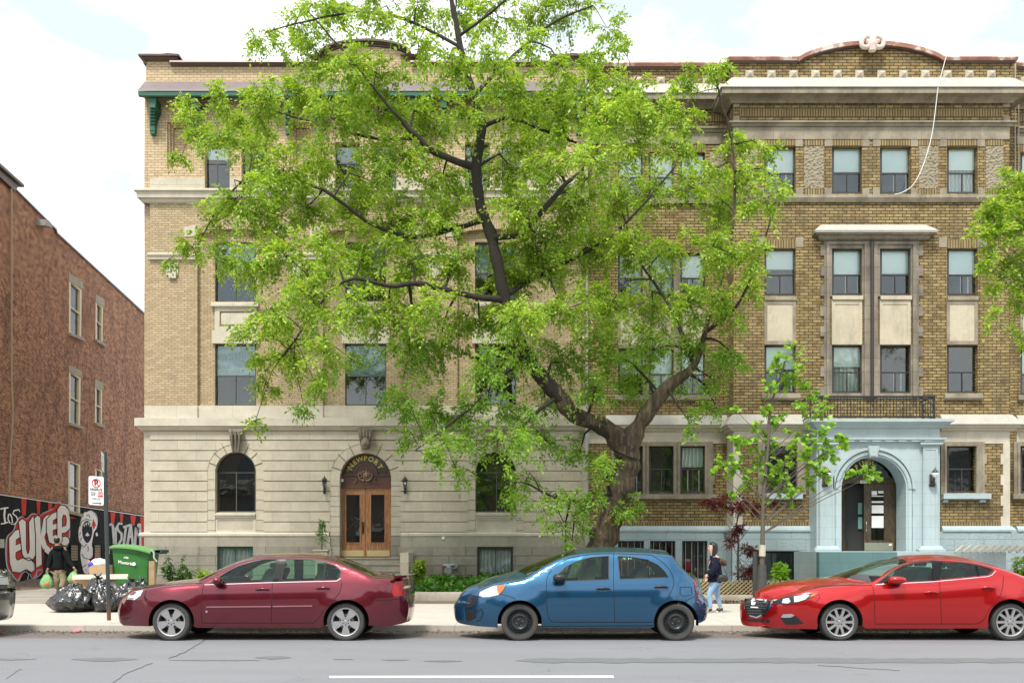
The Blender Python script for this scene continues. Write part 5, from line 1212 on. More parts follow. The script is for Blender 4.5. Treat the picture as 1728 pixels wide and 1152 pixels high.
    def mirror(s, x0, y0, x1, y1, mat, base=M_BLACK):
        for side in (0, 1):
            bm_ = bmesh.new(); bmesh.ops.create_uvsphere(bm_, u_segments=18, v_segments=12, radius=1.0); c = s.P((x0 + x1) / 2, (y0 + y1) / 2, .14); hw = (x1 - x0) / 2 * s.Yn / F; hh = (y1 - y0) / 2 * s.Yn / F
            pts = []
            for v in bm_.verts:
                p = v.co; sx = abs(p.x) ** .75 * (1 if p.x > 0 else -1); sz = abs(p.z) ** .7 * (1 if p.z > 0 else -1); pts.append(Vector((c.x + sx * hw * (1 if p.x < 0 else .9), c.y + p.y * .11, c.z + sz * hh * (1 - .15 * p.x))))
            if side: pts = [s.far(v) for v in pts]
            o = MB().add(pts, [[v.index for v in f_.verts] for f_ in bm_.faces]).build('wing_mirror', mat, s.root, smooth=60); bm_.free()
            a, b = s.P((x0 + x1) / 2, y1 + 1, .0), s.P((x0 + x1) / 2, y1 - 3, .12)
            if side: a, b = s.far(a), s.far(b)
            MB().tube([a, b], [.035, .03], 8).build('mirror_stalk', base, o, smooth=60)
    def wheel(s, cx, cy, r, kind):
        sc = s.Yn / F; Rm = r * sc
        for side in (0, 1):
            yo = s.Yn + .035; c = Vector((xpx(cx, yo), 0, Rm)); sg = 1 if side == 0 else -1; Yf = yo if side == 0 else 2 * s.Yn + s.Wd - yo
            root = bpy.data.objects.new('wheel', None); COL.objects.link(root); root.parent = s.root; root.matrix_parent_inverse = Matrix.Translation(s.root.location).inverted()
            def lt(prof, mat, name, n=40, smooth=35): return MB().lathe([(a * sg, b) for a, b in prof], (c.x, Yf, c.z), 'Y', n).build(name, mat, root, smooth=smooth)
            ri = r * {'five': .745, 'steel': .70, 'ten': .755, 'bmw': .72}[kind] * sc
            ty = lt([(.21, ri), (.205, Rm * .93), (.17, Rm), (.10, Rm * 1.0), (.03, Rm), (.005, Rm * .965), (-.005, Rm * .90), (-.004, (Rm + ri) / 2), (.004, ri * 1.03), (.02, ri * .99), (.06, ri * .95), (.1, ri * .93)], M_TYRE, 'tyre', 48)
            m = MB()                      # tread blocks cut as grooves
            rimm = M_RIM if kind != 'steel' else M_STEELRIM
            rim = lt([(.008, ri * 1.02), (.0, ri), (.004, ri * .955), (.03, ri * .94), (.07, ri * .88), (.15, ri * .86)], rimm, 'rim')
            lt([(.10, ri * .9), (.105, .0)], M_UNDER, 'brake', 24); lt([(.075, .0), (.075, ri * .55), (.09, ri * .55)], plain('brake_disc', (.25, .24, .23), .4, .8) if 'brake_disc' not in MATS else MATS['brake_disc'], 'brake_disc', 28)  # first disc is a plain dark backing added to fill the spoke gaps
            mk = lambda d: (lambda p: Vector((c.x + p[0] * ri, Yf + d * sg, c.z - p[1] * ri)))
            holes = []
            def pol(r_, a): return (r_ * math.cos(a), r_ * math.sin(a))
            if kind == 'five':
                for k in range(5):
                    a0 = R(90 + 36 + 72 * k); holes.append([pol(.90, a0 - R(17)), pol(.92, a0), pol(.90, a0 + R(17)), pol(.62, a0 + R(14)), pol(.36, a0 + R(14)), pol(.33, a0), pol(.36, a0 - R(14)), pol(.62, a0 - R(14))])
                for k in range(6): a0 = R(30 + 60 * k); holes.append([(pol(.22, a0)[0] + .045 * math.cos(q), pol(.22, a0)[1] + .045 * math.sin(q)) for q in np.linspace(0, 6.28, 9)[:-1]])
            elif kind == 'ten':
                for k in range(10):
                    a0 = R(18 + 36 * k); w1, w0 = (13, 10) if k % 2 else (11, 7); holes.append([pol(.91, a0 - R(w1)), pol(.93, a0), pol(.91, a0 + R(w1)), pol(.5, a0 + R(w0)), pol(.36, a0), pol(.5, a0 - R(w0))])
                for k in range(5): a0 = R(54 + 72 * k); holes.append([(pol(.2, a0)[0] + .045 * math.cos(q), pol(.2, a0)[1] + .045 * math.sin(q)) for q in np.linspace(0, 6.28, 9)[:-1]])
            else:
                for k in range(20): a0 = R(18 * k); holes.append([pol(.88, a0 - R(4.5)), pol(.88, a0 + R(4.5)), pol(.76, a0 + R(4.5)), pol(.76, a0 - R(4.5))])
            disc = [pol(.955, a) for a in np.linspace(0, 2 * math.pi, 49)[:-1]]
            MB().gprism([disc], holes, mk(.014 if kind != 'steel' else .05), mk(.05 if kind != 'steel' else .065)).build('spokes', rimm, rim, smooth=30)
            if kind == 'steel':
                lt([(.05, ri * .70), (.02, ri * .62), (.015, ri * .52), (.035, ri * .40), (.04, 0)], rimm, 'hub'); mm = MB()
                for k in range(4): a0 = R(20 + 90 * k); mm.lathe([(.0, .0), (.001, .008), (.03, .010)] if sg > 0 else [(0, 0), (-.001, .008), (-.03, .01)], (c.x + .05 * math.cos(a0), Yf + .02 * sg, c.z + .05 * math.sin(a0)), 'Y', 8)
                mm.build('wheel_nuts', M_CHROME, rim); lt([(.012, .0), (.012, .02), (.03, .024)], M_BLACK, 'hub_cap', 16)
            else: lt([(.002, .0), (.002, ri * .10), (.012, ri * .13)], rimm, 'hub_cap', 16)
    def interior(s, seats, dash, wheel_x, flr):
        m = MB(); z0 = zpx(flr, s.Yn); m.box(xpx(dash[0], s.Yn), xpx(dash[1], s.Yn), s.Yn + .2, s.Yn + s.Wd - .2, z0 - .06, z0); m.build('cabin_floor', M_DARK, s.root)
        m = MB(); m.box(xpx(dash[0], s.Yn), xpx(dash[0] + 30, s.Yn), s.Yn + .2, s.Yn + s.Wd - .2, z0, zpx(dash[2], s.Yn)); m.build('dashboard', M_BLACK, s.root)
        ms = MATS.get('car_seat_fabric') or plain('car_seat_fabric', (.07, .07, .068), .85)
        for (x, yt, w, lean) in seats:
            for yo in (.36, s.Wd - .36 - .46):
                m = MB(); Y = s.Yn + yo; zt = zpx(yt, s.Yn)
                prof = [(x - w * .2, flr), (x + lean * .6, yt + 14), (x + lean, yt + 9), (x + lean + w * .5, yt + 9), (x + lean * .7 + w * .7, yt + 16), (x + w * .6, flr)]
                m.gprism([prof], [], lambda p: Vector((xpx(p[0], s.Yn), Y, zpx(p[1], s.Yn))), lambda p: Vector((xpx(p[0], s.Yn), Y + .46, zpx(p[1], s.Yn))))
                hp = [(x + lean, yt + 8), (x + lean - 1, yt + 2), (x + lean + 2, yt), (x + lean + 9, yt), (x + lean + 11, yt + 3), (x + lean + 9, yt + 8)]
                m.gprism([hp], [], lambda p: Vector((xpx(p[0], s.Yn), Y + .1, zpx(p[1], s.Yn))), lambda p: Vector((xpx(p[0], s.Yn), Y + .36, zpx(p[1], s.Yn))))
                m.build('seat', ms, s.root, smooth=40)
        if wheel_x:
            c = W(wheel_x[0], wheel_x[1], s.Yn + .42); m = MB()
            m.tube([c + Vector((.06 * math.sin(a), .17 * math.cos(a), .16 * math.sin(a))) for a in np.linspace(0, 2 * math.pi, 22)], .014, 6); m.tube([c, c + Vector((-.2, 0, -.05))], .03, 6); m.build('steering_wheel', M_BLACK, s.root, smooth=60)
    def cast(s, px, py, off=.004):         # where the line of sight through a photo pixel meets the finished shell
        if not hasattr(s, 'bvh'):
            me = s.shell.data; s.bvh = BVHTree.FromPolygons([v.co.copy() for v in me.vertices], [tuple(p.vertices) for p in me.polygons])
        o = Vector((0, 0, EYE)); d = W(px, py, 10.0) - o; d.normalize(); h = s.bvh.ray_cast(o, d)
        if h[0] is None: return None
        n = h[1]; n = -n if n.dot(d) > 0 else n
        return h[0] + n * off
    def decal(s, name, mat, polys, holes=(), off=.006, parent=None, step=5, thick=.02):
        if len(polys) > 1 and not holes:
            return [s.decal(name, mat, [p_], (), off, parent, step, thick) for p_ in polys][0]
        V, T, _ = s.tess(polys, holes, step); A = [s.cast(x, y, off) for x, y in V]; ok = [a is not None for a in A]
        if not any(ok): return None
        med = np.median([a.y for a in A if a]); A = [a if a else W(*V[i], med) for i, a in enumerate(A)]
        fs = [tuple(int(q) for q in t_) for t_ in T]; n = len(V); Bk = [a + Vector((0, thick, 0)) for a in A]; cnt = {}
        for a, b, c in list(fs):
            for e in ((a, b), (b, c), (c, a)): cnt.setdefault(tuple(sorted(e)), []).append(e)
        for l in cnt.values():
            if len(l) == 1: a, b = l[0]; fs.append((b, a, n + a, n + b))
        return MB().add(A + Bk, fs).build(name, mat, parent or s.root, smooth=40)

def bottom_line(rear, arches, sill_y, front):
    """from the rear bumper forward: points, rear arch, sill, front arch, points"""
    fa, ra = arches; pts = list(rear)
    pts += [p for p in arc(ra[0], ra[1], ra[2], -12, 192, 26, ra[3])]
    pts += [(ra[0] - ra[2] - 4, sill_y), (fa[0] + fa[2] + 4, sill_y)]
    pts += [p for p in arc(fa[0], fa[1], fa[2], -12, 192, 26, fa[3])]
    return pts + list(front)

# ---- maroon saloon
YN = 15.6
P_MAROON = carpaint('maroon_metallic', (.155, .008, .020), .68, .06, .27, .16)
top = [(253, 1056), (215, 1055), (206.9, 1053), (203, 1040), (202.3, 1028.8), (205.3, 1018), (214.5, 1004), (223.7, 996.8), (243.7, 991.8), (275.9, 987.2), (312.7, 984), (334.2, 982.4), (345, 977), (355.6, 971), (380, 957.5), (404.7, 946.6), (429.3, 940.6), (448, 939), (480, 938.2), (512, 938.6), (542.8, 940.8), (567.3, 946), (591.8, 955.2), (613.3, 964.4), (631.7, 973.2), (648, 973.6), (672, 973.8), (682, 976), (683, 992), (685, 1007.4), (688, 1016.6), (689.5, 1028.8), (687, 1042), (683, 1050), (662.4, 1054.5), (655, 1056)]
arch = [(289, 1048, 38.5, 37), (584, 1047, 38.5, 36)]
c1 = Car('parked_car', 'maroon four-door saloon with silver five-spoke wheels and a small boot spoiler', YN, 1.68, top, arch, [(328, 1058), (542, 1058)], [(200, 990), (343, 984), (575, 979), (700, 978)], P_MAROON, ws=(340, 425), rw=(574, 630), tum=.40,
         bulge=lambda x, y: ((-.16 if x < 225 else 0.04 if x > 675 else (-.16 * (max(0, 1 - (337 - x) / 110) if x < 337 else max(0, 1 - (x - 337) / 60)) if y > 950 and x < 400 else 0)), (.05 if y < 1000 and 220 < x < 660 else 0.0)))
c1.ws_y = 978
fw = [(356, 984), (368, 974.5), (382, 965.5), (402, 954.8), (425, 947.6), (447, 944), (466.5, 943.4), (461, 980.4)]
rwn = [(483, 943.4), (521, 944.2), (548, 947.8), (566, 954.5), (575, 963), (574, 973), (568, 977.8), (476, 980)]
c1.body(bottom_line([(640, 1056)], arch, 1058.5, [(247, 1056)]), [fw, rwn])
c1.both('side_window', G_CAR, [fw], off=-.006); c1.both('side_window', G_CAR, [rwn], off=-.006)
c1.both('pillar_trim', M_PILLAR, [[(466.5, 943), (483.5, 943), (476.5, 980.6), (460.5, 981)], [(548, 947.4), (551, 948), (548, 979), (545, 979)]], off=.003)
c1.line('window_trim', M_CHROME, [(345, 986), (461, 982.2), (568, 979.6), (575, 975)], 1.1, .006)
c1.line('window_seal', M_BLACK, [(352, 985), (367, 974), (381, 965), (402, 954), (425, 946.8), (447, 943), (483, 942.4), (521, 943.2), (549, 947), (567, 954), (576.5, 963), (575.5, 974), (569, 979)], 1.6, .004)
c1.seams([([(343, 986), (341, 1000), (339.5, 1035), (341, 1050)], 0), ([(472, 945), (464, 970), (459.5, 984), (458, 1050)], 4), ([(577, 980), (572, 1000), (552, 1022), (539, 1040), (529, 1050)], 5), ([(341, 1050.5), (529, 1050.5)], 0), ([(247, 993), (244, 1010), (252, 1022)], 4), ([(244, 991), (300, 984.5), (342, 983)], 0), ([(630, 1013), (690, 1009)], 0), ([(214, 1015), (240, 1012)], 0)])
c1.line('side_moulding', plain('pink_moulding', (.42, .2, .24), .3, .5), [(348, 1023.6), (457, 1022.6)], 2.2, .012, thick=.01); c1.line('side_moulding', MATS['pink_moulding'], [(460, 1022.5), (527, 1021.6)], 2.2, .012, thick=.01)
c1.handles([(431, 994), (533, 992)], P_MAROON, dark=P_MAROON)
c1.both('headlight', M_LENS, [[(214.5, 1011), (214, 1005.5), (223.7, 997.5), (242, 994.5), (237, 1004.5), (227, 1011.5)]], off=.006)
c1.both('taillight', M_REDLENS, [[(667, 980.4), (681, 980), (683.5, 992), (685, 1004.5), (663.9, 1005.2), (660.9, 997)]], off=.006)
c1.both('side_marker', M_SEAM, [[(207, 1043), (222, 1039.5), (221, 1041), (210, 1045.5)]], off=.002)
c1.both('badge', M_CHROME, [[(347, 1029.5), (350, 1029.5), (350, 1033), (347, 1033)]], off=.004)
c1.mirror(359, 972.5, 376, 986, P_MAROON)
m = MB(); a, b = c1.P(664, 972.5), c1.P(684, 971)
m.gprism([[(663, 971.8), (684, 970), (685, 972), (668, 975.5), (664, 975.5)]], [], lambda p: Vector((xpx(p[0], YN), YN + .12, zpx(p[1], YN))), lambda p: Vector((xpx(p[0], YN), YN + c1.Wd - .12, zpx(p[1], YN)))); m.build('boot_spoiler', P_MAROON, c1.root, smooth=40)
for q in ((288.5, 1049), (583, 1048.5)): c1.wheel(q[0], q[1], 32, 'five')
c1.interior([(430, 950, 26, 14), (520, 952, 26, 14)], (350, 600, 976), (392, 972), 990)
m = MB(); m.box(xpx(508, YN), xpx(522, YN), YN + 1.3, YN + 1.33, zpx(980, YN), zpx(952, YN)); m.build('paper_on_parcel_shelf', M_WHITE, c1.root)

# ---- blue hatchback
P_BLUE = carpaint('blue_metallic', (.012, .095, .20), .72, .06, .24, .12)
top = [(840, 1058), (815, 1056.5), (800, 1055), (789.5, 1050), (785, 1036), (785.3, 1021), (791.8, 1011), (797.5, 1001.5), (809.6, 991.4), (825.8, 984.8), (848.5, 979.4), (872, 976.4), (887.4, 972), (906.9, 960.5), (932.8, 946.2), (955.5, 937.5), (978.2, 932.6), (1000, 930.6), (1020.3, 929.8), (1045, 929.7), (1068.9, 930.4), (1101.3, 932.3), (1128.8, 935.4), (1136, 939), (1143.4, 949.7), (1156.4, 962.6), (1171, 975.6), (1177.5, 987), (1181.7, 1004.8), (1189, 1015), (1191, 1029), (1187.5, 1044), (1184, 1049), (1177.5, 1051)]
arch = [(877, 1049, 37.5, 37), (1141, 1049, 37.5, 37)]
c2 = Car('parked_car', 'small metallic blue hatchback with black steel wheels and a black door mirror', YN, 1.58, top, arch, [(915, 1058), (1101, 1057)], [(790, 1000), (850, 986), (925, 978), (1129, 975), (1172, 978)], P_BLUE, ws=(890, 970), rw=(1138, 1170), Lf=95, Lr=80, Tf=.46, Tr=.34,
         bulge=lambda x, y: ((-.20 if x < 812 else .12 if x > 1160 else (-.22 * (max(0, 1 - (880 - x) / 70) if x < 880 else max(0, 1 - (x - 880) / 60)) if y > 935 and x < 940 else 0)), (.07 if y < 1000 and 812 < x < 1130 else 0.0)))
c2.ws_y = 974
fw = [(934, 980), (942, 968), (955, 956), (973, 946.5), (997.6, 939.8), (1026.8, 938), (1026.8, 976.5)]
rwn = [(1043, 938.2), (1062.4, 938.8), (1091.6, 943.6), (1110, 952.5), (1122, 964), (1127.5, 973), (1046.5, 976)]
c2.body(bottom_line([(1179, 1051.5)], arch, 1058.5, [(836, 1058.5)]), [fw, rwn])
c2.both('side_window', G_CAR, [fw], off=-.006); c2.both('side_window', G_CAR, [rwn], off=-.006)
for pl in (fw, rwn): c2.both('window_seal', M_BLACK, [[tuple(p) for p in [(sum(q[0] for q in pl) / len(pl) + (x - sum(q[0] for q in pl) / len(pl)) * 1.035, sum(q[1] for q in pl) / len(pl) + (y - sum(q[1] for q in pl) / len(pl)) * 1.06) for x, y in pl]]], [pl], off=.003)
c2.both('pillar_trim', M_PILLAR, [[(1093, 943.4), (1095, 944), (1096, 974.8), (1093.6, 975)]], off=.003)
c2.seams([([(931, 961), (924, 972), (922.2, 985), (922.6, 1020), (926, 1042), (932, 1048.5)], 4), ([(1035.5, 934), (1035, 975), (1037.5, 1049)], 0), ([(1100, 936), (1120, 950), (1133, 966), (1136.8, 985), (1128, 1006), (1111, 1026), (1103, 1046)], 5), ([(932, 1049), (1103, 1049)], 0), ([(844, 1002), (862, 1006), (870, 1010)], 0), ([(856, 984), (880, 978.5), (905, 972), (924, 960), (960, 941.5), (1000, 934.5), (1035, 933.4), (1100, 935.5)], 3),
          ([(1148, 990), (1167, 990), (1168, 1004), (1152, 1005), (1147.6, 1000), (1148, 990)], 0), ([(1172, 1006), (1160, 1012)], 0), ([(912, 1056), (928, 1056), (1105, 1055)], 0)])
c2.handles([(1006, 993), (1104, 990)], M_BLACK, dark=P_BLUE)
hl = [(808, 1004), (810, 998), (820, 993), (832.3, 988), (854, 985.5), (848, 996), (841, 1003), (826, 1006.5), (815, 1007)]
h_ = c2.both('headlight', M_LENS, [hl], off=.008); c2.both('indicator', M_AMBER, [[(838, 987), (854, 985.8), (848, 996), (841.5, 1002.5), (838.5, 995)]], off=.012)
c2.both('indicator', M_CHROME, [[(x, y) for x, y in arc(824, 998, 4.5, 0, 360, 12)[:-1]]], off=.012)
c2.both('taillight', M_REDLENS, [[(1170.8, 977.5), (1176.5, 983), (1181, 1003), (1176, 1001), (1172.5, 990)]], off=.008)
c2.mirror(933, 967.5, 956, 981, M_BLACK)
c2.line('fog_recess', M_SEAM, [(804, 1032), (812, 1027), (815, 1033), (811, 1045), (803, 1048)], 1.4, .003)
for q in ((877, 1049), (1141, 1049)): c2.wheel(q[0], q[1], 31.5, 'steel')
c2.interior([(985, 944, 26, 14), (1075, 950, 24, 14)], (915, 1140, 970), (958, 966), 990)
m = MB(); m.tube([W(1087, 933, YN + .8), W(1101, 919, YN + .8)], [.008, .004], 6); m.build('aerial', M_BLACK, c2.root)
c2.decal('front_grille', M_BLACK, [catmull([(785.5, 1024), (788, 1012), (797, 1003.5), (806, 1006), (804, 1015), (796, 1024)], 3, True)], off=.004)
c2.decal('lower_intake', M_BLACK, [[(784.5, 1030), (796, 1027), (803, 1032), (803, 1042), (792, 1047), (786, 1041)]], off=.004)
m = MB(); zc = zpx(940, YN); xa = xpx(1118, YN)
m.gprism([[(1112, 932.6), (1136, 935.8), (1141, 940), (1128, 940)]], [], lambda p: Vector((xpx(p[0], YN), YN + .30, zpx(p[1], YN))), lambda p: Vector((xpx(p[0], YN), YN + c2.Wd - .30, zpx(p[1], YN)))); m.build('roof_spoiler', P_BLUE, c2.root, smooth=40)

# ---- bright red saloon (cut by the right edge of the photo)
P_RED = carpaint('bright_red_metallic', (.52, .004, .005), .62, .06, .25, .10)
def M(x, y): return (1200 + x / 3.2727, 880 + y / 3.2727)
tp = [(575, 592), (480, 590), (400, 588), (325, 582), (300, 570), (290, 540), (292, 490), (300, 455), (322, 432), (380, 408), (450, 386), (530, 370), (640, 354), (760, 344), (850, 339), (885, 332), (930, 305), (990, 268), (1050, 238), (1120, 217), (1200, 207), (1290, 204), (1370, 209), (1460, 220), (1560, 243), (1660, 274), (1740, 305), (1800, 325), (1880, 338), (1930, 352), (1945, 400), (1955, 450), (1965, 500), (1950, 560), (1900, 585)]
top = [M(*p) for p in tp]
arch = [(1417.6, 1048, 38.5, 37), (1706, 1047.5, 38.5, 37.5)]
c3 = Car('parked_car', 'bright red saloon with a black grille and thin-spoked alloy wheels', YN, 1.72, top, arch, [(1459, 1059.5), (1666, 1058)], [M(290, 400), M(560, 378), M(900, 345), M(1230, 330), M(1560, 300), M(1960, 330)], P_RED, ws=(1469, 1535), rw=(1712, 1748), Lf=110, Lr=90, Tf=.50, Tr=.35, tum=.40,
         crease=[M(900, 560), M(1200, 545), M(1560, 480)], hollow=.0,
         bulge=lambda x, y: ((-.30 if x < 1300 else .12 if x > 1780 else (-.42 * max(0, 1 - (x - 1467) / 60) if 1467 < x < 1530 else -.20 - .22 * (x - 1300) / 167 if x <= 1467 else 0)), (.075 if y < 1008 and x > 1296 else 0.0)))
c3.ws_y = 983
fw = [M(918, 339), M(960, 308), M(1010, 272), M(1062, 245), M(1130, 226), M(1219, 218), M(1223, 324)]
rwn = [M(1277, 221), M(1400, 229), M(1480, 243), M(1540, 260), M(1556, 268), M(1528, 294), M(1266, 318)]
c3.body(bottom_line([M(1830, 588)], arch, 1059.5, [M(585, 592)]), [fw, rwn])
c3.both('side_window', G_CAR, [fw], off=-.006); c3.both('side_window', G_CAR, [rwn], off=-.006)
c3.both('pillar_trim', M_PILLAR, [[M(1219, 217), M(1279, 220), M(1265, 320), M(1223, 326)], [M(1462, 239), M(1472, 241), M(1484, 300), M(1474, 301)]], off=.003)
c3.line('window_seal', M_BLACK, [M(905, 344), M(955, 306), M(1008, 269), M(1060, 241), M(1130, 221), M(1219, 213), M(1279, 216), M(1400, 224), M(1482, 238), M(1548, 257), M(1562, 268), M(1532, 299)], 1.5, .004)
c3.line('window_trim', M_CHROME, [M(905, 346), M(1225, 330), M(1400, 314), M(1530, 301), M(1552, 292), M(1572, 270)], 1.2, .007)
c3.seams([([M(893, 350), M(902, 420), M(905, 555)], 0), ([M(1253, 222), M(1262, 330), M(1268, 430), M(1272, 570)], 0), ([M(1615, 300), M(1608, 370), M(1585, 430), M(1540, 480), M(1505, 540), M(1470, 562)], 5), ([M(905, 563), M(1470, 563)], 0), ([M(595, 398), M(600, 420), M(570, 450)], 0), ([M(360, 430), M(520, 378), M(650, 352), M(890, 350)], 3), ([M(1030, 262), M(1100, 236), M(1240, 222)], 0)])
c3.handles([M(1177, 390), M(1490, 364)], P_RED, dark=P_RED)
c3.mirror(*M(978, 300), *M(1082, 342), P_RED)
for q in ((1417.6, 1047.8), (1705.7, 1047.4)): c3.wheel(q[0], q[1], 31.8, 'ten')
c3.interior([(1560, 948, 26, 14), (1620, 952, 26, 12)], (1480, 1745, 972), (1520, 972), 990)
c3.decal('headlight', M_BLACK, [[M(345, 452), M(352, 432), M(400, 420), M(470, 404), M(596, 391), M(575, 408), M(540, 426), M(470, 448), M(400, 456)]], off=.006)
c3.decal('headlight_reflector', M_LENS, [[M(392, 447), M(400, 425), M(430, 420), M(440, 440), M(425, 450)], [M(460, 443), M(458, 412), M(520, 402), M(545, 405), M(520, 428), M(480, 441)]], off=.010)
c3.decal('headlight_indicator', M_AMBER, [[M(540, 418), M(556, 402), M(588, 394), M(570, 408)]], off=.010)
gr = [M(188, 428), M(260, 430), M(330, 436), M(318, 470), M(296, 502), M(250, 522), M(212, 512), M(192, 480)]
c3.decal('grille_surround', M_CHROME, [[M(184, 424), M(260, 427), M(340, 431), M(372, 428), M(345, 438), M(328, 478), M(304, 508), M(252, 530), M(206, 519), M(186, 485)]], off=.008)
gg = c3.decal('grille', M_BLACK, [gr], off=.016)
c3.decal('grille_bar', plain('dark_grey_bar', (.10, .10, .10), .4), [[M(192 + k * 3, 445 + k * 14), M(322 - k * 7, 449 + k * 13), M(322 - k * 7, 453 + k * 13), M(192 + k * 3, 449 + k * 14)] for k in range(5)], off=.021, parent=gg)
c3.decal('grille_emblem', M_CHROME, [arc(*M(236, 443), 4.6, 0, 360, 20)[:-1]], [[M(229, 440), M(236, 449), M(243, 440), M(241, 450), M(231, 450)]], off=.026, parent=gg, step=3)
c3.decal('grille_lettering', M_SW, [[M(222, 466), M(262, 468), M(262, 474), M(222, 472)]], off=.026, parent=gg, step=3)
c3.decal('lower_intake', M_BLACK, [[M(196, 532), M(320, 538), M(322, 558), M(200, 548)]], off=.004)
fg = c3.decal('fog_surround', M_BLACK, [[M(384, 524), M(400, 509), M(440, 507), M(470, 520), M(510, 560), M(470, 566), M(412, 566), M(395, 545)]], off=.006)
c3.decal('fog_lamp_trim', M_CHROME, [[M(386, 523), M(401, 509), M(440, 507), M(462, 516), M(440, 527), M(400, 528)]], off=.012, parent=fg, step=4)
c3.decal('bumper_lip', P_RED, [[M(180, 556), M(330, 580), M(330, 588), M(180, 566)]], off=.012)

# ---- dark dirty saloon (only its tail is in the photo)
P_GREY = carpaint('dusty_dark_grey', (.035, .038, .038), .3, 0, .4, .75)
dx = -38 - 697.7
top = [(x + dx, y) for x, y in [(253, 1056), (215, 1055), (206.9, 1053), (203, 1040), (202.3, 1028.8), (205.3, 1018), (214.5, 1004), (223.7, 996.8), (243.7, 991.8), (275.9, 987.2), (312.7, 984), (334.2, 980), (355.6, 968), (380, 953), (404.7, 940), (429.3, 934), (460, 932), (512, 932), (542.8, 935), (567.3, 941), (591.8, 949), (608, 957), (622, 962), (650, 962), (672, 963), (684, 966), (686, 975), (682, 985), (684, 996), (694, 1000), (697.7, 1012), (697, 1030), (690, 1046), (665, 1056), (655, 1057)]]
arch = [(289 + dx, 1048, 38.5, 37), (584 + dx, 1047, 38.5, 36)]
c4 = Car('parked_car', 'dusty dark grey saloon, only its tail showing at the left edge', YN, 1.72, top, arch, [(328 + dx, 1058), (542 + dx, 1058)], [(200 + dx, 990), (343 + dx, 980), (575 + dx, 974), (700 + dx, 972)], P_GREY, ws=(340 + dx, 425 + dx), rw=(574 + dx, 618 + dx), Lr=60, Tr=.26,
         bulge=lambda x, y: ((-.16 if x < 225 + dx else .10 if x > 675 + dx else 0), (.05 if y < 1000 and 220 + dx < x < 660 + dx else 0.0)))
c4.ws_y = 972
fw4 = [(x + dx, y - 5) for x, y in [(356, 984), (368, 974.5), (382, 965.5), (402, 954.8), (425, 947.6), (447, 944), (466.5, 943.4), (461, 978.4)]]; rw4 = [(x + dx, y - 5) for x, y in [(483, 943.4), (521, 944.2), (548, 947.8), (566, 954.5), (575, 963), (574, 973), (568, 977.8), (476, 979)]]
c4.body(bottom_line([(640 + dx, 1056)], arch, 1058.5, [(247 + dx, 1056)]), [fw4, rw4])
c4.both('side_window', G_DARK, [fw4, rw4], off=-.006)
for q in (289, 583): c4.wheel(q + dx, 1049, 32, 'five')
c4.interior([(430 + dx, 950, 26, 14), (520 + dx, 950, 26, 14)], (350 + dx, 600 + dx, 972), None, 990)
c4.decal('taillight', M_REDLENS, [[(22.5, 964), (29, 963), (31, 972), (31, 981), (25, 981), (23, 974)]], off=.012)
c4.decal('number_plate', plain('dull_white_plate', (.55, .55, .53), .5), [[(-8, 974), (11, 973.5), (13, 986), (-8, 986)]], off=.012)
c4.decal('emblem', M_CHROME, [arc(6, 963, 3.6, 0, 360, 16)[:-1]], off=.012, step=3)
c4.decal('bumper_gap', M_SEAM, [[(-20, 996), (33, 992), (33, 993.5), (-20, 997.5)]], off=.002)

# ================================================================ vegetation
t = NT('furrowed_bark'); w_ = t.noise(3.2, 6, .7, sx=3, sy=3, sz=.5); f2 = t.noise(14, 5, .7, sx=2, sy=2, sz=.5)
c = t.ramp(w_, [(.32, (.04, .032, .022)), (.52, (.12, .092, .06)), (.68, (.28, .20, .125))]); t.col(t.mixc(.5, c, t.ramp(f2, [(.3, .35), (.65, 1.)]), 'MULTIPLY')); t.set(Roughness=.95); t.bump(t.math('ADD', w_, t.math('MULTIPLY', f2, .5)), 1.0, .09); M_BARK = t.m
M_LIMB = plain('dark_limb_bark', (.032, .027, .02), .95, 0, .45, 12, 1, 30)
M_TWIG = plain('dark_twig_bark', (.075, .06, .045), .9, 0, .3)
M_SMOOTHBARK = plain('smooth_grey_bark', (.11, .092, .07), .85, 0, .3, 9, .5, 30)
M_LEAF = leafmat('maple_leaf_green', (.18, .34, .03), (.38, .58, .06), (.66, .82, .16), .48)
M_LEAFLO = leafmat('deep_green_maple_leaf', (.15, .33, .03), (.27, .49, .055), (.45, .67, .11), .5)  # darker copy of the crown leaf, lower-crown shade put into the colour
M_LEAF2 = leafmat('young_maple_leaf', (.20, .44, .03), (.34, .60, .06), (.50, .74, .12), .5)
M_LEAFD = leafmat('ground_cover_leaf', (.03, .12, .012), (.07, .22, .02), (.16, .36, .04), .35)
M_LEAFR = leafmat('dark_red_leaf', (.07, .012, .015), (.14, .025, .025), (.22, .06, .045), .3)

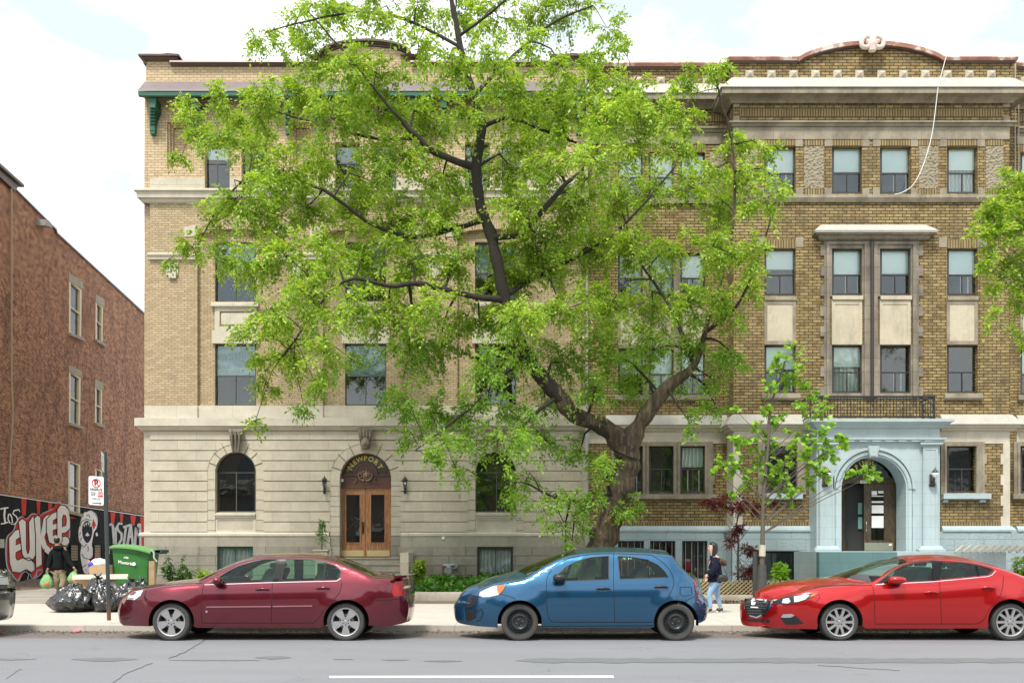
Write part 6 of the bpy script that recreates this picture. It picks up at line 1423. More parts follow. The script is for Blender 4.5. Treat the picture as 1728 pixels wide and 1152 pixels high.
def leaf_mesh(name, P, D, Nn, L_, Wd, mat, parent=None, lobes=False):
    """one folded lozenge per leaf: base P, direction D, normal Nn, length L_, half width Wd"""
    n = len(P); S = np.cross(D, Nn); S /= np.linalg.norm(S, axis=1, keepdims=True) + 1e-9; N2 = np.cross(S, D)
    L_ = L_[:, None]; Wd = Wd[:, None]
    if not lobes:
        V = np.stack([P, P + D * L_ * .45 + S * Wd + N2 * Wd * .35, P + D * L_, P + D * L_ * .45 - S * Wd + N2 * Wd * .35], 1).reshape(-1, 3); k = 4
        Fv = (np.arange(n)[:, None] * 4 + np.array([0, 1, 2, 3])).ravel(); tot = np.full(n, 4)
        nf = n
    else:    # five-pointed maple leaf
        prof = [(0, 0, 0), (.15, .55, .1), (.02, .95, .25), (.35, .6, .15), (.6, 1.0, .3), (.6, .42, .1), (1.0, 0, .0), (.6, -.42, .1), (.6, -1.0, .3), (.35, -.6, .15), (.02, -.95, .25), (.15, -.55, .1)]
        V = np.stack([P + D * L_ * a + S * Wd * b - N2 * Wd * c_ for a, b, c_ in prof], 1).reshape(-1, 3); k = 12
        Fv = (np.arange(n)[:, None] * k + np.arange(k)).ravel(); tot = np.full(n, k); nf = n
    me = bpy.data.meshes.new(name); me.vertices.add(len(V)); me.vertices.foreach_set('co', V.astype(np.float32).ravel())
    me.loops.add(len(Fv)); me.loops.foreach_set('vertex_index', Fv.astype(np.int32)); me.polygons.add(nf)
    me.polygons.foreach_set('loop_start', (np.concatenate([[0], np.cumsum(tot)[:-1]])).astype(np.int32)); me.update(calc_edges=True)
    return link(name, me, mat, parent)
def unit(a): return a / (np.linalg.norm(a, axis=-1, keepdims=True) + 1e-9)
def sprigs(O, Dr, ls=.30, leaf=.13, wid=.028, pairs=3, droop=.25, up=.7, rg=rng):
    """compound leaves: O origins, Dr directions -> leaflet arrays"""
    n = len(O); Ps, Ds, Ns, Ls, Ws = [], [], [], [], []
    Dr = unit(Dr); upv = np.array([0, 0, 1.]); nr = unit(upv * up + rg.normal(0, .55, (n, 3))); side = unit(np.cross(Dr, nr)); ln = ls * rg.uniform(.6, 1.25, n)
    sc = rg.uniform(.7, 1.25, n)
    for k in range(pairs + 1):
        t_ = .3 + .7 * k / pairs; base = O + Dr * (ln * t_)[:, None] + np.array([0, 0, -1.]) * (droop * ln * t_ * t_)[:, None]
        for s in ((-1, 1) if k < pairs else (0,)):
            d = unit(Dr * (.75 if s else 1) + side * s * .9 + rg.normal(0, .22, (n, 3)) + np.array([0, 0, -droop])); Ps.append(base); Ds.append(d); Ns.append(unit(nr + rg.normal(0, .3, (n, 3)))); Ls.append(leaf * sc * rg.uniform(.75, 1.2, n)); Ws.append(wid * sc * rg.uniform(.8, 1.2, n))
    return [np.concatenate(a) for a in (Ps, Ds, Ns, Ls, Ws)]
def in_ball(n, rg=rng): v = unit(rg.normal(0, 1, (n, 3))); return v * (rg.uniform(0, 1, n) ** .45)[:, None]

# ---------------- the big maple in the front garden
T = thing('maple_tree', 'big leaning maple with a forked mossy trunk and spreading bright green crown', 'tree', W(1006, 1005, 27.5))
T.location.z = .08
limbs = [
 ([(992, 1022, 34, 27.5), (1000, 985, 29, 27.5), (1010, 935, 25, 27.5), (1019, 905, 23.5, 27.5), (1036, 860, 22, 27.45), (1049, 815, 21.5, 27.4), (1057, 778, 22, 27.35), (1057, 758, 19, 27.3), (1057, 742, 7, 27.3)]),
 ([(1056, 765, 23, 27.3), (1072, 730, 15.5, 27.2), (1088, 702, 13.5, 27.1), (1125, 655, 11.5, 26.9), (1160, 628, 7.5, 26.7), (1180, 596, 5.2, 26.6), (1196, 540, 4, 26.4), (1222, 460, 3, 26.1), (1236, 380, 2.3, 25.9), (1240, 290, 2.2, 25.8), (1225, 200, 1.5, 25.8), (1200, 110, 1, 25.8)]),
 ([(1060, 762, 23, 27.3), (1038, 735, 16, 27.3), (1008, 716, 13, 27.2), (970, 700, 12, 27.0), (945, 672, 12.5, 26.9), (922, 645, 12, 26.8), (900, 618, 11.5, 26.7), (880, 580, 11, 26.6), (862, 540, 10.5, 26.5), (850, 495, 10, 26.4), (838, 440, 10, 26.3), (828, 395, 9.5, 26.3), (814, 360, 9.5, 26.2), (806, 320, 9, 26.2), (804, 280, 8.5, 26.2), (810, 240, 7.5, 26.2), (813, 205, 7, 26.2), (800, 165, 6, 26.2), (788, 120, 5.5, 26.2), (776, 75, 5, 26.2), (768, 30, 4.5, 26.2), (755, -30, 3.5, 26.2), (740, -110, 2.5, 26.2), (735, -180, 1.5, 26.2)]),
 ([(806, 282, 6.5, 26.2), (780, 276, 5.5, 26.1), (750, 264, 5.5, 26.0), (725, 252, 5, 25.9), (704, 230, 4.5, 25.8), (688, 214, 4.5, 25.8), (672, 198, 3, 25.7), (640, 160, 2.5, 25.6), (600, 110, 2, 25.5), (560, 65, 1.5, 25.4), (520, 20, 1, 25.4)]),
 ([(826, 400, 6, 26.3), (868, 398, 5, 26.0), (890, 384, 5, 25.9), (925, 345, 4.5, 25.8), (955, 310, 4, 25.7), (985, 285, 3.2, 25.6), (1010, 235, 2.5, 25.5), (1040, 180, 1.8, 25.4), (1075, 130, 1.2, 25.4)]),
 ([(846, 505, 6, 26.4), (800, 500, 5, 26.1), (765, 492, 5, 25.9), (735, 485, 5, 25.7), (700, 478, 4.5, 25.5), (655, 482, 3.5, 25.3), (600, 470, 3, 25.2), (560, 490, 2.5, 25.1), (520, 540, 2, 25.0), (480, 600, 1.2, 25.0)]),
 ([(816, 370, 5, 26.2), (770, 385, 4, 26.4), (700, 400, 3.5, 26.8), (630, 380, 3, 27.2), (580, 345, 3, 27.4), (545, 320, 2.8, 27.5), (480, 300, 2.2, 27.6), (420, 300, 1.8, 27.6), (370, 350, 1.2, 27.5), (330, 420, .9, 27.4)]),
 ([(813, 215, 4.5, 26.2), (850, 200, 3.5, 26.4), (880, 205, 3, 26.6), (940, 230, 2.2, 26.8), (1000, 250, 1.5, 27.0)]),
 ([(800, 160, 4, 26.2), (850, 110, 3.2, 26.5), (895, 70, 2.6, 26.7), (940, 35, 2, 26.9), (1000, 10, 1.4, 27)]),
 ([(850, 500, 5, 26.4), (900, 470, 4, 27.2), (960, 440, 3.2, 28), (1030, 400, 2.6, 28.6), (1090, 340, 1.8, 29), (1140, 280, 1.2, 29.2)]),
 ([(1170, 612, 5, 26.7), (1150, 560, 3.5, 27.2), (1120, 500, 2.8, 27.8), (1080, 440, 2, 28.3), (1050, 360, 1.3, 28.5)]),
 ([(708, 232, 3, 25.8), (640, 235, 2.4, 26.4), (560, 215, 2, 27), (470, 190, 1.6, 27.4), (390, 170, 1.2, 27.6), (320, 175, .8, 27.7)]),
 ([(1030, 830, 6, 27.2), (985, 845, 4, 26.6), (940, 840, 2.5, 26.2), (890, 815, 1.5, 26.0)]),
 ([(890, 600, 5, 26.6), (840, 640, 3.5, 26.0), (790, 690, 2.5, 25.6), (740, 730, 1.8, 25.3), (700, 760, 1, 25.2)]),
 ([(940, 670, 4, 26.9), (900, 700, 3, 26.2), (870, 740, 2, 25.8), (840, 780, 1.2, 25.6)]),
 ([(1190, 560, 4, 26.5), (1240, 520, 2.6, 26), (1275, 450, 2, 25.7), (1300, 370, 1.2, 25.5)]),
 ([(776, 80, 3, 26.2), (700, 40, 2.4, 26.6), (620, 20, 2, 27), (520, 35, 1.5, 27.2), (450, 55, 1, 27.3)]),
 ([(776, 60, 3, 26.2), (830, 20, 2, 25.8), (900, -40, 1.5, 25.5)])]
nodes = []; mtr, mbr = MB(), MB()
for li, lb in enumerate(limbs):
    pts = catmull([(a, b, c_, d) for a, b, c_, d in lb], 4)
    P3 = [W(p[0], p[1], p[3]) for p in pts]; rad = [max(.012, p[2] * p[3] / F) for p in pts]
    if li < 3:     # gnarled outline
        rad = [r_ * (1 + .10 * math.sin(i * 1.7 + li)) for i, r_ in enumerate(rad)]
    (mtr if li < 2 else mbr).tube(P3, rad, 16 if li < 3 else 8)
    if li == 2: mtr.tube(P3[:22], [r_ * 1.03 for r_ in rad[:22]], 16)
    nodes += [(p, r_) for p, r_ in zip(P3, rad) if r_ < .32]
def jitter(o, amp, sc, seed=0):
    from mathutils import noise
    for v in o.data.vertices:
        n_ = noise.noise_vector(v.co * sc + Vector((seed, 0, 0))); v.co += n_ * amp
o = mtr.build('trunk', M_BARK, T, smooth=60); jitter(o, .06, 2.2)
blobs = """450,65,40,.5 500,38,45,.7 560,18,50,.8 640,15,50,.7 705,8,45,.7 770,20,45,.8 840,28,50,.7 905,20,50,.7 965,15,55,.6 1025,48,32,.5
540,95,50,.8 590,110,45,1 640,125,50,1 705,75,35,.6 755,105,45,.9 820,95,42,.7 900,80,30,.4 950,115,45,.8 870,145,55,1 1050,80,20,.4 1000,130,45,1 1060,150,40,.7 1150,135,32,.7 1200,110,24,.6
312,165,24,.9 325,195,22,1 372,168,28,1 440,175,45,1 400,215,42,1 500,160,50,1 560,200,60,1 640,190,60,1 720,190,55,1 790,200,40,.9 880,195,60,1 950,200,60,1 1020,190,55,1 1090,180,42,1 1145,195,40,.9
330,232,22,1 308,262,16,1 372,232,32,1 430,250,48,1 480,285,50,1 540,275,50,1 610,300,48,.9 680,270,55,1 745,300,55,1 860,280,60,1 930,285,60,1 1005,275,55,1 1075,240,48,1 1135,250,38,.8 1235,245,26,1 1290,255,20,.8 1255,300,36,1 1205,285,28,.8
400,335,48,1 450,365,52,1 368,368,28,1 515,350,58,1 600,365,52,1 670,375,60,1 740,370,55,1 870,350,50,1 905,410,60,1 970,350,55,1 1040,340,50,1 1100,320,42,.9 1165,320,46,.9 1220,350,45,1 1290,335,32,1 1310,300,14,.7
325,418,24,1 285,437,9,1 375,425,36,1 425,440,40,1 480,430,50,1 545,430,50,1 610,440,58,1 690,440,55,1 770,440,48,1 860,460,50,1 930,440,60,1 1000,420,55,1 1070,415,50,1 1130,420,42,.9 1200,420,50,1 1265,430,38,1
405,560,22,1 455,520,40,1 520,505,55,1 590,520,52,1 655,530,58,1 725,520,50,1 810,545,58,1 880,540,52,1 950,520,52,1 1030,515,55,1 1100,515,50,1 1160,510,44,1 1220,505,46,1 1272,485,26,1
442,610,28,1 490,590,48,1 552,600,34,.9 530,640,26,.9 690,590,52,1 740,585,50,1 820,620,48,.9 870,600,50,.9 950,610,48,1 1030,595,55,1 1100,590,46,1 1170,580,40,.9 1235,595,34,1 1205,640,28,.9 600,610,26,.6
445,660,18,1 430,712,9,1 512,686,10,.9 690,680,42,1 735,695,46,1 795,700,44,1 860,690,46,.9 920,670,30,.9 1005,655,40,1 1075,650,40,.9 1140,650,26,.8 1210,690,20,.8 465,560,24,1
690,740,26,0.70 745,750,40,0.70 800,755,42,0.70 860,745,42,0.70 925,745,42,0.70 980,760,32,0.63 1025,790,26,0.55 1165,715,20,0.81 715,780,20,0.42 770,790,24,0.42
850,830,26,0.42 890,805,38,0.45 915,850,38,0.45 965,850,32,0.70 1000,830,30,0.70 950,880,20,0.63 1052,860,22,0.63 1010,790,26,0.70 985,880,16,0.63 965,912,15,0.70 955,935,9,0.70 1075,845,18,0.55"""
BL = [tuple(float(q) for q in b.split(',')) for b in blobs.split()]
rb = random.Random(21); LO, LD = [], []
mtw = MB()
for (bx, by, br, bd) in BL:
    near = sorted(nodes, key=lambda n_: ((n_[0].x / n_[0].y * F + CX) - bx) ** 2 + (HZ - (n_[0].z - EYE) * F / n_[0].y - by) ** 2)[:6]
    nd = near[rb.randrange(min(3, len(near)))]
    Y = min(31.0, max(22.6, nd[0].y + rb.uniform(-2.4, 2.6))); 
    if br < 25: Y = min(29, max(24, nd[0].y + rb.uniform(-.7, .7)))
    c0 = W(bx, by, Y); rr = br * Y / F
    p0, r0 = nd; mid = p0.lerp(c0, .5) + Vector((rb.uniform(-.15, .15), rb.uniform(-.15, .15), .12 * (c0 - p0).length))
    path = [p0, p0.lerp(mid, .5) + Vector((0, 0, .03)), mid, mid.lerp(c0, .55), c0]; r1 = min(r0 * .7, .045)
    mbr.tube(path, [r1, r1 * .85, r1 * .65, r1 * .5, .01], 5, cap=False)
    nt_ = max(4, int(bd * (rr ** 2) * 40 + 3)); ends = in_ball(nt_) * np.array([rr * 1.32, rr * 1.3, rr * 1.25])
    for e in ends:
        e = Vector(e); L3 = e.length; st = c0 + e * rb.uniform(.0, .25); en = c0 + e + Vector((0, 0, -.10 * L3)); md = st.lerp(en, .5) + Vector((rb.uniform(-.08, .08), rb.uniform(-.08, .08), .12 * L3))
        mtw.tube([st, md, en], [.009, .006, .003], 3, cap=False)
        ns = int(6 + 10 * L3 / max(rr, .3) * rb.uniform(.5, 1.2))
        for k in range(ns):
            t_ = rb.uniform(.15, 1.05); q = st.lerp(md, t_ * 2) if t_ < .5 else md.lerp(en, t_ * 2 - 1)
            d = (en - st).normalized() * .6 + Vector((rb.gauss(0, .7), rb.gauss(0, .7), rb.gauss(-.1, .45))); LO.append(q + Vector((rb.gauss(0, .03), rb.gauss(0, .03), rb.gauss(0, .03)))); LD.append(d)
o = mbr.build('branches', M_LIMB, T, smooth=60); jitter(o, .025, 3.5); mtw.build('twigs', M_TWIG, T, fix=False)
LO = np.array([tuple(v) for v in LO]); LD = np.array([tuple(v) for v in LD])
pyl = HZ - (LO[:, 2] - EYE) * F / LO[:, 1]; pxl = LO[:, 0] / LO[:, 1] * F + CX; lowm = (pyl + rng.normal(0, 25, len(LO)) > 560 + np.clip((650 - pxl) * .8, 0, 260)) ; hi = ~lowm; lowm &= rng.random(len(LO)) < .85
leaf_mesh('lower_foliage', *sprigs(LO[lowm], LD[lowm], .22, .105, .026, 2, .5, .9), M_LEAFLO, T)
S_ = sprigs(LO[hi], LD[hi], .23, .11, .028, 2, .5, .9); print('leaflets', len(S_[0]))
leaf_mesh('crown', *S_, M_LEAF, T)

# ---------------- a street tree beyond the right edge: its crown reaches into the picture
def round_tree(name, label, base, trunk_pts, blobs_, Yr, mat, leafkw, bark, cat='tree', seed=1, dens=30, lobes=False, tr=(.16, .05), r_t=8):
    rg_ = np.random.default_rng(seed); rb_ = random.Random(seed); T_ = thing(name, label, cat, base); m = MB(); tp_ = catmull(trunk_pts, 4); P3 = [W(p[0], p[1], p[2]) for p in tp_]; n = len(P3)
    rad = [tr[0] + (tr[1] - tr[0]) * (i / (n - 1)) ** .7 for i in range(n)]; m.tube(P3, rad, r_t); m.build('trunk', bark, T_, smooth=60); b2 = MB(); O, D = [], []
    for (bx, by, br, Y) in blobs_:
        c0 = W(bx, by, Y); rr = br * Y / F; i0 = min(range(n // 4, n), key=lambda i: (P3[i] - c0).length + max(0, P3[i].z - c0.z + .3 + .5 * (P3[i] - c0).length) * 2); p0 = P3[i0]
        b2.tube([p0, p0.lerp(c0, .5) + Vector((0, 0, .05)), c0], [rad[i0] * .34, rad[i0] * .2, .005], 6, cap=False)
        for e in in_ball(max(3, int(rr * rr * dens + 3)), rg_) * rr * (1.35 if lobes else 1.0):
            e = Vector(e); en = c0 + e; b2.tube([c0, c0.lerp(en, .5) + Vector((0, 0, .04)), en], [.006, .005, .003], 3, cap=False)
            for k in range(rb_.randint(6, 11)): q = c0.lerp(en, rb_.uniform(.3, 1.05)); O.append(tuple(q)); D.append((e.x + rb_.gauss(0, .5 * rr + .1), e.y + rb_.gauss(0, .5 * rr + .1), e.z + rb_.gauss(-.05, .3 * rr + .1)))
    b2.build('branches', bark, T_); O, D = np.array(O), np.array(D)
    if lobes:
        n_ = len(O); D = unit(D + np.array([0, 0, -.25])); Nr = unit(np.array([0, -.35, 1.]) + rg_.normal(0, .45, (n_, 3))); sz = leafkw['leaf'] * rg_.uniform(.6, 1.25, n_); leaf_mesh('crown', O, D, Nr, sz, sz * .55, mat, T_, lobes=True)
    else: leaf_mesh('crown', *sprigs(O, D, rg=rg_, **leafkw), mat, T_)
    return T_
bl = [(1700, 310, 26, 24), (1722, 335, 30, 24.3), (1690, 350, 34, 23.6), (1668, 348, 18, 23.6), (1722, 390, 40, 24), (1682, 400, 30, 23.7), (1655, 395, 18, 23.5), (1660, 440, 20, 23.5), (1700, 450, 36, 24), (1735, 470, 40, 24.5), (1712, 505, 22, 24), (1680, 480, 14, 23.6), (1672, 535, 14, 23.6), (1725, 560, 22, 24), (1760, 350, 60, 25), (1780, 430, 70, 24), (1800, 300, 50, 24), (1850, 360, 70, 25), (1860, 460, 70, 24), (1790, 540, 50, 24.5), (1730, 300, 20, 24)]
round_tree('street_tree', 'bright green tree whose crown enters from the right edge', (xpx(1900, 24), 24, GZ), [(1900, 1070, 24), (1895, 850, 24), (1880, 650, 24), (1850, 480, 24), (1830, 380, 24)], bl, 24, M_LEAF, dict(ls=.22, leaf=.12, wid=.028, pairs=2, droop=.3, up=.9), M_SMOOTHBARK, seed=4, dens=48, tr=(.17, .06))
# ---------------- young maple on the pavement edge
ym = [(1310, 610, 20, 24.8), (1340, 600, 24, 25), (1335, 640, 26, 25.2), (1300, 655, 16, 24.8), (1370, 655, 14, 25.2), (1385, 690, 20, 25), (1350, 680, 20, 25.2), (1275, 720, 14, 25), (1262, 740, 20, 25), (1240, 740, 16, 24.8), (1300, 742, 20, 25.2), (1345, 735, 24, 25), (1385, 735, 26, 24.8), (1425, 740, 18, 24.8), (1222, 780, 16, 24.8), (1245, 785, 24, 25), (1285, 775, 26, 25.2), (1325, 780, 28, 25), (1365, 775, 26, 24.8), (1400, 765, 20, 24.6), (1440, 795, 13, 24.4), (1460, 797, 16, 24.4), (1475, 800, 10, 24.3), (1300, 815, 26, 25.2), (1335, 825, 22, 25), (1262, 812, 16, 25), (1370, 815, 18, 25), (1395, 800, 14, 24.8), (1290, 840, 10, 25), (1240, 690, 10, 25), (1235, 830, 8, 25), (1205, 790, 9, 24.8), (1315, 700, 18, 25), (1395, 760, 18, 25), (1290, 690, 12, 25)]
yt = round_tree('young_maple', 'slender young maple with grey trunk and black guard around its foot', W(1286, 1008, 25), [(1284, 1015, 25), (1286, 950, 25), (1287, 900, 25), (1288, 845, 25), (1292, 800, 25), (1297, 740, 25), (1300, 690, 25), (1315, 640, 25), (1325, 610, 25)], ym, 25, M_LEAF2, dict(leaf=.125), M_SMOOTHBARK, seed=9, dens=75, lobes=True, tr=(.075, .02))
m = MB(); m.tube([W(1286, 938, 24.98), W(1287, 919, 24.98)], [.083, .083], 12); m.build('paper_band', M_CREAM2, yt, smooth=60)
m = MB(); m.tube([W(1286, 952, 24.95), W(1285, 985, 24.95), W(1284, 1014, 24.95)], [.10, .13, .16], 12); m.tube([W(1274, 930, 25.3), W(1274, 1010, 25.3)], .06, 8); m.build('trunk_guard', plain('black_rubber_guard', (.05, .052, .05), .7, 0, .35, 8), yt, smooth=60)
# ---------------- dark red japanese maple
jm = [(1250, 850, 22, 26.6), (1275, 858, 22, 26.8), (1230, 850, 14, 26.5), (1210, 848, 12, 26.4), (1190, 845, 8, 26.4), (1300, 850, 12, 26.8), (1250, 890, 9, 26.6), (1243, 893, 7, 26.6), (1232, 915, 10, 26.5), (1262, 925, 12, 26.7), (1272, 928, 10, 26.8), (1255, 965, 14, 26.7), (1270, 962, 16, 26.8), (1262, 985, 14, 26.8)]
round_tree('japanese_maple', 'dark red japanese maple between the woman and the young maple', W(1246, 985, 26.6), [(1246, 1000, 26.6), (1245, 950, 26.6), (1246, 915, 26.6), (1243, 885, 26.6), (1250, 860, 26.6), (1262, 850, 26.6)], jm, 26.6, M_LEAFR, dict(ls=.14, leaf=.10, wid=.015, pairs=3, droop=.3, up=1.2), M_TWIG, seed=12, dens=60, tr=(.04, .012), r_t=6)

# ---------------- low planting
def bush(name, label, cat, pts, Y, rz, mat, seed, leaf=.09, wid=.025, stems=6, group=None, ls=.14, spread=1.0):
    rg_ = np.random.default_rng(seed); rb_ = random.Random(seed); px0, px1, pyt, pyb = pts; base = W((px0 + px1) / 2, pyb, Y); base.z = .09; T_ = thing(name, label, cat, base, group); w = (px1 - px0) / 2 * Y / F; h = (pyb - pyt) * Y / F; m = MB(); O, D = [], []
    for k in range(stems):
        a = rb_.uniform(0, 6.28); q = Vector((math.cos(a) * w * rb_.uniform(.2, .9), math.sin(a) * rz * rb_.uniform(.2, .9), h * rb_.uniform(.55, 1))); st = base + Vector((q.x * .2, q.y * .2, 0)); en = base + q; md = st.lerp(en, .5) + Vector((0, 0, h * .12)); m.tube([st, md, en], [.014, .010, .004], 4, cap=False)
        for j in range(int(10 + h * 14)): t_ = rb_.uniform(.2, 1.05); p = st.lerp(md, t_ * 2) if t_ < .5 else md.lerp(en, t_ * 2 - 1); O.append(tuple(p)); D.append((rb_.gauss(0, 1), rb_.gauss(0, 1), rb_.gauss(.2, .6)))
    m.build('stems', M_TWIG, T_); leaf_mesh('leaves', *sprigs(np.array(O), np.array(D), ls, leaf, wid, 2, .3, .9, rg_), mat, T_); return T_
# ground cover in the kerbed bed beside the steps
n = 3600; X = rng.uniform(xpx(712, 28), xpx(905, 28), n); Yg = rng.uniform(26.6, 32.2, n); Hh = .12 + .55 * rng.beta(1.6, 2.2, n) * np.clip((Yg - 26.3) / 1.2, .35, 1) * (.75 + .35 * np.sin(X * 2.3) * np.cos(Yg * 1.9))
O = np.stack([X, Yg, .1 + Hh * .85], 1); D = np.stack([rng.normal(0, 1, n), rng.normal(-.25, .8, n), rng.normal(.35, .4, n)], 1)
tag(leaf_mesh('ground_cover', *sprigs(O, D, .17, .14, .042, 2, .3, 1.0), M_LEAFD), 'dense green ground cover in the kerbed bed beside the steps', 'ground cover', kind='stuff')
n = 1500; X = rng.uniform(xpx(1020, 28), xpx(1365, 28), n); Yg = rng.uniform(27.6, 31.4, n); O = np.stack([X, Yg, .1 + rng.uniform(0, .28, n)], 1); D = np.stack([rng.normal(0, 1, n), rng.normal(0, .8, n), rng.normal(.5, .4, n)], 1)
tag(leaf_mesh('low_plants', *sprigs(O, D, .15, .12, .03, 2, .3, 1.0), M_LEAFD), 'low green plants on the soil behind the wicker fence', 'plants', kind='stuff')
bush('shrub', 'small loose green shrub beside the right cheek wall of the steps', 'shrub', (692, 722, 932, 992), 31.6, .3, M_LEAF, 31, leaf=.10, wid=.03, stems=7)
bush('weeds', 'spindly weeds by the stone wall just right of the green bin', 'weeds', (262, 330, 940, 998), 32.2, .3, M_LEAFD, 32, stems=9); bush('weeds', 'weeds rising in front of the curtained basement window near the maroon car', 'weeds', (325, 366, 955, 998), 32.2, .3, M_LEAF, 33, stems=9, leaf=.08)
bush('ivy', 'thin ivy climbing the corner of the blue porch', 'ivy', (1584, 1592, 893, 935), 30.9, .08, M_LEAFD, 34, leaf=.07, stems=6)
bush('shrub', 'green shrub at the right edge beside the blue landing wall', 'shrub', (1698, 1760, 925, 990), 29.5, .7, M_LEAF, 35, stems=14, leaf=.12, wid=.025)
bush('fern', 'bright green fern in front of the small blue basement window', 'fern', (1305, 1330, 942, 1000), 28.5, .3, M_LEAF2, 36, stems=8, leaf=.12, wid=.03)
bush('dry_shrub', 'brownish twiggy bush at the foot of the red maple', 'shrub', (1252, 1278, 940, 998), 27.5, .3, plain('dry_leaf', (.22, .12, .07), .8), 37, stems=10, leaf=.06, wid=.012)
m = thing('potted_topiary', 'spiral topiary in a pale stone planter left of the wooden doors', 'potted plant', (xpx(543, 31.5), 31.5, GZ))
p = MB(); z0, z1 = zpx(940, 31.5), zpx(929, 31.5); c0 = xpx(543, 31.5)
for i_, (w_, za, zb) in enumerate(((.20, z0, z1), (.24, z1, z1 + .04))): p.box(c0 - w_, c0 + w_, 31.5 - w_, 31.5 + w_, za, zb)
p.build('planter', M_CREAM, m); s_ = MB(); s_.tube([(c0, 31.5, z1), (c0 + .02, 31.5, zpx(880, 31.5))], [.02, .008], 5).build('stem', M_TWIG, m)
O, D = [], []
for (yy, rr_x) in ((913, 9), (905, 8.5), (897, 6), (890, 5.5), (884, 3)):
    for v in in_ball(44): O.append((c0 + v[0] * rr_x * 31.5 / F, 31.5 + v[1] * rr_x * 31.5 / F, zpx(yy, 31.5) + v[2] * .10)); D.append(tuple(v))
leaf_mesh('foliage', *sprigs(np.array(O), np.array(D), .06, .055, .015, 1, .2, .8), M_LEAFD, m)

# ================================================================ things on the pavement and in the gardens
# kerb stone around the bed, wicker fence, lattice
M_KERBST = stone('weathered_kerb_stone', (.40, .36, .29), (.34, .30, .25), 1.6, 40, .01, amt=.6, bump=.5)
def kerb_piece(label, px0, px1, Y, y0, y1=None, w=.22, h=.2):
    m = MB(); a, b = xpx(px0, Y), xpx(px1, Y); pr = [(0, 0), (.0, h - .04), (.04, h), (w - .04, h), (w, h - .04), (w, 0)]
    m.sweep([(-o, z) for o, z in pr], [(a, Y, .09, 0, -1), (b, Y, .09, 0, -1)]); o = m.build('garden_kerb', M_KERBST, smooth=50); return tag(o, label, 'kerb', 'stone kerbs edging the gardens')
kerb_piece('rounded grey stone kerb in front of the green ground cover', 700, 960, 26.0, 0, h=.24)
kerb_piece('low brown stone kerb along the wicker fence behind the woman', 1170, 1700, 26.0, 0, h=.16)
m = MB(); m.sweep([(0, 0), (0, .2), (.2, .2), (.2, 0)], [(xpx(698, 26), 26.24, .09, 1, 0), (xpx(698, 26), 31.2, .09, 1, 0)]); tag(m.build('garden_kerb', M_KERBST), 'stone kerb running back from the pavement beside the steps', 'kerb', 'stone kerbs edging the gardens')
M_BAMBOO = plain('split_bamboo', (.36, .28, .16), .8, 0, .35, 9)
def lattice(name, label, px0, px1, y0, y1, Y, mat, step, lean, w=.035, back=True, thick=.02):
    T_ = thing(name, label, 'fence', (xpx((px0 + px1) / 2, Y), Y, .09)); m = MB(); m2 = MB()
    z0, z1 = zpx(y1, Y), zpx(y0, Y); x = xpx(px0, Y) - (z1 - z0) * lean; xe = xpx(px1, Y); k = 0
    while x < xe:
        for mm, s, yo in (((m, 1, 0), (m2, -1, .025)) if back else ((m, 1, 0),)):
            xa, xb = (x, x + (z1 - z0) * lean) if s > 0 else (x + (z1 - z0) * lean, x); mm.tube([(xa, Y + yo, z0), (xb, Y + yo, z1)], [w / 2] * 2, 5)
        x += step; k += 1
    m.build('slats', mat, T_)
    if back: m2.build('cross_slats', mat, T_)
    return T_
lattice('wicker_fence', 'low diagonal wicker fence behind the woman and young maple', 1185, 1372, 979, 1009, 26.4, M_BAMBOO, .12, 1.15, .04)
T_ = lattice('lattice_fence', 'white slanted lattice on the blue wall at the right edge', 1627, 1760, 920, 931.5, 28.6, M_CREAM2, .22, 1.3, .09, back=False)
# siamese fire connection
fc = thing('fire_hydrant_connection', 'grey twin pipe fire connection on the stone wall', 'pipe fitting', W(757, 965, 32.8))
M_GPIPE = plain('grey_painted_pipe', (.30, .32, .31), .45, .4, .25, 12); m = MB()
m.tube([W(766, 953, 32.85), W(766, 953, 32.5)], .13, 12); m.tube([W(767, 953, 32.5), W(748, 954, 32.5)], .06, 10); m.lathe([(-.02, .12), (.02, .12)], W(766, 953, 32.8), 'Y', 16)
m.tube([W(757, 954, 32.45), W(757, 962, 32.4)], .09, 10); m.lathe([(-.08, .0), (-.08, .12), (.08, .12), (.08, 0)], W(756.5, 963, 32.3), 'Y', 14); m.tube([W(757, 965, 32.3), W(757, 971, 32.25)], .05, 8); m.build('valve_body', M_GPIPE, fc, smooth=40)
m = MB(); m.tube([W(748, 954, 32.5), W(747, 976, 32.5)], .022, 6); m.lathe([(-.02, .05), (.03, .05)], W(747.5, 971, 32.5), 'Z', 8); m.lathe([(-.02, .07), (.02, .07)], W(747.5, 968, 32.5), 'Z', 8); m.build('standpipe', plain('red_brown_pipe', (.22, .05, .03), .6), fc, smooth=40)

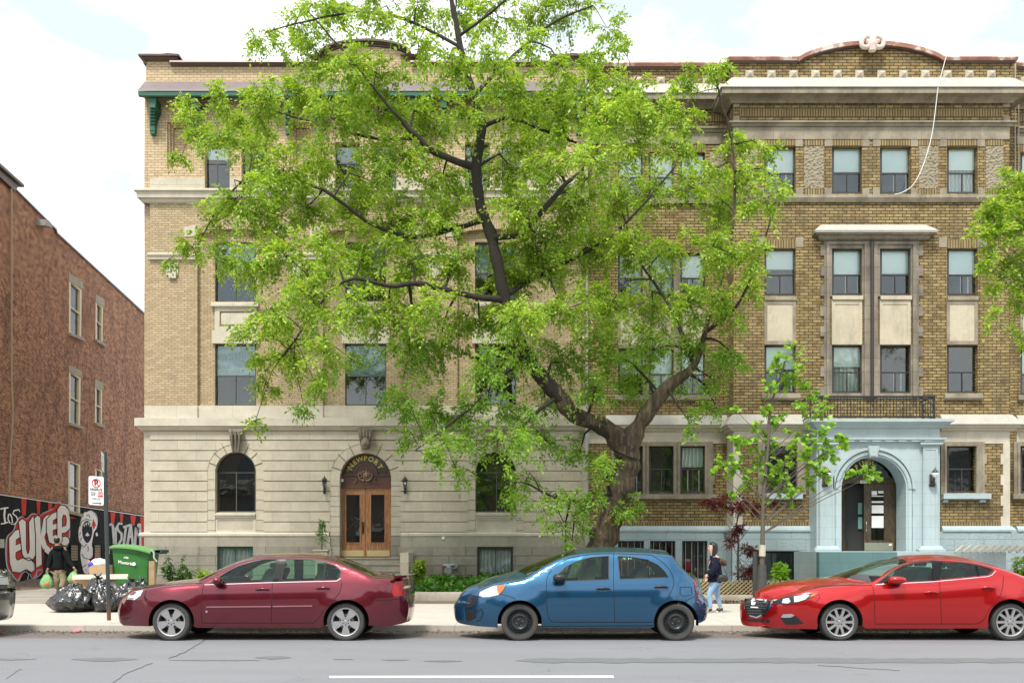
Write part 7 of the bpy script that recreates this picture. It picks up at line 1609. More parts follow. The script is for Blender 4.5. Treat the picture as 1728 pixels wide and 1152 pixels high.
# ---- parking sign on its pole
sg = thing('parking_sign', 'reserved no-parking sign with red crossed P on a rusting pole by the rubbish bags', 'street sign', W(184, 1045, 17.9)); sg.location.z = GZ
YS = 17.9
t = NT('rusting_galvanised_pole'); sp = t.n('ShaderNodeSeparateXYZ'); t.l(t.pos(), sp.inputs[0]); hh = t.math('ADD', t.math('MULTIPLY', sp.outputs[2], .9), t.math('MULTIPLY', t.noise(14, 5, .7), .9))
t.col(t.ramp(hh, [(.55, (.24, .10, .05)), (.95, (.06, .075, .075))])); t.set(Roughness=.5, Metallic=.4)
m = MB(); m.tube([W(184, 1046, YS), W(180, 900, YS), W(176.5, 762, YS)], .036, 10); pl = m.build('pole', t.m, sg, smooth=50)
M_SIGNW = plain('sign_white', (.82, .83, .80), .4, 0, .05, 5); M_SIGNR = plain('sign_red', (.65, .03, .03), .4); M_SIGNK = plain('sign_black', (.02, .03, .03), .4)
def rrect(x0, y0, x1, y1, r, n=4):
    return arc(x1 - r, y0 + r, r, 0, 90, n) + arc(x0 + r, y0 + r, r, 90, 180, n) + arc(x0 + r, y1 - r, r, 180, 270, n) + arc(x1 - r, y1 - r, r, 270, 360, n)
Yp = YS - .06; sk = lambda x, y: (149 + (x - 149) + 0, y + (x - 149) * .06 + 0)
def sgn(name, mat, polys, holes, d, th=.002, parent=None):
    m = MB(); m.prism([[sk(*p) for p in q] for q in polys], [[sk(*p) for p in q] for q in holes], Yp - d, th); return m.build(name, mat, parent or sg)
plate = sgn('sign_plate', M_SIGNW, [rrect(149.5, 802.5, 175, 851, 3)], [], 0, .004)
sgn('prohibition_ring', M_SIGNR, [arc(162.3, 814, 7.6, 0, 360, 28)[:-1]], [arc(162.3, 814, 6.2, 0, 360, 28)[:-1]], .004, .002, plate)
def stext(name, s, cx, cy, size_px, mat, d=.004, bold=0, sx=1):
    V, Fs = text_mesh(s, size_px * YS / F * 1.35, bold=bold); c0 = W(*sk(cx, cy), Yp - d); MB().add([(c0.x + p.x * sx, c0.y, c0.z + p.y - p.x * .06) for p in V], Fs).build(name, mat, plate, fix=False)
stext('letter_p', 'P', 162.3, 814, 10, M_SIGNK, .004, .004); sgn('prohibition_bar', M_SIGNR, [[(157.2, 809.6), (158.4, 808.5), (167.6, 818.4), (166.4, 819.5)]], [], .007, .002, plate)
stext('reserve_text', 'RESERVE', 162.3, 825, 4.2, M_SIGNK, bold=.001, sx=.95)
for k in range(3): sgn('small_text', M_SIGNK, [rect(153.2 + k * .4, 829.4 + 2.4 * k, 156.5, 830.4 + 2.4 * k), rect(157.3, 829.4 + 2.4 * k, 161.4 - k * .5, 830.4 + 2.4 * k)], [], .004, .001, plate)
bd_ = sgn('red_badge', M_SIGNR, [rect(165.2, 828.5, 173.2, 836.8)], [], .004, .002, plate); stext('badge_text', 'S2R', 169.2, 832.7, 4.2, M_SIGNW, .008, .001)
stext('hours_text', '7h00-22h', 162.3, 840.5, 3.4, M_SIGNK, sx=.85); sgn('arrow', M_SIGNK, [[(156, 847), (168.5, 847), (168.5, 845.7), (171.5, 847.6), (168.5, 849.4), (168.5, 848.2), (156, 848.2)]], [], .004, .002, plate)
m = MB(); a = W(176.5, 800, YS)   # second plate seen nearly edge-on
m.gprism([[(170.5, 760), (175.5, 766), (176.5, 798), (171.8, 793)]], [], lambda p: W(p[0], p[1], YS - .03 - (176 - p[0]) * .05), lambda p: W(p[0], p[1], YS - .026 - (176 - p[0]) * .05)); sp2 = m.build('side_plate', M_SIGNW, sg)
m = MB(); m.gprism([rect(172.4, 769, 173.4, 776), rect(172.8, 779, 174.2, 789)], [], lambda p: W(p[0], p[1], YS - .033 - (176 - p[0]) * .05), lambda p: W(p[0], p[1], YS - .03 - (176 - p[0]) * .05)); m.build('side_text', plain('faded_print', (.35, .45, .42), .5), sp2)

# ---- rubbish
t = NT('black_bin_liner'); f = t.noise(4.0, 3, .5, sx=1.8, sz=.7); rd = t.n('ShaderNodeTexVoronoi', feature='SMOOTH_F1', Scale=6.0); t.l(t.pos(), rd.inputs['Vector'])
t.col((.008, .009, .010)); t.set(Roughness=.27); hgt = t.math('ADD', t.math('ABSOLUTE', t.math('SUBTRACT', f, .5)), t.math('MULTIPLY', rd.outputs['Distance'], .35)); t.bump(hgt, 1.0, .05); t.p.inputs['Specular IOR Level'].default_value = .6; t.p.inputs['Coat Weight'].default_value = .5; t.p.inputs['Coat Roughness'].default_value = .2; t.p.inputs['Coat IOR'].default_value = 1.55; M_BAG = t.m
from mathutils import noise as mn
def bag(label, cx, pyt, pyb, wpx, Y, seed, knot=True, lean=0.0, taper=.45):
    bm_ = bmesh.new(); bmesh.ops.create_icosphere(bm_, subdivisions=5, radius=1.0); w = wpx / 2 * Y / F; zb = GZ; c = W(cx, pyb, Y); zt = zpx(pyt, Y); h = zt - (zb); sd_ = Vector((seed * 3.1, seed * 1.7, 0)); pts = []
    for v in bm_.verts:
        p = v.co.copy(); u = (p.z + 1) / 2; k = 1 - taper * max(0, u - .35) ** 1.1 * 1.4
        rdg = abs(mn.noise(Vector((math.atan2(p.y, p.x) * 2.2, p.z * 1.4, 0)) + sd_)) * .16 + mn.fractal(p * 2.3 + sd_, .8, 2.0, 5) * .10 - abs(mn.noise(p * 4.5 + sd_)) * .12
        th = math.atan2(p.y, p.x); rdg += .10 * abs(math.sin(th * 4.5 + 3 * mn.noise(Vector((th, p.z, seed))))) * (.25 + .75 * u) - .05
        r_ = k * (1 + rdg); q = Vector((p.x * w * r_ + lean * u * w, p.y * w * .85 * r_, 0)); q.z = zb + (max(0, u - .06) / .94) ** 1.05 * h * (.86 if knot else 1.0) * (1 + rdg * .5)
        pts.append((c.x + q.x, Y + q.y, q.z))
    m = MB().add(pts, [[v.index for v in f_.verts] for f_ in bm_.faces]); bm_.free()
    if knot:
        tp = Vector((c.x + lean * w, Y, zb + h * .84)); rs_ = random.Random(seed)
        for k in range(7):
            a = k * .9 + rs_.random(); m.tube([tp - Vector((0, 0, .05)), tp + Vector((math.cos(a) * .03, math.sin(a) * .03, .05)), tp + Vector((math.cos(a) * .10, math.sin(a) * .08, h * .10 + rs_.uniform(0, .05)))], [.03, .016, .01], 5)
    o = m.build('rubbish_bag', M_BAG, smooth=75); return tag(o, label, 'rubbish bag', 'black rubbish bags heaped on the pavement')
bag('slumped black rubbish bag lying furthest left on the pavement', 120, 984, 1028, 86, 21.4, 1, knot=False, taper=.75, lean=.15)
bag('tall tied black rubbish bag at the back, left of the sign pole', 165, 966, 1016, 52, 22.6, 2)
bag('glossy black rubbish bag directly behind the sign pole', 181, 978, 1027, 52, 21.3, 3, lean=-.1)
bag('black rubbish bag right of the sign pole against the maroon car', 217, 972, 1027, 76, 21.5, 4, lean=.15)
bag('small black rubbish bag squeezed at the back by the bin post', 240, 972, 1010, 34, 23.2, 5)
bag('small black rubbish bag sagging between the two left bags', 150, 1000, 1027, 36, 21.9, 6, taper=.5, knot=False)
M_CARD = plain('brown_cardboard', (.48, .34, .20), .85, 0, .15, 6)
def carton(label, x0, y0, x1, y1, Y, d, zb=None, rot=0):
    m = MB(); a, b = W(x0, y0, Y), W(x1, y1, Y); t_ = .012; zb = b.z if zb is None else zb; cx, cy = (a.x + b.x) / 2, Y + d / 2
    m.box(a.x, b.x, Y, Y + t_, zb, a.z).box(a.x, b.x, Y + d - t_, Y + d, zb, a.z).box(a.x, a.x + t_, Y + t_, Y + d - t_, zb, a.z).box(b.x - t_, b.x, Y + t_, Y + d - t_, zb, a.z).box(a.x + t_, b.x - t_, Y + t_, Y + d - t_, zb, zb + t_)
    root = thing('cardboard_box', label, 'cardboard box', (cx, cy, zb), 'cardboard boxes among the rubbish')
    m.build('carton', M_CARD, root); return root, a, b
r1, a, b = carton('open cardboard box of white paper and rubbish behind the bags', 151, 953, 182, 968, 24.0, .45)
m = MB(); m.gprism([[(148, 944), (152, 945), (153.5, 968), (150.5, 968)]], [], lambda p: W(p[0], p[1], 24.05), lambda p: W(p[0], p[1], 24.4)); m.build('flap', plain('orange_carton', (.55, .30, .13), .8), r1)
bm_ = bmesh.new(); bmesh.ops.create_icosphere(bm_, subdivisions=3, radius=1); c = W(167, 951, 24.2)
pw = MB().add([(c.x + v.co.x * .20 * (1 + .25 * mn.noise(v.co * 2.5)), c.y + v.co.y * .18, c.z + v.co.z * .13 * (1 + .4 * mn.noise(v.co * 3))) for v in bm_.verts], [[v.index for v in f_.verts] for f_ in bm_.faces]).build('paper_bundle', M_WHITE, smooth=60); tag(pw, 'white crumpled plastic bundle inside the open cardboard box', 'rubbish')
bp = MB().add([(c.x - .13 + v.co.x * .07, c.y - .16 + v.co.y * .05, c.z - .02 + v.co.z * .07 * (1 + .4 * mn.noise(v.co * 3))) for v in bm_.verts], [[v.index for v in f_.verts] for f_ in bm_.faces]).build('blue_wrapper', plain('blue_wrapper', (.04, .06, .45), .4), smooth=60); bm_.free(); tag(bp, 'blue wrapper beside the white bundle in the open box', 'rubbish')
r2, a, b = carton('flat tan cardboard box under the large white board', 124, 976, 160, 990, 23.4, .6)
m = MB(); m.gprism([[(122, 969), (216, 968), (216, 975), (122, 976)]], [], lambda p: W(p[0], p[1], 22.9 if p[1] > 972 else 23.5), lambda p: W(p[0], p[1] + 1.5, 22.9 if p[1] > 972 else 23.5)); tag(m.build('board', plain('cream_board', (.60, .52, .40), .7, 0, .1), smooth=None), 'large cream board laid flat across the rubbish', 'board')
# ---- wheeled bin
gb = thing('wheeled_bin', 'large green wheeled recycling bin with curved lid and white lettering', 'bin', (xpx(222, 24.5), 24.5, GZ)); Yg = 24.2
M_BIN = plain('green_bin_plastic', (.035, .17, .035), .45, 0, .25, 5); M_BINL = plain('green_bin_lid', (.13, .31, .10), .5, 0, .2, 5)
m = MB(); fr = [(187, 926), (254, 934), (251, 975), (192, 1000)]
f0 = lambda p: W(p[0], p[1], Yg); 
top0, bot0 = zpx(929, Yg), .22
xs = (xpx(189, Yg), xpx(249, Yg)); 
v = [(xs[0], Yg, top0 + .10), (xs[1], Yg + .05, top0 - .03), (xs[1], Yg + .8, top0 - .02), (xs[0], Yg + .8, top0 + .12), (xs[0] + .09, Yg + .12, bot0), (xs[1] - .09, Yg + .12, bot0), (xs[1] - .09, Yg + .7, bot0), (xs[0] + .09, Yg + .7, bot0)]
m.add(v, [(0, 1, 5, 4), (1, 2, 6, 5), (2, 3, 7, 6), (3, 0, 4, 7), (4, 5, 6, 7)]); m.add([(xs[0] - .03, Yg - .03, top0 + .03), (xs[1] + .03, Yg + .02, top0 - .10), (xs[1] + .03, Yg + .02, top0 - .02), (xs[0] - .03, Yg - .03, top0 + .11), (xs[0] - .03, Yg + .85, top0 + .05), (xs[1] + .03, Yg + .85, top0 - .08), (xs[1] + .03, Yg + .85, top0), (xs[0] - .03, Yg + .85, top0 + .13)], [(0, 1, 2, 3), (4, 5, 6, 7), (0, 3, 7, 4), (1, 2, 6, 5), (0, 1, 5, 4)])
m.build('bin_body', M_BIN, gb)
lid = MB(); n = 8; vs_, fs = [], []
for i in range(n + 1):
    u = i / n; x = xs[0] - .05 + (xs[1] - xs[0] + .14) * u; z = top0 + .10 + .05 * math.sin(math.pi * u) ** .8 - .13 * u
    for j in range(5): w_ = j / 4; vs_.append((x, Yg - .06 + .96 * w_, z + .06 * math.sin(math.pi * w_) + (.0)))
    vs_.append((x, Yg - .06, z - .04))
for i in range(n):
    for j in range(4): a = i * 6 + j; fs.append((a, a + 1, a + 7, a + 6))
    a = i * 6; fs.append((a, a + 6, a + 11, a + 5))
lid.add(vs_, fs); lid.build('lid', M_BINL, gb, smooth=50)
m = MB(); m.pbox(248, 928, 270, 934, Yg + .1, .5); m.pbox(262, 927, 273, 932, Yg + .1, .5); m.build('bin_handle', plain('dark_bin_trim', (.03, .06, .05), .5), gb)
m = MB(); m.lathe([(0, 0), (0, .16), (.08, .16), (.08, 0)], (xs[1] - .1, Yg + .1, .26), 'Y', 18); m.lathe([(0, 0), (0, .16), (.08, .16), (.08, 0)], (xs[0] + .2, Yg + .1, .26), 'Y', 18); m.split('wheel', M_TYRE, gb)
for s_, cx_, cy_, sz in (('Ville verte', 205, 939, 3.4), ('Montréal', 212, 949.5, 5)):
    V, Fs = text_mesh(s_, sz * Yg / F * 1.5, bold=.003); c0 = W(cx_, cy_, Yg - .01); MB().add([(c0.x + p.x, c0.y + .04, c0.z + p.y - p.x * .14) for p in V], Fs).build('white_lettering', M_WHITE, gb, fix=False)
m = MB(); c0 = W(226, 951, Yg + .02); m.lathe([(-.005, .0), (-.005, .045)], c0, 'Y', 14); m.build('white_emblem', M_WHITE, gb)
m = MB()
for k in range(10): p0 = W(257 + 1.2 * math.sin(k * .8) + k * .7, 929 + k * 2.0, Yg - .02); m.lathe([(-.01, .02), (.01, .035), (.03, .02)], p0, 'Z', 6)
tag(m.build('chain', M_CHROME, smooth=50), 'white plastic chain hanging from the bin handle', 'chain')
pm = MB(); pm.pbox(251, 946, 260.5, 1000, Yg - .05, .12); pp = pm.build('wooden_post', plain('weathered_timber', (.36, .25, .14), .8, 0, .3, 9)); tag(pp, 'weathered wooden post right of the green bin', 'post')
# ---- litter and leaf debris in the gutter
def decalpoly(name, label, cat, poly, mat, z): 
    m = MB(); pts = [((px - CX) * ((EYE - z) * F / (py - HZ)) / F, (EYE - z) * F / (py - HZ)) for px, py in poly]; n = len(pts)
    m.add([(x, y, z) for x, y in pts] + [(x, y, z + .012 + .01 * (i % 2)) for i, (x, y) in enumerate(pts)], [tuple(range(n))[::-1], tuple(range(n, 2 * n))] + [(i, (i + 1) % n, n + (i + 1) % n, n + i) for i in range(n)])
    return tag(m.build(name, mat), label, cat)
decalpoly('pink_wrapper', 'crumpled pink wrapper in the gutter left of the maroon car', 'litter', [(122, 1066), (128, 1062), (136, 1061), (137, 1064), (130, 1067)], plain('pink_paper', (.7, .12, .25), .5), .005)
decalpoly('crushed_carton', 'flattened reddish carton in the gutter by the grey car', 'litter', [(-6, 1060), (9, 1058), (10, 1064), (-6, 1066)], plain('red_brown_card', (.42, .16, .10), .7), .005)
decalpoly('orange_scrap', 'orange scrap of card in the gutter beside the flattened carton', 'litter', [(18, 1060), (30, 1058), (31, 1063), (20, 1064)], plain('orange_card', (.5, .25, .16), .7), .005)
n = 3800; X = rng.uniform(-9.6, 11, n); Yl = 17.42 - np.abs(rng.normal(0, .28, n)) - .02; O = np.stack([X, Yl, np.full(n, .012)], 1); dd = unit(np.stack([rng.normal(0, 1, n), rng.normal(0, 1, n), rng.normal(0, .15, n)], 1)); nn_ = unit(np.stack([rng.normal(0, .25, n), rng.normal(0, .25, n), np.ones(n)], 1))
M_DEB = leafmat('dry_leaf_litter', (.09, .06, .035), (.22, .16, .09), (.50, .42, .28), .1); tag(leaf_mesh('leaf_litter', O, dd, nn_, rng.uniform(.02, .06, n), rng.uniform(.008, .02, n), M_DEB), 'dry leaf litter and grit lying along the gutter', 'leaf litter', kind='stuff')
n = 1600; X = rng.uniform(xpx(1170, 25), xpx(1760, 25), n); Yl = rng.uniform(24.7, 26.0, n); O = np.stack([X, Yl, np.full(n, .105)], 1); dd = unit(np.stack([rng.normal(0, 1, n), rng.normal(0, 1, n), rng.normal(.1, .25, n)], 1)); nn_ = unit(np.stack([rng.normal(0, .3, n), rng.normal(0, .3, n), np.ones(n)], 1))
tag(leaf_mesh('fallen_leaves', O, dd, nn_, rng.uniform(.05, .12, n), rng.uniform(.02, .04, n), M_DEB), 'brown fallen leaves along the foot of the garden kerb', 'leaf litter', kind='stuff')

# ================================================================ people
def skin(name, joints, edges, radii, mat, parent, sub=2, root=0):
    me = bpy.data.meshes.new(name); me.from_pydata([tuple(j) for j in joints], edges, []); o = bpy.data.objects.new(name, me); COL.objects.link(o)
    sk_ = o.modifiers.new('s', 'SKIN'); sk_.branch_smoothing = .6
    for i, r_ in enumerate(radii):
        v = me.skin_vertices[0].data[i]; v.radius = (r_, r_) if isinstance(r_, float) else r_; v.use_root = (i == root)
    sb = o.modifiers.new('b', 'SUBSURF'); sb.levels = sb.render_levels = sub
    dg = bpy.context.evaluated_depsgraph_get(); me2 = bpy.data.meshes.new_from_object(o.evaluated_get(dg)); bpy.data.objects.remove(o); bpy.data.meshes.remove(me); me2.name = name
    me2.polygons.foreach_set('use_smooth', [True] * len(me2.polygons)); me2.materials.clear(); return link(name, me2, mat, parent)
def blob(name, c, r, mat, parent, fn=None, sub=3):
    bm_ = bmesh.new(); bmesh.ops.create_icosphere(bm_, subdivisions=sub, radius=1.0); pts = []
    for v in bm_.verts: p = v.co.copy(); q = fn(p) if fn else p; pts.append((c[0] + q.x * r[0], c[1] + q.y * r[1], c[2] + q.z * r[2]))
    o = MB().add(pts, [[v.index for v in f_.verts] for f_ in bm_.faces]).build(name, mat, parent, smooth=70); bm_.free(); return o
M_SKIN = plain('light_skin', (.62, .38, .27), .5, 0, .06); M_SKIN2 = plain('tanned_skin', (.36, .20, .13), .5, 0, .06)
M_HAIR = plain('black_hair', (.012, .010, .010), .4, 0, .3, 30, .5, 80); M_NAVY = plain('navy_coat', (.008, .011, .024), .85, 0, .35, 14, .5, 30, spec=.15); M_FUR = plain('brown_fur_trim', (.09, .05, .03), .9, 0, .5, 30, 1, 90)
M_DENIM = plain('faded_denim', (.24, .38, .56), .85, 0, .28, 7, .4, 40); M_SHOE = plain('black_shoe', (.02, .02, .022), .5); M_SOLE = M_WHITE
M_KHAKI = plain('olive_khaki', (.20, .165, .095), .85, 0, .22, 7, .4, 30); M_JACKET = plain('black_hooded_jacket', (.007, .010, .010), .85, 0, .35, 12, .5, 30, spec=.15)
# --- woman walking left along the pavement
YW = 21.1; wp = lambda x, y, dy=0.0: W(x, y, YW + dy)
wm = thing('person', 'woman in a dark fur-hooded coat and pale jeans walking left with a black shoulder bag', 'person', (xpx(1205, YW), YW, GZ))
J = [wp(1208, 978), wp(1207, 965), wp(1206.5, 950), wp(1206, 941), wp(1203.5, 934), wp(1201, 926), wp(1201, 920),           # 0 pelvis .. 3 neck base,4 neck,5 head,6 crown
     wp(1206, 943, -.15), wp(1208, 957, -.19), wp(1198, 968, -.22), wp(1192, 971, -.20), wp(1189.5, 972.5, -.18),            # 7 near shoulder, elbow, forearm, wrist, palm
     wp(1207, 943, .15), wp(1206, 958, .20), wp(1198, 967, .16), wp(1193, 970, .12), wp(1190.5, 971, .10),                   # 12 far arm
     wp(1207, 981, -.08), wp(1196.5, 1001, -.08), wp(1198.5, 1024, -.08), wp(1198.5, 1030.5, -.08), wp(1192.5, 1032.2, -.08),  # 17 near leg (leading)
     wp(1209, 981, .08), wp(1210.5, 1003, .08), wp(1215.5, 1022, .08), wp(1217, 1028.5, .08), wp(1210.5, 1031.5, .08)]        # 22 far leg (trailing)
E = [(0, 1), (1, 2), (2, 3), (3, 4), (4, 5), (5, 6), (3, 7), (7, 8), (8, 9), (9, 10), (10, 11), (3, 12), (12, 13), (13, 14), (14, 15), (15, 16), (0, 17), (17, 18), (18, 19), (19, 20), (20, 21), (0, 22), (22, 23), (23, 24), (24, 25), (25, 26)]
Rr = [.13, .115, .125, .09, .045, .075, .07, .055, .045, .036, .026, .028, .055, .045, .036, .026, .028, .07, .05, .036, .035, .035, .07, .05, .036, .035, .035]
skin('body', J, E, [float(r_) for r_ in Rr], M_SKIN, wm)
hc = wp(1202.5, 924)
def headf(p):
    q = p.copy()
    if p.x < -.3: q.x *= 1.0; q.z = q.z
    if p.z < -.2: q.x += -.12 * (-.2 - p.z); q.y *= 1 - .35 * (-.2 - p.z); q.x *= 1 - .15 * (-.2 - p.z)
    q.x -= .17 * math.exp(-((p.z + .12) / .16) ** 2 - (p.y / .17) ** 2) * (p.x < 0); q.x -= .06 * math.exp(-((p.z + .52) / .10) ** 2 - (p.y / .3) ** 2) * (p.x < 0); q.x += .06 * math.exp(-((p.z - .12) / .12) ** 2 - ((abs(p.y) - .38) / .2) ** 2) * (p.x < 0)
    return q
hd = blob('head', hc, (.088, .07, .112), M_SKIN, wm, headf, 4)
for s in (-1, 1): blob('eye', hc + Vector((-.072, s * .03, .010)), (.010, .013, .006), M_HAIR, hd, None, 2); 
blob('lips', hc + Vector((-.083, 0, -.056)), (.010, .020, .007), plain('lips', (.45, .13, .12), .4), hd, None, 2)
for s in (-1, 1): MB().tube([hc + Vector((-.078, s * .014, .028)), hc + Vector((-.076, s * .032, .033)), hc + Vector((-.064, s * .05, .027))], [.003, .004, .002], 5).build('eyebrow', M_HAIR, hd)
def hairf(p):
    q = p.copy()
    if p.x < -.25 and -.85 < p.z < .42 and abs(p.y) < .93: q.x = -.25 - (p.x + .25) * -.05
    if p.z < 0: q.z *= 1.55; q.x += .12 * -p.z
    q += p * .05 * mn.noise(Vector((p.x * 3, p.y * 3, p.z * .8)))
    return q
hr = blob('hair', hc + Vector((.012, 0, .014)), (.102, .088, .118), M_HAIR, wm, hairf, 4)
for s in (-1, 1):
    for k in range(3): MB().tube([hc + Vector((.012 + .02 * k, s * .075, .05)), hc + Vector((.0 + .02 * k, s * .078, -.06)), hc + Vector((-.015 + .02 * k, s * .085, -.17)), hc + Vector((-.03 + .02 * k, s * .10, -.24))], [.02, .026, .022, .006], 7).build('lock', M_HAIR, hr, smooth=60)
def hand(c, dirv_, mat, parent, side=1, sc=1.0):
    """palm, four curled fingers and a thumb, skinned as one surface"""
    d = Vector(dirv_).normalized(); up = Vector((0, 0, 1)); sidev = d.cross(Vector((0, 1, 0))).normalized() if abs(d.y) < .9 else Vector((1, 0, 0)); pn = d.cross(sidev)
    J_ = [Vector(c), Vector(c) + d * .045 * sc]; E_ = [(0, 1)]; R_ = [.02 * sc, .022 * sc]
    for k, (o_, ln) in enumerate(((-.024, .062), (-.008, .072), (.008, .068), (.024, .052))):
        b0 = Vector(c) + d * .06 * sc + sidev * o_ * sc; i = len(J_); J_ += [b0, b0 + d * ln * .5 * sc + pn * .006, b0 + d * ln * .8 * sc + pn * .022 * side]; E_ += [(1, i), (i, i + 1), (i + 1, i + 2)]; R_ += [.009 * sc, .0085 * sc, .007 * sc]
    i = len(J_); b0 = Vector(c) + d * .02 * sc - sidev * .03 * sc; J_ += [b0, b0 + d * .03 * sc - sidev * .015 * sc + pn * .01 * side, b0 + d * .052 * sc - sidev * .012 * sc + pn * .022 * side]; E_ += [(0, i), (i, i + 1), (i + 1, i + 2)]; R_ += [.012 * sc, .010 * sc, .008 * sc]
    return skin('hand', J_, E_, [float(r_) for r_ in R_], mat, parent, 1)
hand(wp(1193.5, 972.5, -.19), (-.35, .1, -1), M_SKIN, wm, 1, .8); hand(wp(1194, 972, .10), (-.35, -.1, -1), M_SKIN, wm, 1, .8)
# coat with sleeves
Jc = [wp(1206, 985.5), wp(1206.5, 973), wp(1206.5, 960), wp(1206, 949), wp(1205.8, 942.5), J[7] + Vector((0, .02, 0)), J[8], J[9], wp(1194, 970, -.21), J[12] + Vector((0, -.02, 0)), J[13], J[14], wp(1194, 969.5, .13)]
Ec = [(0, 1), (1, 2), (2, 3), (3, 4), (3, 5), (5, 6), (6, 7), (7, 8), (3, 9), (9, 10), (10, 11), (11, 12)]
coat = skin('coat', Jc, Ec, [(.22, .20), (.20, .185), (.185, .165), (.18, .165), (.11, .11), (.10, .10), (.092, .092), (.078, .078), (.062, .062), (.10, .10), (.092, .092), (.078, .078), (.062, .062)], M_NAVY, wm)
for y in (953, 960): blob('button', wp(1196.3 - (y - 953) * .05, y, -.06), (.012, .01, .012), M_CHROME, coat, None, 1)
blob('fur_hood', wp(1216, 947.5), (.13, .15, .075), M_FUR, wm, lambda p: Vector((p.x, p.y, p.z - p.x * .55)) * (1 + .25 * mn.noise(p * 5)), 4)
blob('hood_lining', wp(1207.5, 938.5), (.085, .10, .05), plain('pink_lining', (.62, .45, .45), .8), wm, lambda p: Vector((p.x, p.y, p.z - p.x * .9)), 3)
MB().tube([wp(1204.5, 938.3) + Vector((.062 * math.cos(a), .07 * math.sin(a), .012 * math.cos(a))) for a in np.linspace(0, 6.283, 15)], .028, 8).build('collar', M_NAVY, coat, smooth=60)
MB().tube([wp(1199.5, 944, -.06), wp(1197.5, 948, -.09), wp(1197, 952, -.1)], [.012, .010, .004], 6).build('scarf', plain('coral_scarf', (.7, .2, .15), .8), wm, smooth=60)
skin('jeans', [wp(1208, 977), J[17], J[18], wp(1198.3, 1014, -.08), wp(1199, 1026, -.08), J[22], J[23], wp(1213, 1013, .08), wp(1216, 1024.5, .08)], [(0, 1), (1, 2), (2, 3), (3, 4), (0, 5), (5, 6), (6, 7), (7, 8)], [.11, .088, .062, .052, .047, .088, .062, .052, .047], M_DENIM, wm)
def shoe(a, b, parent, mat, sole):
    d = (b - a); o = MB(); o.tube([a + Vector((0, 0, .03)) - d * .25, a + Vector((0, 0, .0)), a.lerp(b, .5) - Vector((0, 0, .01)), b - Vector((0, 0, .0)), b + d * .25 - Vector((0, 0, .012))], [.03, .046, .044, .038, .018], 10); s = o.build('shoe', mat, parent, smooth=60)
    MB().tube([a - d * .32 - Vector((0, 0, .032)), a - Vector((0, 0, .036)), b - Vector((0, 0, .03)), b + d * .3 - Vector((0, 0, .03))], [.02, .03, .03, .016], 8).build('sole', sole, s, smooth=60)
for a, b in ((J[20], J[21]), (J[25], J[26])): a2 = a.copy(); b2 = b.copy(); a2.z = max(a.z, GZ + .065); b2.z = GZ + .055; shoe(a2, b2, wm, M_SHOE, M_SOLE)
sb_ = thing('shoulder_bag', 'black shoulder bag hanging at the hip of the woman in jeans', 'bag', wp(1218, 975, -.12))
blob('pouch', wp(1219.5, 975, -.22), (.12, .05, .10), M_SHOE, sb_, lambda p: Vector((p.x * (1 - .2 * p.z), p.y, max(-.75, min(.7, p.z)))), 3); MB().tube([wp(1227, 970, -.22), wp(1221, 957, -.22), wp(1209, 941, -.18), wp(1202, 948, -.20), wp(1211, 970, -.24)], .007, 6).build('strap', M_SHOE, sb_)

# --- man seen from behind, walking into the alley with two carrier bags
YM = 30.5; mp_ = lambda x, y, dy=0.0: W(x, y, YM + dy)
mn_ = thing('person', 'balding man in a dark hooded jacket and khaki trousers seen from behind in the alley', 'person', (xpx(97, YM), YM, .09))
J = [mp_(99.5, 962), mp_(99, 950), mp_(98.8, 936), mp_(98, 925), mp_(97, 918.5), mp_(96.3, 911), mp_(96, 905),
     mp_(89.5, 924.5, -.02), mp_(85.5, 941, -.02), mp_(82, 955, -.08), mp_(80.4, 960.5, -.10), mp_(80, 963.5, -.1),
     mp_(108, 924.5, -.02), mp_(114, 940, -.02), mp_(121, 953, -.08), mp_(125, 957.5, -.10), mp_(126.5, 960, -.1),
     mp_(95.5, 966, 0), mp_(96.5, 980, -.1), mp_(97.5, 991, .0), mp_(98, 996, .02), mp_(97, 999, .14),
     mp_(103.5, 966, 0), mp_(107, 979, -.08), mp_(104, 987.5, -.36), mp_(102.5, 992, -.48), mp_(100.5, 996.5, -.45)]
skin('body', J, E, [.15, .14, .16, .10, .055, .085, .08, .065, .055, .042, .032, .036, .065, .055, .042, .032, .036, .09, .065, .045, .04, .04, .09, .065, .045, .04, .04], M_SKIN2, mn_)
h2 = mp_(96.3, 911); hd = blob('head', h2, (.082, .098, .118), M_SKIN2, mn_, lambda p: Vector((p.x * (1 - .2 * max(0, -p.z)), p.y + .15 * math.exp(-(p.x / .2) ** 2 - ((p.z + .1) / .2) ** 2) * (p.y > .5), p.z)), 3)
for s in (-1, 1): blob('ear', h2 + Vector((s * .083, 0, -.01)), (.012, .02, .03), M_SKIN2, hd, None, 2); blob('eye', h2 + Vector((s * .03, .088, .01)), (.012, .008, .007), M_HAIR, hd, None, 2)
blob('lips', h2 + Vector((0, .09, -.05)), (.022, .008, .007), plain('lips_dark', (.3, .12, .1), .4), hd, None, 2)
blob('hair', h2 + Vector((0, -.012, .008)), (.089, .099, .112), M_HAIR, mn_, lambda p: Vector((p.x, p.y if p.y < .3 else .3, p.z if p.z < .62 else .62)), 4)
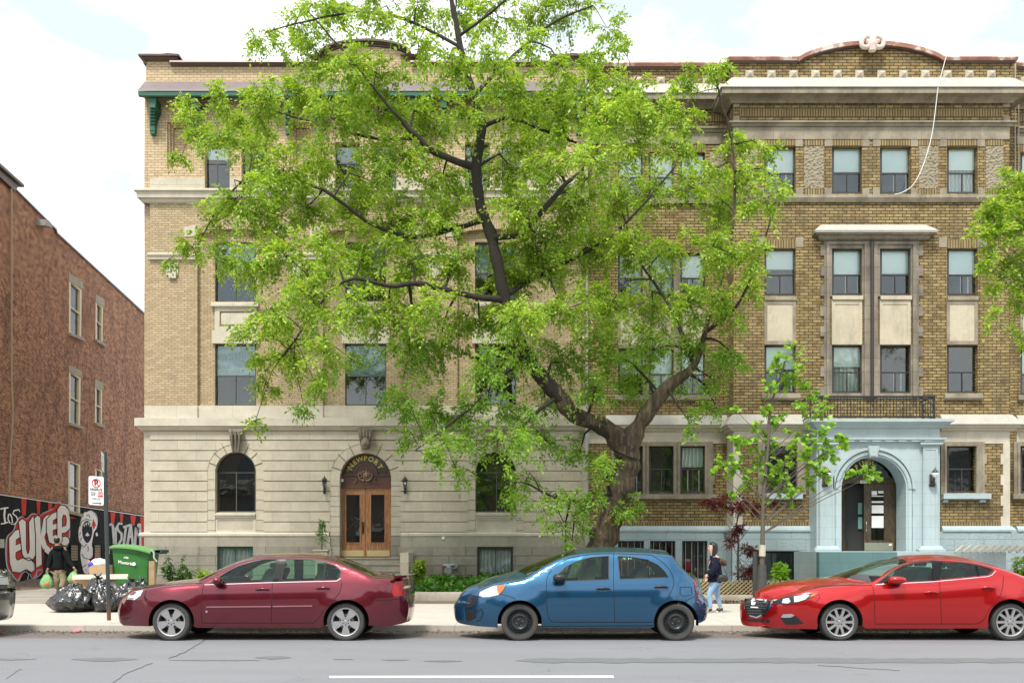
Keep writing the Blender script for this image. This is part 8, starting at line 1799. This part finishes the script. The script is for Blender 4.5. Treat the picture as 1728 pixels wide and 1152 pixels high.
jk = skin('jacket', [mp_(99, 963), mp_(99, 955), mp_(99, 945), mp_(98.8, 934), mp_(98.3, 923), J[7] + Vector((.03, 0, 0)), J[8], mp_(83.5, 950, -.05), mp_(81, 958.5, -.1), J[12] - Vector((.03, 0, 0)), J[13], mp_(118.5, 949, -.06), mp_(124, 956.5, -.1)],
     [(0, 1), (1, 2), (2, 3), (3, 4), (3, 5), (5, 6), (6, 7), (7, 8), (3, 9), (9, 10), (10, 11), (11, 12)], [(.19, .15), (.20, .16), (.20, .16), (.20, .16), (.12, .11), (.125, .125), (.10, .10), (.08, .08), (.058, .058), (.125, .125), (.10, .10), (.08, .08), (.058, .058)], M_JACKET, mn_)
blob('hood', mp_(98.3, 924, -.10), (.17, .10, .085), M_JACKET, mn_, lambda p: Vector((p.x, p.y, p.z * (1 if p.z > 0 else 1.3 - abs(p.x)))) * (1 + .08 * mn.noise(p * 3)), 3)
blob('collar', mp_(97.8, 919.5), (.07, .07, .035), plain('orange_collar', (.6, .22, .14), .8), mn_, None, 2)
skin('trousers', [mp_(99.3, 961), J[17], J[18], mp_(97.3, 988, -.03), mp_(98, 995, 0), J[22], J[23], mp_(105.5, 984, -.24), mp_(103.3, 990.5, -.44)], [(0, 1), (1, 2), (2, 3), (3, 4), (0, 5), (5, 6), (6, 7), (7, 8)], [.16, .125, .10, .085, .08, .125, .10, .085, .08], M_KHAKI, mn_)
a = mp_(98, 997, .02); a.z = .15; b = mp_(97.6, 999, .2); b.z = .14; shoe(a, b, mn_, M_SHOE, M_SHOE); a = mp_(102.6, 992.5, -.50); b = mp_(101.5, 997.5, -.44); shoe(a, b, mn_, M_SHOE, M_SHOE)
hand(mp_(80.2, 961, -.1), (-.1, 0, -1), M_SKIN2, mn_); hand(mp_(125.8, 958.5, -.1), (.5, 0, -.8), M_SKIN2, mn_, -1)
t = NT('translucent_green_carrier'); t.col((.36, .66, .30)); t.set(Roughness=.35); tl = t.n('ShaderNodeBsdfTranslucent', Color=(.5, .8, .4, 1)); mx = t.n('ShaderNodeMixShader'); mx.inputs[0].default_value = .5; t.l(t.p.outputs[0], mx.inputs[1]); t.l(tl.outputs[0], mx.inputs[2]); t.l(mx.outputs[0], t.out.inputs[0]); t.bump(t.noise(12, 5, .6), .8, .03); M_CARR = t.m
def carrier(label, hx, hy, x, yt, yb, wpx, dy):
    T_ = thing('carrier_bag', label, 'carrier bag', mp_(x, yb, dy), 'green carrier bags held by the man'); c = mp_(x, (yt + yb) / 2, dy); w = wpx / 2 * YM / F; h = (yb - yt) / 2 * YM / F
    blob('bag', c, (w, w * .55, h), M_CARR, T_, lambda p: Vector((p.x * (1 - .38 * max(-.3, p.z)), p.y * (1 - .38 * p.z), p.z)) * (1 + .16 * mn.noise(p * 2.6 + Vector((hx, 0, 0)))), 4)
    m = MB(); top = c + Vector((0, 0, h * .8)); hp = mp_(hx, hy, dy)
    for s in (-1, 1): m.tube([top + Vector((s * w * .5, 0, -.03)), top.lerp(hp, .5) + Vector((s * .03, 0, 0)), hp], [.028, .014, .01], 6)
    m.build('handles', M_CARR, T_, smooth=60)
    blob('groceries', c + Vector((.03, -w * .35, -h * .35)), (w * .55, w * .3, h * .4), plain('orange_packets', (.55, .16, .08), .6, 0, .5, 20), T_, lambda p: p * (1 + .3 * mn.noise(p * 4)), 3)
carrier('green carrier bag with orange packets in his left hand', 79.8, 965.5, 78.5, 968, 993, 20, -.1)
carrier('green carrier bag hanging from his right hand beside the boxes', 126.8, 961.5, 124, 964, 985, 19, -.1)
